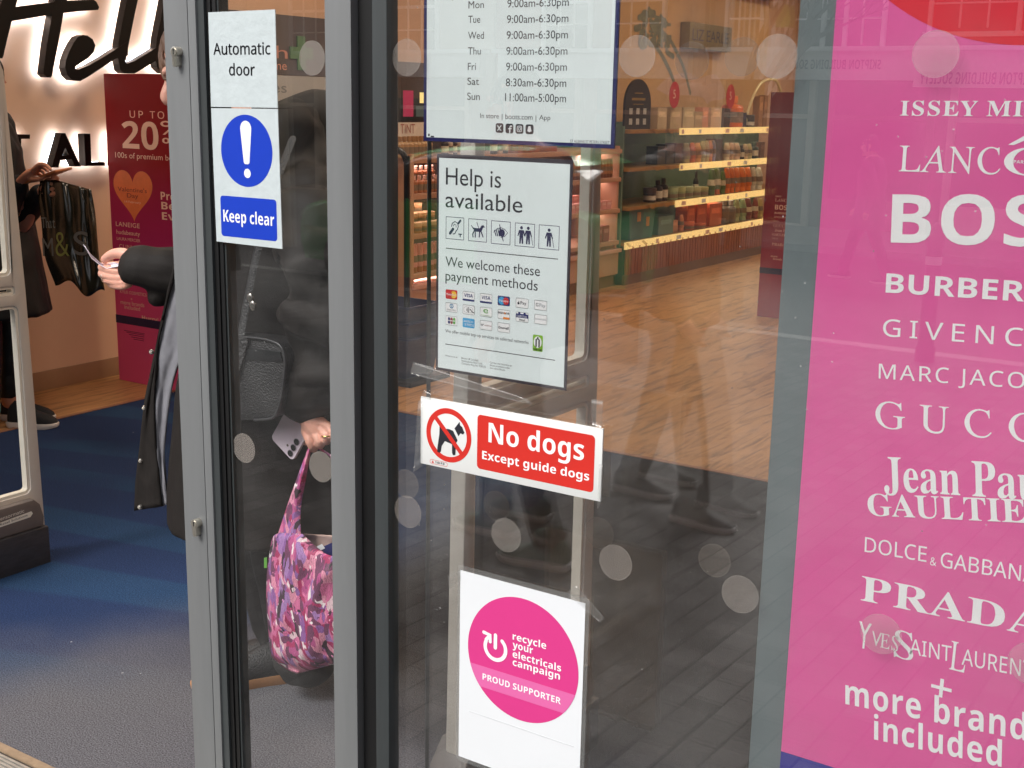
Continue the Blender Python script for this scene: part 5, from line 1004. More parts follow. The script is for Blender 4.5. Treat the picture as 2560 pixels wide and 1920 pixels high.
M['cream'] = mat('cream print', (236, 196, 176), .5, 0, .02)
M['tnavy'] = mat('totem navy', (30, 22, 66), .5)
TY = 4.3
tt = thing('sale_totem', 'tall red to pink cardboard totem with orange heart beside the peach wall', 'display totem', (-5.0, TY, 0))
tb = MB()
tb.loft([[(-5.02+.305*math.cos(a), TY+.035+(.035 if math.sin(a) < 0 else .12)*math.sin(a), z) for a in [2*math.pi*i/40 for i in range(40)]] for z in (.0, 1.6)])
tb = MB(); tb.box(-5.325, -4.70, TY, TY+.06, 0, 1.6); tb.build('board', totem_mat('totem print', [(0, (236, 96, 150)), (.24, (222, 78, 134)), (.40, (186, 46, 112)), (.58, (160, 26, 78)), (.72, (140, 12, 28)), (1, (126, 6, 18))], 0, 1.6), tt, bevel=.004)
s_ = Sheet(TY, ZB); t = Lines()
s_.w(ZA); s_.line(t, 'UP TO', 'n', 1632, 1478, 2065, 88, 1, .25)
s_.w(ZB); s_.line(t, '20', 'b', 1542, 352, 1998, 338, 1)
s_.line(t, '%', 'b', 2020, 180, 2300, 170, 1); s_.line(t, 'off', 'b', 2040, 292, 2290, 90, 1); s_.line(t, '100s of premium beauty', 'd', 1450, 470, 2118, 68, 1, 0, None, '100s of premium b')
s_.line(t, 'Premium', 'b', 2022, 1000, 2200, 98, 1, 0, None, 'Pre'); s_.line(t, 'Beauty', 'b', 2030, 1120, 2200, 92, 1, 0, None, 'Be'); s_.line(t, 'Event', 'b', 2038, 1250, 2200, 92, 1, 0, None, 'Ev')
s_.line(t, 'LANEIGE', 'd', 1458, 1330, 1755, 55, 1, .06); s_.line(t, 'hudabeauty', 'd', 1465, 1428, 1758, 52, 1); s_.line(t, 'LAURA MERCIER', 'd', 1470, 1505, 1762, 36, 1); s_.line(t, 'CLINIQUE', 'd', 1500, 1605, 1800, 46, 1, .1)
ZC3 = (0, 600, 5.0273); s_.w(ZC3)
s_.line(t, 'KYLIE COSMETICS', 'd', 1510, 662, 1840, 36, 1); s_.line(t, 'more brands', 'd', 1518, 800, 1812, 48, 1); s_.line(t, 'included', 'd', 1566, 862, 1760, 48, 1); s_.line(t, '+', 'd', 1640, 756, 1668, 30, 1); s_.line(t, 'Hurry! Ends', 'b', 1786, 1003, 1990, 55, 2, 0, None, 'Hurry!')
t.build('lettering', M['cream'], tt, fix=False)
hb = MB(); s_.w(ZB); c = s_.p(1672, 905, 1); sx = (s_.p(1915, 905)[0]-s_.p(1428, 905)[0])/2; hp = []
for i in range(60):
    a = 2*math.pi*i/60; hp.append((c[0]+sx*(math.sin(a)**3)*1.0, c[1], c[2]+sx*.98*(13*math.cos(a)-5*math.cos(2*a)-2*math.cos(3*a)-math.cos(4*a))/16))
hb.poly(hp); hb.build('heart', mat('heart orange', (222, 116, 66), .5), tt, fix=False)
t = MB(); s_.line(t, "Valentine's", 'd', 1482, 890, 1845, 52, 2); s_.line(t, 'Day', 'd', 1598, 972, 1738, 52, 2); t.build('heart_lettering', mat('maroon ink', (120, 24, 44), .5), tt, fix=False)
t = MB(); s_.line(t, '14 February', 'd', 1568, 1036, 1772, 26, 2); t.build('heart_lettering', M['cream'], tt, fix=False)
b = MB(); s_.w((0, 0, 1)); z1 = s_.p(293, 786)[2]; z0 = s_.p(293, 806)[2]; b.box(-5.326, -4.699, TY-.0006, TY+.061, z0, z1); b.build('navy_band', M['tnavy'], tt)
t = MB(); s_.w(ZC3)
for i, yy in enumerate((1140, 1162, 1190, 1222, 1250)): A = s_.p(1560+30*i, yy, 1); t.box(A[0], A[0]+.16-.02*i, A[1], A[1]+.0003, A[2], A[2]+.0035)
t.build('small_print', mat('small print ink', (110, 22, 66), .5), tt)
T2 = 8.5
tt = thing('brand_totem', 'dark red and pink cardboard totem standing far back on the wood floor behind the window', 'display totem', (-3.1, T2, 0))
tb = MB(); tb.box(-3.407, -2.86, T2, T2+.06, 0, 1.6); tb.build('board', totem_mat('brand totem print', [(0, (170, 60, 84)), (.3, (160, 50, 72)), (.5, (128, 26, 40)), (.7, (108, 8, 16)), (1, (104, 6, 14))], 0, 1.6), tt, bevel=.004)
ZW = (1480, 350, 3.68667); s_ = Sheet(T2, ZW); t = Lines()
for s, f, yy, x0, cp in (('ISSEY', 's', 525, 1690, 14), ('LANC', 'i', 566, 1688, 28), ('BOSS', 'b', 640, 1685, 44), ('BURBERRY', 'b', 680, 1682, 18), ('GIVENCHY', 'n', 718, 1676, 18), ('MARC', 'n', 752, 1674, 14), ('GUCCI', 'i', 800, 1670, 26), ('Jean Paul', 's', 842, 1684, 24), ('GAULTIER', 's', 880, 1662, 22), ('DOLCE', 'n', 912, 1660, 13), ('PRADA', 's', 972, 1658, 26), ('more', 'b', 1078, 1648, 18), ('brands', 'b', 1104, 1668, 18)):
    A = Vector(s_.p(x0, yy, 1)); T_ = Vector(s_.p(x0, yy-cp, 1)); t.text(s, f, A, None, (T_-A).length)
t.build('lettering', M['cream'], tt, fix=False)
b = MB(); z1 = s_.p(1540, 1170)[2]; z0 = s_.p(1540, 1225)[2]; b.box(-3.408, -2.859, T2-.0006, T2+.061, z0, z1); b.build('navy_band', M['tnavy'], tt)

# ---- security gates
M['gate'] = mat('warm white gate plastic', (196, 188, 178), .45, 0, .05, 9, .02, 120)
M['gate_trim'] = mat('pale gate trim', (226, 220, 206), .4, 0, .04, 9)
M['gate_base'] = mat('scuffed charcoal plastic', (52, 52, 56), .5, 0, .3, 18, .05, 90, stretch=(1, 1, 4))
M['gate_cover'] = mat('grey gate cover', (104, 96, 92), .5, 0, .08, 12)
def gate(X, lab, marked):
    g = thing('security_gate', lab, 'security gate', (X, 2.1, 0), 'anti theft gates inside the doorway')
    def yz(pts, x): return [(x, y, z) for y, z in pts]
    out = [(1.86, .11), (2.396, .11), (2.384, .9), (2.360, 1.56), (2.335, 1.625), (2.28, 1.65), (1.98, 1.65), (1.925, 1.625), (1.897, 1.56), (1.874, .9)]
    wins = [rrect(1.905, .242, 2.352, .852, .02), rrect(1.913, .887, 2.344, .913, .008), rrect(1.922, .948, 2.336, 1.585, .02)]
    b = MB(); b.prism([yz(l, X-.018) for l in [out]+[w[::-1] for w in wins]], (.036, 0, 0)); b.build('frame', M['gate'], g, bevel=.006)
    for (y0, z0, y1, z1) in ((1.905, .242, 2.352, .852), (1.913, .887, 2.344, .913), (1.922, .948, 2.336, 1.585)):
        d = min(.009, (z1-z0)*.3); b = MB(); b.prism([yz(rrect(y0-.001, z0-.001, y1+.001, z1+.001, .02 if d > .0085 else .008), X-.012), yz(rrect(y0+d, z0+d, y1-d, z1-d, .012 if d > .0085 else .004), X-.012)], (.024, 0, 0)); b.build('inner_trim', M['gate_trim'], g)
    b = MB(); b.box(X-.06, X+.052, 1.80, 2.385, 0, .128); b.build('base', M['gate_base'], g, bevel=.006)
    b = MB(); b.prism(yz([(1.82, .129), (2.375, .129), (2.378, .16), (2.366, .205), (2.345, .226), (1.88, .226), (1.84, .18)], X-.042), (.084, 0, 0)); cv = b.build('base_cover', M['gate_cover'], g, bevel=.008)
    if marked:
        b = MB(); b.prism(yz([(2.19, .168), (2.325, .172), (2.335, .182), (2.33, .19), (2.2, .182)], X+.0425), (.001, 0, 0)); b.build('badge', M['gate_trim'], cv)
        b = MB(); b.text('Sensormatic', 'd', (X+.0428, 2.21, .189), .095, .012, (0, 1, .05), (0, -.05, 1)); b.build('badge_lettering', M['gate_trim'], cv, fix=False)
        b = MB(); b.text('Retail Solutions', 'd', (X+.0438, 2.215, .1735), .10, .0075, (0, 1, .05), (0, -.05, 1)); b.build('badge_lettering', M['black'], cv, fix=False)
gate(-3.39, 'warm white security gate with charcoal base at the left of the doorway', True)
gate(-1.34, 'warm white security gate standing behind the payment notice and no dogs sign', False)

# ---- pharmacy panel on the wall behind the man
hp_ = thing('pharmacy_panel', 'dark grey and pale wall panel with a small green cross behind the door leaf', 'wall panel', (WX, 5.6, 1))
y0_, y1_ = 4.95, 6.34; zm = fx(760, 190, WX+.03).z; zt_ = fx(760, 42, WX+.03).z
b = MB(); b.box(WX+.001, WX+.03, y0_, y1_, zm, zt_); b.build('dark_panel', mat('slate grey panel', (84, 78, 82), .55, 0, .05, 4), hp_)
b = MB(); b.box(WX+.001, WX+.03, y0_, y1_, .1, zm-.002); b.build('pale_panel', mat('pale grey panel', (172, 176, 178), .5, 0, .04, 4), hp_)
A = fx(719, 147, WX+.031); T_ = fx(719, 112, WX+.031); t = MB(); t.text('health', 'd', (WX+.0315, A.y-.62, A.z), .62, A.z*0+(T_.z-A.z)*.9, (0, 1, 0)); A = fx(717, 175, WX+.031); t.text('home', 'd', (WX+.0315, A.y-.22, A.z), .22, .05, (0, 1, 0)); t.build('lettering', mat('salmon lettering', (206, 150, 136), .5), hp_, fix=False)
A = fx(752, 133, WX+.031); b = MB()
for dy, dz in ((.10, .035), (.035, .10)): b.box(WX+.03, WX+.038+.001*(dy > dz), A.y-dy, A.y+dy, A.z-dz, A.z+dz)
b.build('green_cross', mat('green cross', (90, 130, 96), .5), hp_)
A = fx(717, 232, WX+.031); t = MB(); t.text('services', 'd', (WX+.0315, A.y-.5, A.z), .5, .06, (0, 1, 0)); t.build('lettering', mat('grey lettering', (120, 126, 130), .5), hp_, fix=False)
A = fx(770, 320, WX+.031); b = MB(); b.box(WX+.03, WX+.045, A.y-.12, A.y+.13, A.z-.11, A.z+.11); o = b.build('notice_frame', mat('tan frame', (176, 128, 84), .5), hp_); b = MB(); b.box(WX+.045, WX+.046, A.y-.10, A.y+.11, A.z-.09, A.z+.09); b.build('notice_sheet', mat('buff sheet', (206, 184, 150), .6), o)

# ---- shelving
PX = -4.95
M['rose'] = mat('rose beige laminate', (196, 150, 124), .45, 0, .05, 6)
M['rose_dark'] = mat('dark brown backing', (74, 54, 46), .6, 0, .1, 8)
M['rose_light'] = mat('pink led strip', (255, 222, 206), .4, 0, 0, emit=13.0)
un = thing('cosmetics_unit', 'rose beige cosmetics shelving unit with four product shelves along the left wall', 'shelving unit', (-5.2, 7.8, 0))
b = MB(); b.box(WX+.002, WX+.02, 6.4, 9.22, .3, 1.75); b.build('back_panel', M['rose_dark'], un)
for y in (6.4, 9.2): b = MB(); b.box(WX+.002, PX-.02 if y > 7 else PX, y-.03, y, 0, 1.16); b.build('side_panel', M['rose'], un, bevel=.003)
for z in (1.135, .905, .648, .384):
    b = MB(); b.box(WX+.02, PX, 6.4, 9.2, z-.035, z); s2_ = b.build('shelf', M['rose'], un, bevel=.003)
    b = MB(); b.box(WX+.3, WX+.33, 6.45, 9.15, z-.043, z-.036); b.build('light_strip', M['rose_light'], s2_)
b = MB(); b.box(WX+.002, PX+.02, 6.38, 9.22, .285, .315); b.build('counter', mat('pink counter', (226, 176, 160), .3, 0, .03), un, bevel=.003)
b = MB(); b.box(WX+.002, PX, 6.4, 9.2, .10, .284); b.build('base_panel', mat('rose base', (204, 160, 132), .45, 0, .04, 5), un)
b = MB(); b.box(WX+.002, PX-.02, 6.4, 9.2, .0, .10); b.build('plinth', mat('tan plinth', (140, 112, 90), .5, 0, .06, 5), un)
hx = MB(); A = fx(985, 356, -5.1); B_ = fx(1062, 306, -5.1); hx.box(-5.12, -5.1, A.y-.2, B_.y, 1.15, B_.z); hd_ = hx.build('header_board', mat('white header', (232, 220, 206), .5), un)
t = MB(); A = fx(990, 334, -5.098); E = fx(1040, 334, -5.098); t.text('SKIN TINT', 'd', (-5.0985, A.y-(E.y-A.y)*.55, A.z), (E.y-A.y)*1.5, .06, (0, 1, 0)); t.build('header_lettering', mat('rose lettering', (176, 110, 100), .5), hd_, fix=False)
pf = thing('picture_screen', 'small black framed picture screen above the cosmetics unit header', 'screen', (-5.3, 6.4, 1.5)); A = fx(1003, 303, -5.25); B_ = fx(1062, 246, -5.25)
b = MB(); b.box(-5.30, -5.25, A.y-.1, B_.y+.2, A.z, B_.z); b.build('bezel', M['black'], pf, bevel=.004)
for y0, y1, z0, z1, c in ((.02, .13, .03, .2, (150, 40, 70)), (.2, .3, .12, .19, (250, 230, 150)), (.16, .34, .03, .1, (60, 70, 66))):
    b = MB(); b.box(-5.2495, -5.249, A.y+y0, A.y+y1, A.z+z0, A.z+z1); b.build('picture', mat('picture %d' % c[0], c, .3, emit=.5), pf)

GX = -4.9
M['green_back'] = mat('sage green back panel', (98, 124, 104), .6, 0, .06, 6)
M['brass'] = mat('brass shelf edge', (190, 150, 90), .35, .6, .1, 30)
M['led'] = mat('lit shelf edge', (250, 216, 140), .4, 0, 0, emit=.62)
M['fill_strip'] = mat('added shelf fill glow', (255, 232, 190), .4, 0, 0, emit=11.0)
un2 = thing('skincare_unit', 'sage green skincare shelving with glowing yellow shelf edges and slatted wooden base', 'shelving unit', (-5.2, 10.8, 0))
b = MB(); b.box(WX+.002, WX+.03, 9.24, 13.2, .3, 1.34); b.build('back_panel', M['green_back'], un2)
b = MB(); b.box(WX+.002, GX-.06, 9.225, 9.25, .3, 1.32); b.build('side_panel', M['green_back'], un2)
for z, y0 in ((1.29, 9.62), (.978, 9.66), (.655, 9.6), (.355, 9.22)):
    b = MB(); b.box(WX+.03, GX-.012, 9.26, 13.2, z-.03, z); sh_ = b.build('shelf', M['brass'], un2, bevel=.002)
    b = MB(); b.box(GX-.16, GX-.14, 10.6, 13.1, z-.040, z-.031); b.build('light_strip', M['fill_strip'], sh_)  # unseen glowing strip, added to brighten the green back panel and products
    y = y0+(.55 if z > .5 else 0)
    while y < 13.1:
        w_ = .66; b = MB(); b.box(GX-.010, GX+.004, y, min(y+w_-.012, 13.15), z-.05, z+.009); b.build('lit_edge', M['led'], sh_); y += w_
    for kk in (0, 1, 3, 4, 6):
        ty = y0+.62+.34*kk+random.uniform(-.14, .14); tw = random.choice((.05, .07, .09))
        if ty < 12.6: b = MB(); b.box(GX+.0045, GX+.0055, ty, ty+tw, z-.040, z-.004); b.build('price_ticket', M['white_sign'] if kk % 3 else M['talker'] if 'talker' in M else M['cream'], sh_)
    for kx in (y0, y0+.28):
        b = MB(); b.prism([(GX+.0, kx, z+.004), (GX+.0, kx+.05, z+.004), (GX+.0, kx+.13, z-.034), (GX+.0, kx+.07, z-.034)], (.004, 0, 0)); b.build('price_tag', M['brass'], sh_)
b = MB(); y = 9.26; i = 0
while y < 13.2:
    b.box(GX-.02, GX-.004+.004*((i*7) % 3), y, y+.034, .085, .322); y += .04; i += 1
b.build('slatted_base', mat('dark walnut', (156, 90, 52), .45, 0, .22, 5, stretch=(1, 8, .6)), un2)
b = MB(); b.box(WX+.002, GX-.03, 9.24, 13.2, 0, .322); b.build('plinth', M['rose_dark'], un2)
b = MB(); b.box(GX-.03, GX-.004, 9.24, 13.2, 0, .085); b.build('kick_board', mat('kick board', (120, 92, 66), .5, 0, .05, 5), un2)
# picture panel with plant stems over the skincare shelves
gp = thing('wall_picture', 'large beige wall picture with green plant stems above the skincare shelves', 'wall picture', (-5.4, 11, 1.4))
b = MB(); b.box(WX+.002, WX+.025, 9.3, 13.3, 1.345, 2.6); b.build('panel', mat('beige print', (206, 166, 112), .6, 0, .06, 1.5), gp)
Z2 = (1480, 0, 3.68667); XP = WX+.0262
def onwall(pts, k=0): return [wp(x, y, Z2, XP+.0006*k) for x, y in pts]
def strokew(pts, w, k):
    P = onwall(pts, k); q2 = [(p.y, p.z) for p in P]; return [(XP+.0006*k, a, c) for a, c in thick([p[:2] for p in cr(q2, 5)], w)]
b = MB()
for k, (pts, w) in enumerate((([(560, 380), (650, 520), (720, 660), (760, 770)], .05), ([(620, 270), (720, 370), (790, 500), (850, 640), (905, 855)], .045), ([(560, 380), (620, 250), (690, 220)], .05), ([(720, 370), (690, 470), (750, 520)], .05))): b.poly(strokew(pts, w, 2+k))
for k in range(60):
    x, y = random.uniform(440, 690), random.uniform(110, 430); a = random.uniform(0, 6.28); l = random.uniform(25, 60)
    b.poly(strokew([(x, y), (x+l*.5*math.cos(a), y+l*.5*math.sin(a)), (x+l*math.cos(a+.4), y+l*math.sin(a+.4))], random.uniform(.02, .06), 6+k*.05))
b.build('plant_print', mat('plant green', (122, 122, 94), .6, 0, .3, 12), gp, fix=False)
b = MB(); b.poly(onwall([p[:2] for p in cr([(590, 820), (680, 730), (800, 680), (900, 672), (990, 720), (1050, 700), (1140, 690), (1200, 780), (1230, 900), (1100, 930), (1060, 960), (1020, 900), (900, 880), (700, 880)], 4)], 1)); b.build('pale_print', mat('pale rose print', (214, 178, 150), .6, 0, .08, 5), gp, fix=False)
# brand box sign
bs = thing('brand_sign', 'olive box sign with dark capital letters mounted on the wall above the skincare shelves', 'wall sign', (-5.3, 11.8, 2.1))
A, B_ = fx(1726, 54, -5.3), fx(1812, 124, -5.3); b = MB(); b.box(WX+.03, -5.3, A.y, A.y+.98, A.z-.24, A.z); b.build('box', mat('olive sign', (122, 104, 44), .5, 0, .1, 5), bs, bevel=.004)
t = MB(); t.text('LIZ EARLE', 'd', (-5.2985, A.y+.06, A.z-.165), .84, .105, (0, 1, 0)); t.build('lettering', M['ink'], bs, fix=False)
b = MB(); b.box(WX+.002, WX+.2, 9.3, 13.3, 2.62, 2.7); tag(b.build('wall_bulkhead', mat('bulkhead', (196, 156, 104), .6)), 'beige bulkhead ledge running above the picture panel', 'bulkhead')
M['talker'] = mat('red shelf talker', (190, 30, 40), .4)
for x, y, lab in ((758, 875, 'red oval shelf tag hanging below the plant stems'), (1275, 890, 'red oval shelf tag hanging beside the orange bottle')):
    c = wp(x, y, Z2, -5.0); mb = MB(); mb.prism([(-5.0, c.y+.10*math.cos(a), c.z+.115*math.sin(a)) for a in [2*math.pi*i/24 for i in range(24)]], (.004, 0, 0)); o = mb.build('shelf_tag', M['talker']); tag(o, lab, 'shelf tag', 'red oval shelf tags')
    mb = MB(); mb.text('5', 'd', (-4.9955, c.y-.03, c.z-.03), .05, .075, (0, 1, 0)); mb.build('tag_lettering', M['cream'], o, fix=False)
ar_ = [wp(x, y, Z2, -5.05) for x, y in ((1425, 1110), (1445, 1000), (1490, 880), (1545, 780), (1610, 738), (1690, 738), (1725, 800), (1742, 850))]
mb = MB(); mb.tube(ar_, .016, 8, 5); tag(mb.build('arch_frame', mat('glossy cream', (240, 226, 176), .25, .1, .02), smooth=50), 'thin shiny cream arch rising behind the dark red totem', 'arch')
# tester board
db = thing('tester_board', 'black round topped tester board with rows of pale samples on the skincare shelf', 'display board', (-5.05, 9.7, 1.3))
A = wp(300, 1140, Z2, -5.0); B_ = wp(548, 860, Z2, -5.0); y0, y1 = A.y, B_.y; zt_ = wp(420, 728, Z2, -5.0).z; r_ = (y1-y0)/2
arcp = [(y1, 1.292), (y1, zt_-r_*.9)] + [((y0+y1)/2+r_*math.cos(a), zt_-r_*.9+r_*.9*math.sin(a)) for a in [math.pi*i/14 for i in range(1, 14)]] + [(y0, zt_-r_*.9), (y0, 1.292)]
mb = MB(); mb.prism([(-5.02, y, z) for y, z in arcp], (.02, 0, 0)); mb.build('board', mat('matt black board', (40, 36, 30), .5), db)
mb = MB()
for i in range(3):
    for j in range(2): mb.box(-4.9995, -4.998, y0+(y1-y0)*(.16+.27*i), y0+(y1-y0)*(.28+.27*i), 1.33+.085*j, 1.38+.085*j)
mb.build('samples', mat('pale samples', (196, 196, 190), .5), db)
mb = MB(); dy = y1-y0; mb.box(-4.9995, -4.9985, y0+dy*.24, y0+dy*.76, 1.53, 1.55); mb.box(-4.9995, -4.9985, y0+dy*.34, y0+dy*.66, 1.585, 1.593); mb.box(-4.9995, -4.9985, y0+dy*.3, y0+dy*.7, 1.495, 1.501); mb.build('gold_print', mat('gold print', (150, 122, 62), .5), db, fix=False)

# ---- products
PROTO = {}
def product(kind, col, w, h, x, y, z, label, group, cat, cap=None, rz=0, parts=None):
    """one product; first of each kind and colour is built, later ones are copies of it"""
    key = (kind, col, cap)
    if key not in PROTO:
        mb = MB(); c2 = cap or tuple(min(255, int(v*1.12+14)) for v in col)
        ms = [mat('pack %d %d %d' % col, col, .35, 0, .06, 10), mat('pack %d %d %d' % c2, c2, .3, 0, .04, 10), mat('label cream', (226, 216, 196), .5, 0, .05, 20) if sum(col) < 330 else mat('label dark', (134, 116, 98), .5, 0, .05, 20)]
        if kind == 'box':
            mb.box(-.5, .5, -.5, .5, 0, 1); mb.i = 1; mb.box(-.501, .502, -.36, .36, .55, .8)
        elif kind == 'tube':
            def el(a, b_, zz): return [(a*math.cos(t_), b_*math.sin(t_), zz) for t_ in [2*math.pi*i/14 for i in range(14)]]
            mb.loft([el(.42, .42, .2), el(.46, .47, .3), el(.36, .5, .7), el(.1, .5, .985), el(.07, .5, 1)]); mb.i = 1; mb.loft([el(.38, .38, 0), el(.4, .4, .02), el(.38, .38, .2)]); mb.i = 2; mb.loft([el(.453, .485, .37), el(.39, .502, .6)], caps=False)
        elif kind == 'jar':
            mb.rev([(.46, 0), (.5, .04), (.5, .58), (.46, .62)], n=16); mb.i = 1; mb.rev([(.51, .62), (.52, .66), (.52, .96), (.48, 1)], n=16); mb.i = 2; mb.rev([(.507, .16), (.507, .46)], n=16)
        else:
            mb.rev([(.44, 0), (.48, .03), (.48, .62), (.4, .70), (.18, .74), (.18, .77)], n=14); mb.i = 1; mb.rev([(.24, .77), (.24, .98), (.2, 1)], n=12); mb.i = 2; mb.rev([(.488, .16), (.488, .5)], n=14)
        nm = {'box': 'product_box', 'tube': 'product_tube', 'jar': 'cream_jar', 'bottle': 'product_bottle'}[kind]
        o = mb.build(nm, ms, smooth=40 if kind != 'box' else None); PROTO[key] = o
    else:
        o = PROTO[key].copy(); COL.objects.link(o)
    o.location = (x, y, z); o.scale = (w, w, h) if kind != 'box' else (w*.7, w, h); o.rotation_euler = (0, 0, rz)
    tag(o, label, cat, group); return o
def shelf_row(items, win, zs, X, where):
    for it in items:
        x0, x1, yt, kind, col, nm = it[:6]; cap = it[6] if len(it) > 6 else None
        a = wp(x0, yt, win, X); b_ = wp(x1, yt, win, X); w = abs(b_.y-a.y)*.94; hgt = max(.03, (a.z+b_.z)/2-zs)
        product(kind, col, min(w, .34), hgt, X-(.0 if kind != 'box' else .03)-w*.2, (a.y+b_.y)/2, zs+.001, '%s %s' % (nm, where), nm.split(' ')[-1]+'s '+where, {'box': 'box', 'tube': 'tube', 'jar': 'jar', 'bottle': 'bottle'}[kind], cap)
sage = (150, 150, 116); peach = (214, 148, 112); beige = (206, 182, 144); dark = (40, 34, 34); orange = (216, 112, 50); mint = (150, 170, 138); mauve = (128, 76, 80); cream = (222, 206, 176); terr = (196, 96, 66)
W1 = 'on the top skincare shelf'; W2 = 'on the second skincare shelf down'; W3 = 'on the third skincare shelf down'; W4 = 'on the lowest skincare shelf'
shelf_row([(610, 700, 992, 'box', beige, 'pale beige carton'), (722, 830, 990, 'box', (190, 168, 128), 'olive beige carton'), (836, 946, 990, 'box', (198, 180, 140), 'sandy carton'), (952, 1028, 1030, 'box', (176, 156, 120), 'short khaki carton'), (1032, 1088, 990, 'box', peach, 'peach carton'), (1094, 1196, 992, 'box', (216, 186, 150), 'broad cream carton'), (1208, 1282, 1000, 'box', dark, 'near black carton'), (1292, 1384, 885, 'bottle', (236, 118, 48), 'bright orange bottle', (250, 150, 90)), (1395, 1440, 1040, 'box', (28, 32, 64), 'navy carton'), (1450, 1490, 1060, 'jar', (60, 50, 44), 'small dark jar'), (1560, 1598, 890, 'box', (168, 118, 70), 'tall tan carton'), (1604, 1640, 880, 'box', (150, 104, 62), 'tall brown carton')], Z2, 1.29, -5.02, W1)
shelf_row([(610, 690, 1350, 'box', (36, 36, 42), 'charcoal carton'), (695, 770, 1330, 'box', dark, 'black carton'), (776, 846, 1322, 'box', (72, 46, 40), 'dark brown carton'), (860, 908, 1322, 'tube', sage, 'sage tube', (200, 190, 130)), (920, 960, 1318, 'tube', (200, 106, 60), 'rust tube'), (968, 1012, 1318, 'tube', (206, 150, 84), 'amber tube'), (1018, 1052, 1300, 'tube', (172, 176, 130), 'soft green tube'), (1056, 1086, 1298, 'tube', (186, 180, 140), 'olive tube'), (1090, 1118, 1296, 'tube', peach, 'peach tube'), (1124, 1146, 1298, 'tube', (150, 150, 190), 'lilac tube'), (1152, 1216, 1284, 'box', (34, 28, 28), 'tall black carton'), (1238, 1274, 1318, 'tube', cream, 'cream tube'), (1282, 1320, 1318, 'tube', (204, 170, 140), 'fawn tube'), (1328, 1370, 1320, 'tube', (206, 176, 150), 'blush tube'), (1376, 1404, 1338, 'bottle', dark, 'small black bottle'), (1410, 1442, 1328, 'tube', (200, 180, 150), 'stone tube'), (1448, 1480, 1326, 'tube', (196, 186, 140), 'straw tube'), (1492, 1530, 1310, 'bottle', (44, 62, 50), 'dark green bottle'), (1566, 1606, 1310, 'box', (120, 80, 56), 'brown carton')], Z2, .978, -5.02, W2)
shelf_row([(526, 584, 440, 'jar', (60, 44, 40), 'dark brown jar'), (602, 648, 372, 'bottle', (54, 48, 46), 'smoky bottle', dark), (656, 700, 354, 'bottle', (24, 22, 24), 'black bottle', dark), (716, 782, 436, 'jar', mint, 'mint jar'), (790, 852, 432, 'jar', (160, 172, 130), 'pale green jar'), (860, 922, 430, 'jar', (158, 170, 140), 'sage jar'), (930, 992, 428, 'jar', (166, 170, 136), 'celery jar'), (1000, 1060, 432, 'jar', (150, 150, 110), 'olive jar'), (960, 984, 290, 'bottle', dark, 'thin black bottle'), (1104, 1142, 272, 'tube', (84, 110, 66), 'leaf green tube'), (1148, 1190, 264, 'tube', (100, 122, 72), 'moss green tube', orange), (1204, 1236, 290, 'tube', (92, 116, 66), 'short green tube'), (1240, 1280, 258, 'tube', orange, 'orange tube'), (1286, 1322, 258, 'tube', orange, 'orange tube'), (1328, 1370, 256, 'tube', (222, 118, 54), 'bright orange tube'), (1378, 1422, 254, 'tube', (222, 118, 54), 'bright orange tube'), (1430, 1474, 254, 'tube', (222, 118, 54), 'bright orange tube'), (1482, 1516, 252, 'tube', (206, 206, 194), 'white tube'), (1530, 1576, 256, 'tube', (206, 206, 194), 'white tube'), (1284, 1352, 396, 'box', (92, 120, 80), 'small green carton')], ZW, .655, -5.02, W3)
shelf_row([(600, 744, 700, 'box', (108, 146, 140), 'teal gift carton'), (752, 806, 742, 'box', peach, 'small peach carton'), (820, 850, 690, 'tube', (222, 140, 100), 'peach tube'), (866, 930, 750, 'jar', (206, 112, 84), 'coral jar'), (940, 1030, 762, 'jar', (190, 100, 76), 'wide coral jar'), (884, 962, 586, 'box', terr, 'terracotta carton'), (968, 1062, 586, 'box', (188, 90, 62), 'brick red carton'), (1078, 1194, 584, 'box', (214, 110, 74), 'big orange gift box'), (1216, 1262, 550, 'bottle', (120, 116, 110), 'grey pump bottle'), (1276, 1322, 556, 'bottle', (132, 124, 120), 'light grey pump bottle'), (1332, 1364, 548, 'tube', (170, 180, 140), 'pale green tube'), (1386, 1426, 548, 'tube', mint, 'mint tube'), (1436, 1476, 540, 'tube', mauve, 'mauve tube'), (1506, 1536, 536, 'tube', (146, 86, 84), 'plum tube'), (1552, 1580, 540, 'tube', (196, 176, 120), 'straw tube')], ZW, .355, -5.02, W4)
gb = thing('gift_bag', 'teal gift bag with little tags at the left end of the lowest skincare shelf', 'gift bag', (-5.0, 9.4, .355))
A = wp(330, 890, ZW, -4.99); B_ = wp(580, 660, ZW, -4.99); b = MB(); b.loft([[(-4.99-.12*c_, A.y+(B_.y-A.y)*s__, .356) for c_, s__ in ((0, .08), (0, .92), (1, .92), (1, .08))], [(-4.985-.1*c_, A.y+(B_.y-A.y)*s__, .36+.26) for c_, s__ in ((0, 0), (0, 1), (1, 1), (1, 0))]]); b.build('bag_body', mat('teal paper', (70, 118, 112), .5, 0, .12, 10), gb)
for y, z in ((.36, .55), (.7, .5)): b = MB(); yy = A.y+(B_.y-A.y)*y; b.box(-4.983, -4.980, yy-.03, yy+.03, z-.04, z+.04); b.build('gift_tag', mat('tag tan', (206, 150, 80), .5), gb)
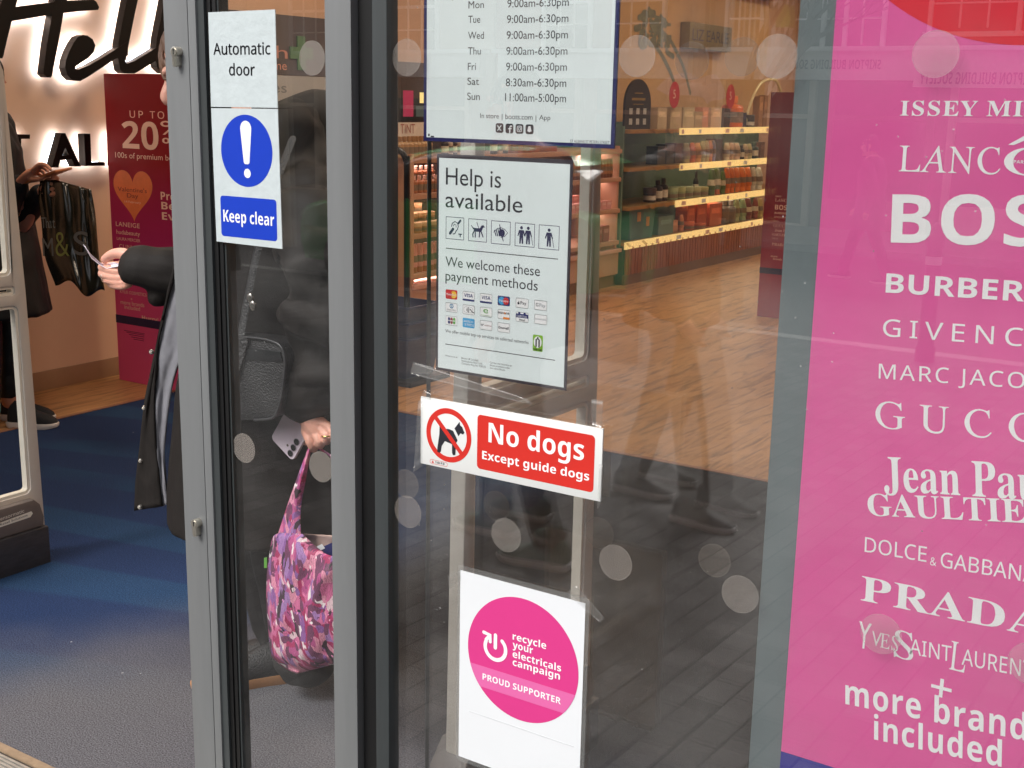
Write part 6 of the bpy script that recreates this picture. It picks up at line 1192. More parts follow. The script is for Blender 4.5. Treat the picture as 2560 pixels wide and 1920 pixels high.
# cosmetics on the rose unit: only the parts the notices leave in view
def cosm(kind, col, cap, w, h, y, z, x, nm, where, rz=0):
    return product(kind, col, w, h, x, y, z, '%s %s' % (nm, where), nm.split(' ')[-1]+'s '+where, nm.split(' ')[-1], cap, rz)
Wt = 'on the top shelf of the rose cosmetics unit'
for i, zx in enumerate((145, 188, 230, 268, 302, 338, 372, 408)):
    a = wp(zx, 1450, (960, 0, 3.68667), -5.0); cosm('bottle', (186, 150, 108), (170, 130, 90), .062, .135, a.y, 1.136, -5.0, 'beige foundation bottle', Wt)
for i, zx in enumerate((560, 600, 640, 680, 1010, 1060, 1110)):
    a = wp(zx, 1450, (960, 0, 3.68667), -5.02); cosm('bottle', (212, 190, 170) if i % 2 else (60, 44, 40), (240, 236, 230) if i % 3 else (34, 30, 30), .055, .13, a.y, 1.136, -5.02, 'concealer bottle', Wt)
for i in range(9):
    a = wp(1120+52*i, 1440, (960, 0, 3.68667), -5.05); cosm('box', (150+8*(i % 3), 84+6*(i % 2), 52), (196, 140, 96), .085, .10, a.y, 1.136, -5.05, 'copper palette box', Wt)
ZC = (960, 350, 3.68667); We = 'on the tilted rack of the second cosmetics shelf'
def rack(y0, y1, z, rows, kind, col, cap, w, h, nm, where, dz=.05, dx=.1):
    n = int((y1-y0)/(w*1.12))
    for r in range(rows):
        for i in range(n): cosm(kind, col, cap, w, h, y0+w*.6+i*w*1.12, z+.002+dz*r, -5.0-dx*r, nm, where)
ya, yb = 6.43, 6.86
rack(ya, yb, .905, 2, 'bottle', (176, 116, 82), (236, 196, 184), .052, .11, 'rose capped lipstick', We, .055, .12)
rack(ya, yb, .648, 3, 'jar', (186, 140, 96), (222, 190, 150), .085, .065, 'round powder pot', 'on the third shelf at the near end of the cosmetics unit', .05, .11)
rack(ya, yb, .384, 1, 'tube', (226, 160, 152), (170, 108, 70), .055, .19, 'pink blush tube', 'on the lowest shelf of the cosmetics unit')
yc, yd = 8.42, 9.16
rack(yc, yd, .648, 2, 'box', (226, 164, 158), (240, 196, 188), .075, .07, 'pink compact box', 'on the third shelf at the far end of the cosmetics unit', .05, .12)
rack(yc, yd, .905, 1, 'tube', (176, 124, 86), (120, 76, 50), .045, .15, 'bronze mascara tube', 'on the second cosmetics shelf past the security gate')
a = wp(1835, 300, ZC, -5.1); cosm('bottle', (214, 150, 150), (232, 184, 180), .11, .19, a.y, .906, -5.15, 'large pink spray bottle', 'on the second cosmetics shelf past the security gate')
rack(yc, yd, .316, 1, 'box', (150, 96, 66), (60, 44, 40), .06, .04, 'brown pencil box', 'on the pink counter of the cosmetics unit')
rack(yc+.3, yd, .386, 1, 'box', (150, 46, 56), (190, 120, 120), .1, .13, 'dark red carton', 'on the lowest shelf at the far end of the cosmetics unit')

# ---- basket stand by the cosmetics
M['navyp'] = mat('navy plastic', (26, 40, 84), .4, 0, .08, 8)
p0 = fz(1035, 952)
bk = thing('basket_stand', 'black arched basket stand just left of the payment notice', 'basket stand', (p0.x, p0.y, 0))
b = MB(); e = fy(1000, 375, p0.y); zt_ = fy(1010, 372, p0.y).z; b.tube([(p0.x-.34, p0.y, .02), (p0.x-.34, p0.y, zt_-.09), (p0.x-.30, p0.y, zt_-.02), (p0.x-.22, p0.y, zt_), (p0.x-.1, p0.y, zt_-.01), (p0.x-.055, p0.y, zt_-.06), (p0.x-.05, p0.y, zt_-.14), (p0.x-.05, p0.y, .02)], .017, 10, 4); b.build('arch_handle', mat('black tube', (22, 22, 28), .35), bk, smooth=50)
b = MB(); b.box(p0.x-.4, p0.x+.1, p0.y-.16, p0.y+.2, 0, .03); b.build('base_plate', M['black'], bk, bevel=.006)
for i in range(3):
    zz = .032+.085*i; t_ = thing('shopping_basket', ['lowest navy shopping basket of the stack on the stand', 'middle navy shopping basket of the stack on the stand', 'topmost navy shopping basket of the stack with a pale label'][i], 'basket', (p0.x-.12, p0.y, zz), 'navy shopping baskets')
    o_ = [(p0.x-.34, p0.y-.13), (p0.x+.06, p0.y-.13), (p0.x+.06, p0.y+.15), (p0.x-.34, p0.y+.15)]; cx, cy = p0.x-.14, p0.y+.01
    def rg(k, z): return [(cx+(x-cx)*k, cy+(y-cy)*k, z) for x, y in o_]
    b = MB(); b.loft([rg(.86, zz), rg(1.02, zz+.21), rg(1.06, zz+.21), rg(1.06, zz+.225), rg(.98, zz+.225), rg(.83, zz+.012)]); b.build('basket_body', M['navyp'], t_, bevel=.004)
    if i == 2:
        b = MB(); b.tube([(p0.x-.22, p0.y-.12, zz+.2), (p0.x-.20, p0.y-.1, zz+.29), (p0.x-.13, p0.y-.08, zz+.33), (p0.x-.05, p0.y-.1, zz+.29), (p0.x-.03, p0.y-.12, zz+.2)], .012, 8, 4); b.build('carry_handle', M['black'], t_, smooth=50)
        b = MB(); b.box(p0.x-.12, p0.x-.03, p0.y-.148, p0.y-.144, zz+.1, zz+.18); b.build('paper_label', mat('pale label', (214, 178, 160), .6), t_)

# ================================================================== people
def skin_mat(name, col):
    m = mat(name, col, .48, 0, .07, 26, .08, 300); b = m.node_tree.nodes['Principled BSDF']
    b.inputs['Subsurface Weight'].default_value = .18; b.inputs['Subsurface Radius'].default_value = (.012, .005, .003); return m
M['skin'] = skin_mat('light skin', (226, 168, 148)); M['skin2'] = skin_mat('tan skin', (190, 132, 108))
M['coat'] = mat('black coat cloth', (31, 27, 25), .7, 0, .22, 30, .14, 350, spec=.25)
M['coat2'] = mat('dark padded coat', (18, 18, 21), .6, 0, .2, 20, .1, 200, spec=.3)
M['lining'] = mat('grey quilted lining', (128, 128, 134), .38, 0, .14, 16, .25, 28)
M['trouser'] = mat('charcoal trouser cloth', (34, 32, 32), .8, 0, .2, 40, .1, 300)
M['leather'] = mat('black leather', (26, 26, 28), .42, 0, .1, 30, .55, 240, spec=.6)
M['snap'] = mat('snap metal', (210, 206, 198), .25, .9, .03)
M['hair_br'] = mat('brown hair', (112, 82, 64), .5, 0, .3, 60)
M['hair_bk'] = mat('black hair', (16, 14, 14), .4, 0, .2, 60)
def frame(C, ang):
    """local axes of a figure: F forward, L its left, C on the ground"""
    F = Vector((math.cos(ang), math.sin(ang), 0)); L = Vector((-math.sin(ang), math.cos(ang), 0)); C = Vector(C)
    return lambda f, l, z: C + F*f + L*l + Vector((0, 0, z))
def head(mb, P, c, s=1.0, tilt=0.0):
    """head with nose, chin, ears and brow in local frame P; c = (f, l, z) centre"""
    f0, l0, z0 = c
    def q(f, l, z): return P(f0+(f*math.cos(tilt)+z*math.sin(tilt))*s, l0+l*s, z0+(z*math.cos(tilt)-f*math.sin(tilt))*s)
    rings = []
    prof = [(-.125, .030, .05, .035), (-.112, .052, .055, .055), (-.085, .075, .048, .062), (-.05, .084, .078, .068), (0, .090, .094, .074), (.04, .092, .098, .076), (.08, .078, .090, .068), (.105, .052, .062, .046), (.12, .015, .02, .015)]
    for z, fr, bk, w in prof:
        rings.append([q((fr if math.cos(a) > 0 else bk)*math.cos(a), w*math.sin(a), z) for a in [2*math.pi*i/24 for i in range(24)]])
    mb.loft(rings)
    mb.tube([q(.085, 0, .02), q(.112, 0, -.02), q(.098, 0, -.038)], [.009, .015, .012], 10, 3)
    for sgn in (1, -1):
        mb.tube([q(0, sgn*.074, .022), q(-.012, sgn*.084, 0), q(0, sgn*.076, -.03)], [.011, .014, .008], 8, 3)
        mb.tube([q(.088, sgn*.012, .032), q(.084, sgn*.05, .034)], .011, 8, 2); mb.tube([q(.082, sgn*.02, -.006), q(.079, sgn*.046, -.004)], .007, 8, 2)
    mb.tube([q(.086, .024, -.066), q(.094, 0, -.066), q(.086, -.024, -.066)], .0085, 8, 3)
    mb.tube([q(.074, .02, -.1), q(.080, 0, -.104), q(.074, -.02, -.1)], .016, 8, 3)
    return q
def eyes(q, parent):
    for sgn in (1, -1):
        b = MB(); b.ball(q(.0735, sgn*.033, .012), .0118, n=8); e = b.build('eye', M['white_sign'], parent, smooth=60)
        b = MB(); b.ball(q(.0812, sgn*.033, .010), .0052, n=6); b.build('iris', M['black'], e, smooth=60)
def hair(q, parent, m, n=260, length=.09, cover=1.0, seed=1):
    rnd = random.Random(seed); b = MB()
    def sc(th, ph, k=1.0): return (.099*math.cos(ph)*math.cos(th)*k-.006, .081*math.cos(ph)*math.sin(th)*k, .122*math.sin(ph)*k+.012)
    rings = [[q(*sc(2*math.pi*i/20, ph, 1.0)) for i in range(20)] for ph in [R(v) for v in (14, 25, 38, 52, 66, 80, 88)]]; b.loft(rings)
    rings = [[q(*sc(R(75+210*i/14), ph, .99)) for i in range(15)] for ph in [R(v) for v in (-32, -15, 0, 16)]]; b.loft(rings, closed=False)
    for k in range(n):
        th = rnd.uniform(0, 6.283); ph = R(rnd.uniform(8, 86)); pts = []
        front = math.cos(th) > .35
        for j in range(5):
            p2 = ph - (R(52) if not front else R(30))*j/4*cover; p2 = max(p2, R(-38) if not front else R(4)); pts.append(q(*sc(th+.12*math.sin(k+j*.7), p2, 1.025+.02*math.sin(j*1.3+k))))
        b.tube(pts, [.0042, .0048, .0045, .0035, .0012], 5, 2, cap=False)
    return b.build('hair', m, parent, smooth=60)
def shoe(parent, heel, toe, m_up, m_sole, w=.092, h=.105, name='shoe', lab=None):
    heel = Vector(heel); toe = Vector(toe); d = toe-heel; L = d.length; d = d/L; s = Vector((-d.y, d.x, 0)); z0 = heel.z
    def out(k, z): 
        pts = []
        for t_, ww in ((0, .30), (.03, .36), (.12, .40), (.3, .37), (.5, .40), (.68, .50), (.82, .47), (.93, .34), (.99, .16), (1, .05)): pts.append((t_, ww))
        l = [heel + d*(L*(.5+(t_-.5)*k)) + s*(w*ww*k) + Vector((0, 0, z+.008*max(0, t_-.75)*4*(z < .012))) for t_, ww in pts]; r = [heel + d*(L*(.5+(t_-.5)*k)) - s*(w*ww*k) + Vector((0, 0, z+.008*max(0, t_-.75)*4*(z < .012))) for t_, ww in reversed(pts)]
        return l+r
    b = MB(); b.loft([out(.97, .002), out(1.0, .008), out(1.01, .026), out(.985, .030)]); so = b
    up = MB(); rings = []
    for t_, ww, hh in ((.02, .26, .085), (.06, .33, .10), (.14, .37, h), (.28, .36, h*.93), (.42, .37, h*.78), (.56, .42, h*.66), (.70, .46, h*.56), (.84, .42, h*.47), (.94, .28, h*.36), (.985, .1, .033)):
        c = heel + d*(L*t_); rings.append([c + s*(w*ww*math.cos(a)) + Vector((0, 0, .024 + (hh-.02)*max(0, math.sin(a))**.8)) for a in [math.pi*i/12 for i in range(13)]])
    up.loft(rings, closed=False); up.add(rings[0], [tuple(range(13))]); up.add(rings[-1], [tuple(reversed(range(13)))])
    o = up.build(name, m_up, parent, smooth=60, label=lab); so.build('sole', m_sole, o, smooth=40); return o
def folds(amp, sx=9, sz=5, seed=0):
    return lambda p, n: amp*(noise.noise((p.x*sx+seed, p.y*sx, p.z*sz)) + .5*noise.noise((p.x*sx*2.7, p.y*sx*2.7+seed, p.z*sz*2.6)))
def creases(amp, k=34, seed=0):
    """sideways sleeve creases"""
    return lambda p, n: amp*(math.sin(p.z*k + 5*noise.noise((p.x*7, p.y*7, p.z*4+seed)))*abs(noise.noise((p.x*5+seed, p.y*5, p.z*9)))*2 + .6*noise.noise((p.x*16, p.y*16, p.z*14)))

# ---- man leaving through the door
MC = (-2.12, 2.22, 0); MA = math.atan2(-.71, -.70); P = frame(MC, MA)
man = thing('person', 'person in long black coat behind the glass door leaf holding out a receipt', 'person', MC)
body = MB()
body.tube([P(-.02, 0, .86), P(0, 0, 1.08), P(.01, 0, 1.24), P(.03, 0, 1.34)], [.13, .12, .12, .05], 16, 4)
body.tube([P(.03, 0, 1.34), P(.09, -.03, 1.42), P(.15, -.06, 1.48)], [.06, .056, .054], 12, 4)
for sgn, st in ((1, .02), (-1, .06)): body.tube([P(-.02, sgn*.09, .90), P(st, sgn*.09, .5), P(st-.05, sgn*.09, .09)], [.085, .058, .042], 12, 4)
HC = (.168, -.07, 1.553); hq = head(body, P, HC, 1.0, R(22))
ls = P(0, .19, 1.24); rs = P(.02, -.19, 1.24)
lw = fy(770, 1006, 2.02); le = fy(812, 765, 2.0); rw = fy(352, 664, 2.05); re_ = fy(520, 700, 2.2)
body.tube([fy(800, 520, 2.03), fy(806, 700, 1.99), fy(798, 860, 2.0), lw], [.035, .035, .034, .029], 12, 5); body.tube([rs, re_, rw], [.05, .042, .03], 12, 5)
body = fuse(body, .0075, None, 3)
hd2 = MB()
HY = 2.0
def hp(x, y, dy=0.0): return fy(x, y, HY+dy)
# left hand: back towards us, thumb behind the phone, fingers hooked down round the bag strap
hd2.tube([lw, hp(776, 1045), hp(790, 1072)], [.029, .031, .030], 12, 4, flat=.72, up=(0, 1, 0))
for (kx, ky), mid, tip, r_ in (((766, 1078), (776, 1104), (784, 1121), .0112), ((789, 1080), (799, 1103), (801, 1112), .0108), ((809, 1078), (817, 1094), (816, 1103), .010), ((828, 1072), (834, 1088), (832, 1096), .009)):
    hd2.tube([hp(778+(kx-795)*.35, 1046, .004), hp(kx, ky, -.006)], [.012, r_*1.12], 10, 3)
    hd2.tube([hp(kx, ky, -.006), hp(*mid, -.012), hp(*tip, .0), hp(tip[0]+2, tip[1]-8, .022)], [r_*1.12, r_, r_*.93, r_*.8], 10, 4)
hd2.tube([hp(752, 1040, .012), hp(742, 1062, .03), hp(752, 1088, .038), hp(764, 1104, .034)], [.014, .0125, .011, .0095], 10, 4)
HY = 2.05
# right hand: thumb on top of the folded paper, four fingers curled under it
hd2.tube([rw, hp(334, 664), hp(312, 668, .012)], [.030, .031, .027], 12, 4, flat=.8, up=(0, 0, 1))
hd2.tube([hp(336, 648, .0), hp(306, 634, -.006), hp(280, 636, -.012), hp(262, 648, -.014)], [.017, .0145, .0125, .0105], 12, 4)
for i, (a, b_, c_, r_) in enumerate((((262, 668), (296, 678), (320, 676), .0115), ((262, 684), (300, 694), (324, 690), .0115), ((270, 698), (304, 707), (326, 702), .0105), ((284, 711), (308, 716), (324, 712), .0092))):
    hd2.tube([hp(318, 662+8*i, .02), hp(a[0]+6, a[1]-2, .022), hp(a[0]-6, a[1], .004), hp(a[0]+6, a[1]+4, -.012), hp(*b_, -.016), hp(*c_, -.006)], [.011, r_, r_, r_, r_*.95, r_*.8], 10, 4)
hd2 = fuse(hd2, .0026, lambda p, n: .0006*noise.noise(p*220), 2)
join(body, hd2); body.build('body', M['skin'], man, smooth=70)
eyes(hq, man); hair(hq, man, M['hair_br'], 320, seed=3)
b = MB(); c = fy(817.5, 1089, 1.986); rg_ = [c + Vector((.0112*math.cos(a), .0112*math.sin(a), .0012*math.cos(a))) for a in [2*math.pi*i/20 for i in range(21)]]; b.tube(rg_, .0019, 6, 1, cap=False); b.build('wedding_ring', mat('gold', (226, 186, 110), .22, .95, .03), man, smooth=60)
b = MB(); c = fy(262, 691, 2.042); b.tube([c+Vector((.0008*math.cos(a), .0115*math.sin(a), .0115*math.cos(a))) for a in [2*math.pi*i/16 for i in range(17)]], .0018, 6, 1, cap=False); b.build('finger_ring', M['snap'], man, smooth=60)
# coat: body, two sleeves, open far flap with grey lining and snaps
def ring(z, f, bk, w, n=36): return [P((f if math.cos(a) > 0 else bk)*math.copysign(abs(math.cos(a))**.85, math.cos(a)), w*math.copysign(abs(math.sin(a))**.85, math.sin(a)), z) for a in [2*math.pi*i/n for i in range(n)]]
ct = MB(); ct.loft([ring(.455, .30, .24, .27), ring(.62, .285, .23, .262), ring(.85, .255, .215, .25), ring(1.05, .225, .20, .24), ring(1.22, .20, .19, .23), ring(1.33, .165, .165, .20), ring(1.40, .10, .12, .12), ring(1.44, .07, .09, .08)])
ct = fuse(ct, .011, folds(.011, 8, 3.2, 2), 2)
def pth(pts, n=5): return pts
sl = MB(); sl.tube([P(-.02, .12, 1.41), P(-.01, .20, 1.30), fy(806, 600, 2.0), fy(814, 690, 1.985), fy(800, 738, 1.99), fy(812, 792, 1.985), fy(797, 850, 1.995), fy(801, 905, 2.0), fy(783, 974, 2.02)], [.085, .088, .082, .094, .070, .090, .066, .080, .062], 18, 6, cap=True)
sl = fuse(sl, .0055, creases(.024, 26, 1), 1)
sl2 = MB(); sl2.tube([P(.02, -.17, 1.36), P(.10, -.22, 1.2), fy(500, 690, 2.16), fy(430, 682, 2.10), fy(352, 668, 2.055)], [.075, .078, .074, .066, .053], 18, 6)
sl2.tube([fy(420, 730, 2.09), fy(395, 738, 2.07)], [.032, .03], 12, 3)
sl2 = fuse(sl2, .0055, creases(.006, 30, 4), 1)
join(ct, sl); join(ct, sl2)
coat = ct.build('coat', M['coat'], man, smooth=70)
outer = [(448, 600), (430, 690), (418, 745), (394, 860), (379, 930), (363, 1010), (350, 1130), (341, 1200), (337, 1276)]
linL = [(460, 600), (436, 690), (419, 745), (396, 850), (391, 930), (387, 1010), (391, 1112), (400, 1200), (405, 1266)]
linR = [(500, 600), (490, 690), (480, 745), (470, 850), (440, 930), (424, 1010), (412, 1112), (414, 1200), (424, 1258)]
def strip(A, B_, ya, yb, amp, n=10, k=6):
    A2 = [p[:2] for p in cr(A, k)]; B2 = [p[:2] for p in cr(B_, k)]; rows = []
    for i, (a, c_) in enumerate(zip(A2, B2)):
        t_ = i/(len(A2)-1); row = []
        for j in range(n+1):
            u = j/n; px = a[0]+(c_[0]-a[0])*u; py = a[1]+(c_[1]-a[1])*u; Y = ya+(yb-ya)*u
            row.append(fy(px, py, Y + amp*math.sin(u*9+t_*5)*.5 + amp*noise.noise((u*4, t_*14, amp*90))))
        rows.append(row)
    return rows
def thicksheet(name, rows, m, parent, t_=.004, lab=None):
    mb = MB(); mb.loft(rows, closed=False); o = mb.build(name, m, parent, smooth=60, label=lab, fix=False); md = o.modifiers.new('thickness', 'SOLIDIFY'); md.thickness = t_; md.offset = 0; return o
thicksheet('coat_front', strip(outer, linL, 2.02, 2.02, .004), M['coat'], man, .007)
thicksheet('coat_lining', strip(linL, linR, 2.026, 2.034, .005, 14), M['lining'], man, .005)
for x, y in ((359.5, 1020), (351, 1152), (349, 1268), (378, 880)):
    c = fy(x, y, 2.014); b = MB(); b.loft([[c+Vector((r_*math.cos(a), d_, r_*math.sin(a))) for a in [2*math.pi*i/18 for i in range(18)]] for r_, d_ in ((.0062, .004), (.0062, -.001), (.0045, -.003), (.003, -.003), (.0022, -.001), (.0005, -.001))]); b.build('snap_button', M['snap'], man, smooth=40)
tr = MB()
for sgn, st in ((1, .02), (-1, .07)): tr.tube([P(-.02, sgn*.095, .88), P(st, sgn*.10, .5), P(st-.05, sgn*.10, .11)], [.10, .088, .082], 14, 4, cap=True)
tr = fuse(tr, .009, folds(.008, 10, 8, 5), 1); tr.build('trousers', M['trouser'], man, smooth=70)
M['tan_sole'] = mat('tan sole', (168, 122, 84), .6, 0, .15, 20)
cl = MB(); cl.loft([[P(.075+f0+rx*math.cos(a), -.025+rw_*math.sin(a), z+.018*math.cos(a)*-1) for a in [2*math.pi*i/28 for i in range(28)]] for rx, rw_, z, f0 in ((.115, .125, 1.385, -.045), (.090, .092, 1.43, -.01), (.083, .084, 1.465, .01), (.076, .077, 1.468, .012), (.078, .08, 1.43, -.005), (.10, .11, 1.385, -.04))], caps=False); cl.build('collar', M['coat'], man, smooth=60)
shoe(man, fz(735, 1692), fz(478, 1733), M['leather'], M['tan_sole'], .105, .11)
shoe(man, P(-.10, -.10, 0), P(.19, -.12, 0), M['leather'], M['tan_sole'], .105, .11)
b = MB(); b.tube([P(.10, .06, 1.36), P(.04, .10, 1.41), P(-.06, .075, 1.445), P(-.10, -.02, 1.45), P(-.07, -.12, 1.44), P(.06, -.15, 1.38)], [.035, .055, .068, .07, .06, .04], 14, 5); b.build('hood', M['coat'], man, smooth=60)
# folded receipt
rc = MB(); rows = []
edge_t = [(209, 611), (226, 634), (250, 656), (262, 661), (285, 655), (309, 663)]; edge_b = [(213, 618), (228, 646), (248, 662), (266, 672), (288, 668), (309, 664)]
for (a, c_, dy) in zip(edge_t, edge_b, (-.05, -.035, -.022, -.012, -.016, -.03)): rows.append([fy(a[0]+(c_[0]-a[0])*j/4, a[1]+(c_[1]-a[1])*j/4, 2.05+dy+.01*math.sin(j*.8)-.012*(j/4)) for j in range(5)])
rc.loft(rows, closed=False); o = rc.build('receipt', mat('receipt paper', (232, 224, 236), .6, 0, .03), smooth=60); md = o.modifiers.new('thickness', 'SOLIDIFY'); md.thickness = .0012
tag(o, 'folded white receipt pinched in the outstretched hand at the doorway', 'receipt')
# phone in the lowered hand
ph = thing('mobile_phone', 'lilac mobile phone with three black camera lenses in the lowered hand', 'phone', fy(722, 1100, 2.012))
a0 = fy(677, 1095, 2.006); a1 = fy(731, 1153, 2.006); wv = (a1-a0); wl_ = wv.length; wv.normalize(); lv = Vector((-wv.z, 0, wv.x)); 
if lv.z < 0: lv = -lv
nv = Vector((0, 1, 0)); o2 = rrect(0, 0, wl_, .158, .011, 6); loop = [a0 + wv*u + lv*v for u, v in o2]
b = MB(); b.prism(loop, nv*.008); b.build('case', mat('lilac case', (226, 212, 224), .35, 0, .02, 20), ph, bevel=.0022)
for v in (.012, .030, .048): 
    c = a0 + wv*(wl_-.0145) + lv*v
    for r_, d_, m_, nm in ((.0085, .0012, mat('lens ring', (150, 140, 150), .3, .4), 'lens_ring'), (.0072, .0018, mat('camera lens', (16, 18, 20), .08, 0, 0, spec=.8), 'camera_lens')):
        b = MB(); b.prism([c + wv*(r_*math.cos(a)) + lv*(r_*math.sin(a)) - nv*d_ for a in [2*math.pi*i/28 for i in range(28)]], nv*.002); b.build(nm, m_, ph)
c = a0 + wv*(wl_-.031) + lv*.022; b = MB(); b.prism([c + wv*(.003*math.cos(a)) + lv*(.003*math.sin(a)) - nv*.0008 for a in [2*math.pi*i/16 for i in range(16)]], nv*.002); b.build('flash', mat('flash', (120, 110, 104), .2), ph)
# shoulder bag
sb = thing('shoulder_bag', 'black grained leather shoulder bag with piped flap worn over the long coat', 'bag', fy(640, 950, 1.93))
SYb = 1.93
def bp(pts, dy=0.0): return [fy(x, y, SYb+dy) for x, y in pts]
o2 = [p[:2] for p in cr([(540, 840), (600, 842), (660, 848), (698, 862), (712, 890), (712, 930), (704, 990), (690, 1035), (668, 1048), (600, 1050), (540, 1046)], 4)]
b = MB(); b.prism(bp(o2), (0, .06, 0)); b.build('bag_body', M['leather'], sb, bevel=.008)
b = MB(); b.tube(bp(o2[4:-6], -.004), .0028, 8, 1); b.build('piping', mat('piping', (52, 52, 54), .35), sb, smooth=60)
b = MB(); b.prism(bp([p[:2] for p in cr([(530, 838), (590, 842), (618, 846), (612, 880), (600, 920), (594, 945), (575, 950), (530, 945)], 4)], -.008), (0, .007, 0)); b.build('flap', mat('grained leather', (40, 39, 40), .40, 0, .1, 30, .9, 170, spec=.6), sb, bevel=.002)
b = MB(); b.prism(bp([(614, 868), (700, 880), (706, 905), (606, 900)], -.003), (0, .004, 0)); b.build('pocket_band', mat('smooth leather', (24, 26, 28), .3), sb, bevel=.001)
b = MB(); st_ = [fy(x, y, Y) for x, y, Y in ((600, 850, 1.945), (620, 740, 1.97), (650, 600, 1.985), (690, 460, 2.0), (730, 350, 2.05))]; b.tube(st_, .011, 8, 4, flat=.35, up=(0, 1, 0)); b.build('strap', M['leather'], sb, smooth=50)
for x, y in ((626, 745), (632, 764)): b = MB(); b.ball(fy(x, y, 1.955), .010, .006, .013, 8); b.build('buckle', mat('dark chrome', (150, 146, 140), .2, .9), sb, smooth=60)

# ---- pink printed tote bag
def tote_mat():
    m = bpy.data.materials.new('cat print cloth'); m.use_nodes = True; t = m.node_tree; b = t.nodes['Principled BSDF']; N = t.nodes.new; K = t.links.new
    tc = N('ShaderNodeTexCoord'); mp = N('ShaderNodeMapping'); mp.inputs['Scale'].default_value = (1.25, .6, .85); K(tc.outputs['Object'], mp.inputs[0])
    nn = N('ShaderNodeTexNoise'); nn.inputs['Scale'].default_value = 16; K(mp.outputs[0], nn.inputs['Vector'])
    vm = N('ShaderNodeMix'); vm.data_type = 'VECTOR'; vm.inputs['Factor'].default_value = .10; K(mp.outputs[0], vm.inputs[4]); K(nn.outputs['Color'], vm.inputs[5])
    v = N('ShaderNodeTexVoronoi'); v.inputs['Scale'].default_value = 50; v.inputs['Randomness'].default_value = .8; K(vm.outputs[1], v.inputs['Vector'])
    r = N('ShaderNodeValToRGB'); r.color_ramp.interpolation = 'CONSTANT'; e = r.color_ramp.elements
    cs = [(0, (178, 82, 134)), (.14, (140, 92, 154)), (.26, (204, 108, 150)), (.42, (112, 62, 92)), (.54, (214, 140, 164)), (.66, (164, 50, 96)), (.78, (158, 118, 172)), (.88, (214, 186, 192)), (.945, (66, 48, 58))]
    e[0].position = 0; e[0].color = (*lin(cs[0][1]), 1); e[1].position = .14; e[1].color = (*lin(cs[1][1]), 1)
    for p_, c_ in cs[2:]: q2 = e.new(p_); q2.color = (*lin(c_), 1)
    sp = N('ShaderNodeSeparateColor'); K(v.outputs['Color'], sp.inputs[0]); K(sp.outputs[0], r.inputs[0])
    # fine scribble lines inside the shapes
    w = N('ShaderNodeTexWave'); w.inputs['Scale'].default_value = 46; w.inputs['Distortion'].default_value = 9; w.inputs['Detail'].default_value = 3; w.inputs['Detail Scale'].default_value = 3; K(mp.outputs[0], w.inputs['Vector'])
    rr_ = N('ShaderNodeMapRange'); rr_.inputs['From Min'].default_value = .1; rr_.inputs['From Max'].default_value = .35; rr_.inputs['To Min'].default_value = .62; rr_.inputs['To Max'].default_value = 1.05; K(w.outputs['Fac'], rr_.inputs['Value'])
    mx = N('ShaderNodeMix'); mx.data_type = 'RGBA'; mx.blend_type = 'MULTIPLY'; mx.inputs['Factor'].default_value = .8; K(r.outputs[0], mx.inputs['A']); K(rr_.outputs[0], mx.inputs['B'])
    # scattered white and black cat shaped blobs
    last = mx.outputs['Result']
    for sc_, off, limit, rad, colr in ((30, 0, .60, .40, (232, 222, 222)), (30, 7.3, .68, .38, (52, 40, 46)), (70, 3.1, .5, .28, (96, 40, 84)), (60, 5.7, .58, .28, (236, 150, 190))):
        m2 = N('ShaderNodeMapping'); m2.inputs['Location'].default_value = (off, off*.7, off*1.3); K(vm.outputs[1], m2.inputs[0])
        v2 = N('ShaderNodeTexVoronoi'); v2.inputs['Scale'].default_value = sc_; v2.distance = 'MINKOWSKI'; v2.inputs['Exponent'].default_value = .9; K(m2.outputs[0], v2.inputs['Vector'])
        s2 = N('ShaderNodeSeparateColor'); K(v2.outputs['Color'], s2.inputs[0])
        g2 = N('ShaderNodeMath'); g2.operation = 'GREATER_THAN'; g2.inputs[1].default_value = limit; K(s2.outputs[1], g2.inputs[0])
        l2 = N('ShaderNodeMath'); l2.operation = 'LESS_THAN'; l2.inputs[1].default_value = rad; K(v2.outputs['Distance'], l2.inputs[0])
        a2 = N('ShaderNodeMath'); a2.operation = 'MULTIPLY'; K(g2.outputs[0], a2.inputs[0]); K(l2.outputs[0], a2.inputs[1])
        x2 = N('ShaderNodeMix'); x2.data_type = 'RGBA'; x2.inputs['B'].default_value = (*lin(colr), 1); K(last, x2.inputs['A']); K(a2.outputs[0], x2.inputs['Factor']); last = x2.outputs['Result']
    K(last, b.inputs['Base Color']); b.inputs['Roughness'].default_value = .6; return m
M['tote'] = tote_mat()
tb = thing('tote_bag', 'pink and purple cat print tote bag hanging from the lowered hand', 'bag', fy(770, 1500, 1.95))
TYb = 1.95
L_ = [(700, 1332), (682, 1345), (672, 1400), (667, 1450), (667, 1520), (671, 1570), (677, 1630), (690, 1652), (716, 1672), (742, 1684)]
R_ = [(746, 1345), (745, 1375), (800, 1378), (880, 1360), (930, 1360), (935, 1450), (930, 1540), (925, 1610), (905, 1640), (850, 1655)]
rows = []
A2 = [p[:2] for p in cr(L_, 5)]; B2 = [p[:2] for p in cr([(960, 1345), (962, 1380), (962, 1440), (962, 1480), (960, 1530), (956, 1570), (950, 1610), (940, 1632), (910, 1640), (880, 1648)], 5)]
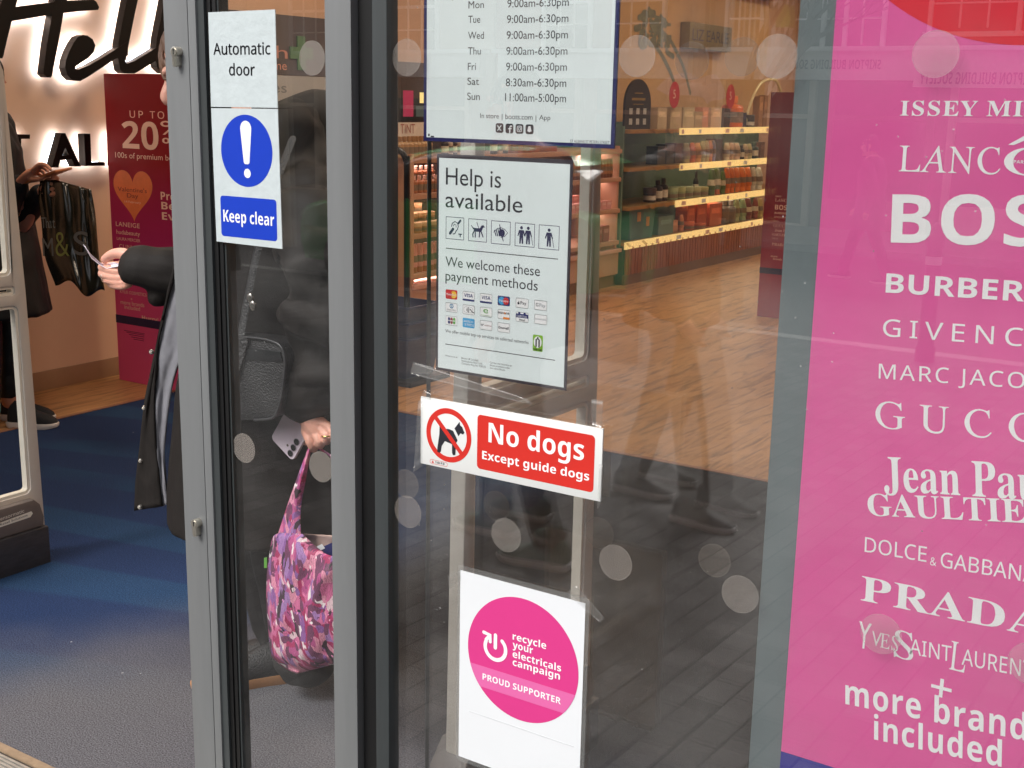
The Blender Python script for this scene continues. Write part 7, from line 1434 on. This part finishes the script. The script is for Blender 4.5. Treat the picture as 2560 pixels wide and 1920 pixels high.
def tote_face(front):
    rows = []
    for i, (a, c_) in enumerate(zip(A2, B2)):
        t_ = i/(len(A2)-1); row = []
        for j in range(29):
            u = j/28; top = 0
            if front and i < 11: top = (56*math.sin(math.pi*min(1, max(0, (u-.22)/.7))))*(1-i/11) if u > .22 else 0
            bulge = .075*math.sin(math.pi*u)**.6*math.sin(math.pi*(.15+.85*t_))**.5
            fold = .009*math.sin(u*20+t_*5+3*noise.noise((u*3, t_*3, 1)))*(1-.4*t_)+.012*noise.noise((u*5, t_*4, 4.2))+.005*noise.noise((u*15, t_*9, 2.2))
            row.append(fy(a[0]+(c_[0]-a[0])*u, a[1]+(c_[1]-a[1])*u+top, TYb + (-bulge if front else bulge*.8) + fold))
        rows.append(row)
    return rows
thicksheet('bag_front', tote_face(True), M['tote'], tb, .0015); thicksheet('bag_back', tote_face(False), mat('tote inside cloth', (176, 150, 140), .8, 0, .1, 20), tb, .0015)
hs_ = MB(); hl = [(694, 1340, .0), (722, 1255, -.0), (745, 1190, .0), (770, 1122, .02)]; hr = [(752, 1360, -.02), (752, 1275, -.006), (764, 1200, 0), (777, 1122, .02)]
rows = [[fy(a[0]+(c_[0]-a[0])*j/6, a[1]+(c_[1]-a[1])*j/6, TYb+.02+a[2]+(c_[2]-a[2])*j/6+.006*math.cos(j*1.05)) for j in range(7)] for a, c_ in zip([p for p in cr(hl, 6)], [p for p in cr(hr, 6)])]
thicksheet('handle', rows, M['tote'], tb, .002)
rows = [[fy(a[0]+8*j/3, a[1], TYb+.05) for j in range(4)] for a in [p[:2] for p in cr([(790, 1118), (830, 1150), (838, 1220), (858, 1300), (880, 1362)], 5)]]
thicksheet('handle', rows, M['tote'], tb, .002)
b = MB(); b.prism([fy(x, y, TYb+.02) for x, y in ((660, 1395), (667, 1393), (667, 1420), (660, 1420))], (0, .001, 0)); b.build('green_tab', mat('green tab', (90, 150, 60), .6), tb)
b = MB(); pts = [fy(x, y, 1.965) for x, y in ((748, 1392), (880, 1335), (960, 1318), (960, 1400), (760, 1440))]; b.prism(pts, (0, .03, 0)); o = b.build('book', mat('navy book cover', (36, 40, 92), .4), bevel=.001); tag(o, 'navy covered book with a white strip standing in the pink tote bag', 'book')
b = MB(); pts = [fy(x, y, 1.9635) for x, y in ((748, 1390), (804, 1360), (812, 1371), (768, 1392))]; b.prism(pts, (0, .001, 0)); b.build('white_strip', M['paper_white'], o)

# ---- woman with phone by the wall
WC = fz(40, 1062); WA = math.atan2(.546, .838)-.15; Q = frame((WC.x, WC.y, 0), WA)
wo = thing('person', 'person in a black knee length coat tapping a phone beside the peach wall', 'person', (WC.x, WC.y, 0))
YW = WC.y-.06
def wq(x, y, dy=0.0): return fy(x, y, YW+dy)
body = MB()
body.tube([Q(-.09, 0, .86), Q(-.08, 0, 1.1), Q(-.07, 0, 1.34)], [.14, .13, .12], 14, 4); body.tube([Q(-.07, 0, 1.36), Q(-.05, 0, 1.47)], .05, 10, 3)
hq = head(body, Q, (-.055, 0, 1.545), .98, R(25))
LX = {1: fx(92, 1000, -4.93), -1: fx(40, 1000, -4.86)}
for sgn in (1, -1): body.tube([Q(-.08, sgn*.09, .9), Q(-.05, sgn*.085, .48), Q(-.07, sgn*.08, .09)], [.085, .055, .04], 12, 4)
body.tube([Q(-.08, -.18, 1.33), wq(16, 520, .0), wq(52, 455, -.06)], [.045, .04, .027], 10, 5); body.tube([Q(-.08, .18, 1.33), wq(40, 560, .1), wq(104, 480, .03)], [.045, .04, .027], 10, 5)
body = fuse(body, .009, None, 3)
h2 = MB(); h2.tube([wq(52, 455, -.06), wq(70, 438, -.06), wq(84, 428, -.055)], [.027, .03, .026], 12, 3, flat=.6, up=(0, 0, 1))
for i, pts in enumerate(([(84, 424), (98, 412), (114, 413), (127, 424)], [(82, 428), (96, 418), (110, 420), (119, 428)], [(80, 433), (94, 426), (106, 428), (112, 435)], [(78, 438), (90, 434), (100, 436), (106, 441)])): h2.tube([wq(x, y, -.07+.016*i) for x, y in pts], [.011, .0095, .0088, .0075], 8, 4)
h2.tube([wq(76, 446, -.06), wq(96, 448, -.06), wq(112, 441, -.05)], [.013, .011, .009], 8, 4)
h2.tube([wq(104, 480, .03), wq(118, 470, .0), wq(126, 462, 0)], [.027, .030, .026], 12, 3, flat=.65, up=(0, 1, 0))
for i, pts in enumerate(([(132, 450), (118, 452), (108, 462), (118, 474)], [(138, 460), (118, 462), (104, 472), (116, 484)], [(141, 472), (122, 476), (110, 484), (120, 492)], [(141, 484), (128, 488), (118, 494), (126, 498)])): h2.tube([wq(x, y, -.02-.004*i) for x, y in pts], [.0115, .0105, .010, .0085], 8, 4)
h2.tube([wq(136, 458, .02), wq(142, 446, 0), wq(132, 440, -.02)], [.013, .011, .009], 8, 3)
join(body, fuse(h2, .0034, None, 2)); body.build('body', M['skin2'], wo, smooth=70); eyes(hq, wo); hair(hq, wo, M['hair_bk'], 220, cover=1.5, seed=5)
def wring(z, f, bk, w, n=30): return [Q(-.08+(f if math.cos(a) > 0 else bk)*math.cos(a), w*math.sin(a), z) for a in [2*math.pi*i/n for i in range(n)]]
ct = MB(); ct.loft([wring(.52, .26, .22, .27), wring(.8, .22, .2, .25), wring(1.05, .18, .18, .22), wring(1.25, .16, .16, .21), wring(1.36, .12, .13, .16), wring(1.43, .06, .08, .07)])
ct = fuse(ct, .012, folds(.012, 8, 4, 8), 2)
sl = MB(); sl.tube([Q(-.08, -.17, 1.35), wq(6, 470, -.03), wq(14, 520, -.04), wq(46, 462, -.06)], [.07, .068, .062, .042], 14, 6); sl = fuse(sl, .008, creases(.005, 34, 7), 1); join(ct, sl)
sl = MB(); sl.tube([Q(-.08, .17, 1.35), wq(36, 500, .12), wq(44, 556, .1), wq(98, 486, .035)], [.07, .066, .06, .044], 14, 6); join(ct, fuse(sl, .008, creases(.005, 34, 9), 1))
ct.build('coat', M['coat2'], wo, smooth=70)
lg = MB()
for sgn in (1, -1): lg.tube([Q(-.08, sgn*.09, .8), Q(-.05, sgn*.085, .48), Q(-.07, sgn*.08, .13)], [.085, .062, .046], 12, 4)
fuse(lg, .009, folds(.003, 20, 20, 1), 1).build('leggings', M['black'], wo, smooth=70)
M['teal'] = mat('teal sock', (110, 160, 160), .8); M['shoe_up'] = mat('black knit', (20, 22, 28), .8, 0, .2, 60); M['shoe_so'] = mat('white rubber', (214, 208, 204), .55, 0, .05)
b = MB(); b.tube([Q(-.07, -.08, .15), Q(-.07, -.08, .08)], .042, 12, 2); b.build('sock', M['teal'], wo, smooth=60)
shoe(wo, fz(24, 1066), fz(146, 1072), M['shoe_up'], M['shoe_so'], .10, .12); shoe(wo, Q(-.12, .09, 0), Q(.14, .10, 0), M['shoe_up'], M['shoe_so'], .10, .12)
pt = MB(); a_ = wq(76, 458, -.03); c_ = wq(160, 427, -.03); d_ = (c_-a_).normalized(); n_2 = Vector((-d_.z, 0, d_.x)); 
if n_2.z < 0: n_2 = -n_2
w2 = Vector((.3, .92, .15)).normalized(); pt.prism([a_-w2*.036, a_+w2*.036, c_+w2*.036, c_-w2*.036], n_2*.010); tag(pt.build('mobile_phone', mat('copper phone case', (176, 108, 66), .35, .2, .1), bevel=.003), 'copper coloured phone held in both hands by the peach wall', 'phone')
# black carrier bag hanging from the wrist
cb = thing('carrier_bag', 'glossy black plastic carrier bag with white and lime letters hanging from the wrist', 'bag', wq(180, 600, -.02))
A2 = [p[:2] for p in cr([(100, 455), (96, 500), (104, 560), (112, 640), (139, 714)], 6)]; B2 = [p[:2] for p in cr([(228, 470), (238, 530), (243, 590), (250, 660), (262, 726)], 6)]
def cface(sg_):
    rows = []
    for i, (a, c_) in enumerate(zip(A2, B2)):
        t_ = i/(len(A2)-1); row = []
        for j in range(31):
            u = j/30; y = a[1]+(c_[1]-a[1])*u - 22*math.sin(u*math.pi)*t_*math.sin(u*7) + (-10+20*abs(u-.3))*(1-t_)
            wr_ = .012*noise.noise((u*6, t_*3, 2+sg_)) + .007*math.sin(u*26+4*noise.noise((u*2, t_*2, 0)))*(1-.5*t_)
            row.append(wq(a[0]+(c_[0]-a[0])*u, y, -.03 + sg_*(.045*math.sin(math.pi*u)**.7*t_+.004) + wr_))
        rows.append(row)
    return rows
M['plastic'] = mat('black carrier plastic', (26, 25, 18), .22, 0, .4, 14, .05, 60, spec=.7)
thicksheet('bag_front', cface(-1), M['plastic'], cb, .0008); thicksheet('bag_back', cface(1), M['plastic'], cb, .0008)
b = MB(); Yl = YW-.085
def lt(t_, f, x, y, x1, cap): A = fy(x, y, Yl); E = fy(x1, y, Yl); T = fy(x, y-cap, Yl); b.text(t_, f, A, (E-A).length, (T-A).length, (E-A).normalized(), Vector((0, 0, 1)))
lt('That', 'i', 104, 570, 138, 26); b.build('script_lettering', mat('pale print', (110, 114, 114), .5), cb, fix=False)
b = MB(); lt('S', 'd', 186, 638, 224, 58); b.build('letter_print', mat('grey print', (100, 100, 98), .5), cb, fix=False); b = MB(); lt('M', 'd', 108, 640, 134, 44); b.build('letter_print', mat('grey print', (100, 100, 98), .5), cb, fix=False)
b = MB(); lt('&', 'd', 140, 640, 174, 58); b.build('letter_print', mat('lime print', (128, 132, 66), .5), cb, fix=False)

# ================================================================== the street behind us (seen mirrored in the glass)
def gz(y): return max(-.62, min(0, .035*(y-1.2)))
def paving_mat():
    m = bpy.data.materials.new('dark block paving'); m.use_nodes = True; t = m.node_tree; b = t.nodes['Principled BSDF']; N = t.nodes.new; K = t.links.new
    g = N('ShaderNodeNewGeometry'); mp = N('ShaderNodeMapping'); mp.inputs['Rotation'].default_value = (0, 0, R(90)); K(g.outputs['Position'], mp.inputs[0])
    br = N('ShaderNodeTexBrick'); br.inputs['Scale'].default_value = 1; br.inputs['Brick Width'].default_value = .15; br.inputs['Row Height'].default_value = .09; br.inputs['Mortar Size'].default_value = .005; br.inputs['Mortar Smooth'].default_value = .6
    br.inputs['Color1'].default_value = (*lin((98, 95, 94)), 1); br.inputs['Color2'].default_value = (*lin((66, 64, 63)), 1); br.inputs['Mortar'].default_value = (*lin((38, 37, 37)), 1); K(mp.outputs[0], br.inputs['Vector'])
    n = N('ShaderNodeTexNoise'); n.inputs['Scale'].default_value = 2.5; n.inputs['Detail'].default_value = 8; K(g.outputs['Position'], n.inputs['Vector'])
    mr = N('ShaderNodeMapRange'); mr.inputs['To Min'].default_value = .55; mr.inputs['To Max'].default_value = 1.4; K(n.outputs['Fac'], mr.inputs['Value'])
    mx = N('ShaderNodeMix'); mx.data_type = 'RGBA'; mx.blend_type = 'MULTIPLY'; mx.inputs['Factor'].default_value = 1; K(br.outputs['Color'], mx.inputs['A']); K(mr.outputs[0], mx.inputs['B']); K(mx.outputs['Result'], b.inputs['Base Color']); b.inputs['Roughness'].default_value = .8
    return m
b = MB(); b.loft([[(x, y, gz(y)-.012) for x in (-40, 30)] for y in (1.2, -6.5)], closed=False); structure(b.build('pavement', paving_mat()))
b = MB(); b.loft([[(x, y, gz(y)-.11) for x in (-40, 30)] for y in (-6.66, -16.0)], closed=False); structure(b.build('road', mat('asphalt', (74, 72, 72), .85, 0, .2, 3, .1, 80)))
b = MB(); b.box(-40, 30, -6.66, -6.5, gz(-6.5)-.2, gz(-6.5)-.010); structure(b.build('kerb', mat('granite kerb', (150, 148, 144), .8, 0, .15, 12)))
b = MB(); b.box(-40, 30, -16.15, -16.0, -.85, -.60); structure(b.build('kerb', mat('granite kerb', (150, 148, 144), .8, 0, .15, 12)))
b = MB(); b.box(-40, 30, -19.3, -16.15, -.9, -.615); structure(b.build('pavement', mat('far slabs', (140, 134, 126), .85, 0, .15, 6)))
b = MB(); b.loft([[(x, y, -.9) for x in (-120, 120)] for y in (-120, -19)], closed=False); structure(b.build('ground', mat('ground earth', (110, 104, 96), .9)))
BY = 2*FG-22.0
def mx_(px, py): v = fy(px, py, 22.0); return v.x, v.z
M['brick'] = mat('brown brick', (106, 82, 72), .85, 0, .22, 16, .1, 40); M['cream_r'] = mat('cream render', (196, 182, 164), .85, 0, .08, 3); M['pinkish'] = mat('pinkish brick', (156, 120, 106), .85, 0, .2, 14)
M['sash'] = mat('white sash paint', (240, 239, 235), .5); M['dark_glass'] = mat('dark window glass', (36, 40, 44), .08, 0, .1, 4, spec=.8); M['fascia'] = mat('pale fascia', (224, 221, 216), .6)
M['slate'] = mat('slate roof', (84, 84, 88), .8, 0, .2, 10)
def sash(par, xc, z0, w, h, y, cols=3, rows=4, surround=True):
    t = MB()
    fw = .07; t.box(xc-w/2-fw, xc-w/2, y-.06, y+.04, z0-.06, z0+h+fw); t.box(xc+w/2, xc+w/2+fw, y-.06, y+.04, z0-.06, z0+h+fw); t.box(xc-w/2, xc+w/2, y-.06, y+.04, z0+h, z0+h+fw); t.box(xc-w/2-fw-.05, xc+w/2+fw+.05, y-.06, y+.10, z0-.14, z0-.062)
    for i in range(1, cols): x = xc-w/2+w*i/cols; t.box(x-.014, x+.014, y-.02, y+.012, z0, z0+h)
    for j in range(1, rows): z = z0+h*j/rows; th_ = .03 if j == rows//2 else .014; t.box(xc-w/2, xc+w/2, y-.022, y+.0125, z-th_, z+th_)
    o = t.build('window', M['sash'], par); g = MB(); g.box(xc-w/2, xc+w/2, y-.05, y-.03, z0-.05, z0+h+.01); g.build('pane', M['dark_glass'], o)
def building(name, lab, x0, x1, m, zt, wins, shop, roof=True, ground=None):
    r = thing(name, lab, 'building', ((x0+x1)/2, BY, -.62)); holes = []
    b = MB(); b.box(x0, x1, BY-8, BY, -.9, zt); b.build('wall', m, r)
    b = MB(); b.prism([(x0-.2, BY+.25, zt), (x0-.2, BY-8.2, zt), (x0-.2, BY-4, zt+2.4)], (x1-x0+.4, 0, 0)); b.build('roof', M['slate'], r)
    b = MB(); b.box(x0, x1, BY, BY+.12, zt-.35, zt); b.build('cornice', M['fascia'], r)
    for xc, z0, w, h in wins: sash(r, xc, z0, w, h, BY+.06)
    if shop:
        b = MB(); b.box(x0+.2, x1-.2, BY, BY+.22, 1.98, 2.46); fa = b.build('fascia', M['fascia'], r)
        b = MB(); b.box(x0+.1, x1-.1, BY, BY+.32, 2.463, 2.54); b.build('cornice', M['sash'], r)
        n = max(2, int((x1-x0)/2.2)); 
        for i in range(n):
            a = x0+.3+(x1-x0-.6)*i/n; w = (x1-x0-.6)/n-.35; t = MB(); zb_ = -.1 if i % 3 else -.58
            t.box(a, a+.12, BY, BY+.12, -.62, 1.97); t.box(a+w, a+w+.12, BY, BY+.12, -.62, 1.97); t.box(a+.12, a+w, BY, BY+.10, -.62, zb_); t.box(a+.12, a+w, BY, BY+.10, 1.3, 1.38); o = t.build('shop_window_frame', m if i % 2 else M['cream_r'], r)
            g = MB(); g.box(a+.12, a+w, BY+.002, BY+.03, zb_, 1.97); g.build('pane', M['dark_glass'], o)
    return r
def wx(px): return mx_(px, 60)[0]
zs_ = mx_(2050, 112)[1]
bA = building('brick_building', 'brown brick building across the street with white sash windows over a building society shop', wx(1835)-.5, wx(2560)+3.5, M['brick'], 8.4, [(wx(1864), zs_, .62, 1.9), (wx(2043), zs_, 1.0, 1.75), (wx(2136), zs_, 1.0, 1.75), (wx(2436), zs_+.25, 1.35, 1.6)] + [(wx(v), zs_+3.2, 1.0, 1.5) for v in (2043, 2136, 2290, 2436, 2580)], True)
def street_text(s, px0, px1, pyb, cap, m, yy, par):
    """reads left to right for someone facing the building; px0 is the mirrored start (right side in the picture)"""
    x0, z0 = mx_(px0, pyb); x1, _ = mx_(px1, pyb); mb = MB(); mb.text(s, 'b', (x0, yy, z0), abs(x0-x1), cap, (-1, 0, 0), (0, 0, 1)); mb.build('fascia_lettering', m, par, fix=False)
street_text('SKIPTON BUILDING SOCIETY', 2211, 1959, 174, .16, M['ink'], BY+.226, bA)
sgn = thing('hanging_sign_board', 'pale shop sign board with dark building society lettering across the street', 'sign board', (wx(2450), BY+.4, 1.7)); x0, z0 = mx_(2620, 222); x1, z1 = mx_(2300, 168)
b = MB(); b.box(x1, x0, BY+.24, BY+.34, z0, z1-.02); b.build('board', M['fascia'], sgn); street_text('SKIPTON BUILDING SOCIETY', 2600, 2312, 213, .19, M['ink'], BY+.346, sgn)
bB = building('brick_building', 'pinkish brick building with sash windows across the street left of the building society', wx(1240), wx(1830)-.55, M['pinkish'], 7.6, [(wx(1600), zs_, 1.0, 1.7), (wx(1420), zs_, 1.0, 1.7)] + [(wx(v), zs_+3, 1, 1.4) for v in (1330, 1500, 1700)], True)
bC = building('rendered_building', 'cream rendered building with a sash window at the far left across the street', wx(600), wx(1240)-.05, M['cream_r'], 8.0, [(wx(1041), zs_-.1, 1.1, 1.9), (wx(760), zs_-.1, 1.1, 1.9)], True)
bD = building('brick_building', 'plain brown brick terrace continuing the street beyond the building society', wx(2560)+3.55, wx(2560)+18, M['brick'], 7.8, [(wx(2560)+5+3*i, zs_, 1, 1.7) for i in range(4)], True)
bE = building('rendered_building', 'cream rendered terrace at the far left end of the street', wx(600)-16, wx(600)-.05, M['cream_r'], 7.2, [(wx(600)-2-3.2*i, zs_, 1, 1.7) for i in range(4)], True)
es = thing('agent_board', 'lime green and white letting board on a pole in front of the brick building', 'sign board', (wx(1975), BY+.6, 2)); x1, z1 = mx_(1972, 18); x0, z0 = mx_(2002, 72)
b = MB(); b.box(x1, x0, BY+.55, BY+.58, z0, z1); b.build('board', mat('lime board', (150, 176, 70), .5), es); b = MB(); b.box(x1-.06, x1, BY+.54, BY+.60, 1.6, z1+.2); b.build('pole', M['sash'], es)
# bare tree
tr = thing('bare_tree', 'bare winter tree on the pavement across the street', 'tree', (-7.6, -15, -.6)); b = MB()
def limb(p, d, l, r, n):
    q2 = p + d*l*.5 + Vector((random.uniform(-.06, .06), random.uniform(-.06, .06), 0))*l; e = p + d*l
    b.tube([p, q2, e], [r, r*.85, r*.65], 7 if r > .02 else 4, 2, cap=False)
    if n:
        for k in range(3 if n > 2 else 4):
            d2 = (d + Vector((random.uniform(-.75, .75), random.uniform(-.75, .75), random.uniform(-.15, .5)))).normalized(); limb(p + d*l*random.uniform(.55, 1), d2, l*random.uniform(.55, .8), r*.55, n-1)
limb(Vector((-7.6, -15, -.65)), Vector((.03, 0, 1)), 2.3, .13, 5); b.build('trunk_and_branches', mat('dark bark', (62, 52, 46), .9, 0, .3, 20), tr)
# bollards
bo = None
for i, x in enumerate((-9.5, -7.7, -5.9, -4.1, -2.3)):
    if bo is None:
        bo = thing('bollard', '', 'bollard', (x, -6.2, gz(-6.2)-.012), 'black bollards along the kerb'); m_ = MB(); m_.rev([(.07, 0), (.07, .1), (.055, .12), (.055, .82), (.065, .84), (.065, .9), (.04, .97), (.005, 1.0)], bo.location, 14); m_.build('post', mat('black bollard paint', (26, 26, 28), .4), bo, smooth=40); o = bo
        m_ = MB(); m_.rev([(.0575, .70), (.0575, .76)], bo.location, 14); m_.build('white_band', M['white_sign'], bo, smooth=40)
    else: o = dup(bo, (x, -6.2, gz(-6.2)-.012))
    o['label'] = 'black street bollard with a white band standing along the kerb'
# passers-by
def walker(lab, x, y, ang, coat, trou, shoe_c, h=1.68, stride=.22, hairm=None, coat_len=.78, extra=None):
    g0 = gz(y)-.012; k = h/1.70; T_ = frame((x, y, g0), ang); T = lambda f, l, z: T_(f*k, l*k, z*k)
    r = thing('person', lab, 'person', (x, y, g0)); bd = MB()
    bd.tube([T(0, 0, .88), T(0, 0, 1.1), T(.01, 0, 1.38)], [.14*k, .13*k, .11*k], 12, 3); bd.tube([T(.01, 0, 1.38), T(.03, 0, 1.5)], .05, 10, 2); q2 = head(bd, T, (.045, 0, 1.575), k)
    hands = []
    for sgn in (1, -1):
        sh_ = T(0, sgn*.19, 1.38); el_ = T(-.03+sgn*stride*.25, sgn*.24, 1.08); wr2 = T(.08+sgn*stride*.45, sgn*.23, .86); bd.tube([sh_, el_, wr2], [.045, .038, .026], 10, 4); hands.append((sh_, el_, wr2))
        d2 = (wr2-el_).normalized()
        bd.tube([wr2, wr2+d2*.07], [.027, .03], 10, 3)
        for j in range(4): bd.tube([wr2+d2*.06+(T(.02-.013*j, 0, 0)-T(0, 0, 0)), wr2+d2*(.11-.008*abs(j-1.5))+(T(.025-.013*j, -sgn*.008, 0)-T(0, 0, 0)), wr2+d2*.135+(T(.02-.013*j, -sgn*.028, 0)-T(0, 0, 0))], [.0095, .0085, .007], 6, 3)
        bd.tube([wr2+d2*.03+(T(.022, 0, 0)-T(0, 0, 0)), wr2+d2*.08+(T(.042, -sgn*.01, 0)-T(0, 0, 0))], [.011, .008], 6, 3)
    fuse(bd, .007, None, 1).build('body', M['skin'], r, smooth=70); eyes(q2, r); hair(q2, r, hairm or M['hair_br'], 120, cover=1.4, seed=int(abs(x)*10))
    tr_ = MB(); 
    for sgn in (1, -1):
        kn = T(sgn*stride*.55+.03, sgn*.09, .5); an = T(sgn*stride, sgn*.09, .10); tr_.tube([T(0, sgn*.085, .9), kn, an], [.095, .07, .062], 12, 4)
        sc_ = mat('shoe %d %d %d' % shoe_c, shoe_c, .6); shoe(r, T(sgn*stride-.09, sgn*.095, 0), T(sgn*stride+.19, sgn*.11, 0), sc_, M['shoe_so'], .10, .11)
    fuse(tr_, .014, folds(.006, 12, 9, 1), 1).build('trousers', mat('trouser %d %d %d' % trou, trou, .8, 0, .15, 30), r, smooth=70)
    cm = mat('coat %d %d %d' % coat, coat, .6, 0, .15, 20); c = MB(); zz = coat_len
    def rg(z, f, bk, w): return [T((f if math.cos(a) > 0 else bk)*math.cos(a), w*math.sin(a), z) for a in [2*math.pi*i/24 for i in range(24)]]
    c.loft([rg(zz, .19, .18, .23), rg(1.05, .16, .16, .21), rg(1.25, .16, .16, .21), rg(1.38, .12, .13, .17), rg(1.46, .06, .08, .08)]); c = fuse(c, .014, folds(.01, 8, 5, 3), 2)
    for sh_, el_, wr2 in hands: s2 = MB(); s2.tube([sh_, el_, wr2], [.07, .062, .046], 12, 5); join(c, fuse(s2, .012, creases(.005, 34, 2), 1))
    c.build('coat', cm, r, smooth=70)
    return r, T
walker('person in dark trousers and striped trainers passing close to the shop window', -2.28, -.80, R(176), (34, 34, 38), (30, 30, 34), (58, 84, 70), stride=.16, hairm=M['hair_bk'])
walker('person in a brown jacket with grey shoes walking past on the paving', -2.12, -1.62, R(4), (70, 58, 50), (48, 44, 44), (86, 84, 84), stride=.20)
walker('person in a dark coat striding across the far side of the road', -4.4, -11.4, R(182), (40, 34, 42), (40, 38, 44), (60, 56, 56), h=1.66, stride=.30, coat_len=.62, hairm=M['hair_bk'])
walker('person in a black jacket standing on the far side of the road to the right', -2.5, -12.2, R(95), (26, 26, 30), (46, 46, 52), (40, 40, 42), h=1.74, stride=.06)
# green car parked at the kerb
cx0 = -7.2; cg = gz(-7.6)-.11; car = thing('parked_car', 'green hatchback parked along the kerb outside the shop', 'car', (cx0, -7.6, cg))
M['car'] = mat('green car paint', (52, 176, 84), .25, .1, .04, 3, coat=.6); M['car_glass'] = mat('car glass', (18, 22, 24), .06, 0, .05, 3, spec=.8)
def prof(pts, y0, y1, inset=0.0):
    P2 = [p[:2] for p in cr([tuple(p) for p in pts], 4)]; n = len(P2); rings = []
    for y, k in ((y0, .94), (y0+.10, 1.0), ((y0+y1)/2, 1.0), (y1-.10, 1.0), (y1, .94)):
        rings.append([(cx0+x*k, y, cg+.45+(z-.45)*k) for x, z in P2])
    return rings
b = MB(); b.loft(prof([(-1.95, .25), (-2.0, .5), (-1.93, .78), (-1.5, .90), (-.95, .96), (0, .98), (1.2, .98), (1.82, .94), (1.95, .6), (1.92, .25), (0, .2), (-1.95, .25)], -8.42, -6.78)); b.build('body', M['car'], car, smooth=40)
b = MB(); b.loft(prof([(-1.0, .95), (-.45, 1.34), (.1, 1.45), (.9, 1.45), (1.5, 1.30), (1.8, .95), (0, .93), (-1.0, .95)], -8.30, -6.90)); b.build('windows', M['car_glass'], car, smooth=40)
b = MB(); b.loft(prof([(-.42, 1.40), (.1, 1.485), (.9, 1.485), (1.45, 1.36), (.9, 1.44), (.1, 1.44), (-.42, 1.40)], -8.24, -6.96)); b.build('roof', M['car'], car, smooth=40)
for wx_ in (-1.25, 1.2):
    for wy in (-6.80, -8.40):
        b = MB(); b.loft([[(cx0+wx_+r_*math.cos(a), wy+d_, cg+.31+r_*math.sin(a)) for a in [2*math.pi*i/26 for i in range(26)]] for r_, d_ in ((.24, -.10), (.30, -.09), (.31, 0), (.30, .05), (.22, .06))]); w_ = b.build('wheel', M['gasket'], car, smooth=40)
        b = MB(); b.loft([[(cx0+wx_+r_*math.cos(a), wy+d_, cg+.31+r_*math.sin(a)) for a in [2*math.pi*i/26 for i in range(26)]] for r_, d_ in ((.21, .061), (.2, .075), (.06, .085))]); b.build('rim', M['snap'], w_, smooth=40)
for sy_ in (-8.15, -7.05): b = MB(); b.ball((cx0-1.9, sy_, cg+.70), .09, .16, .08, 8); b.build('headlight', mat('headlight glass', (220, 224, 226), .1), car, smooth=60)
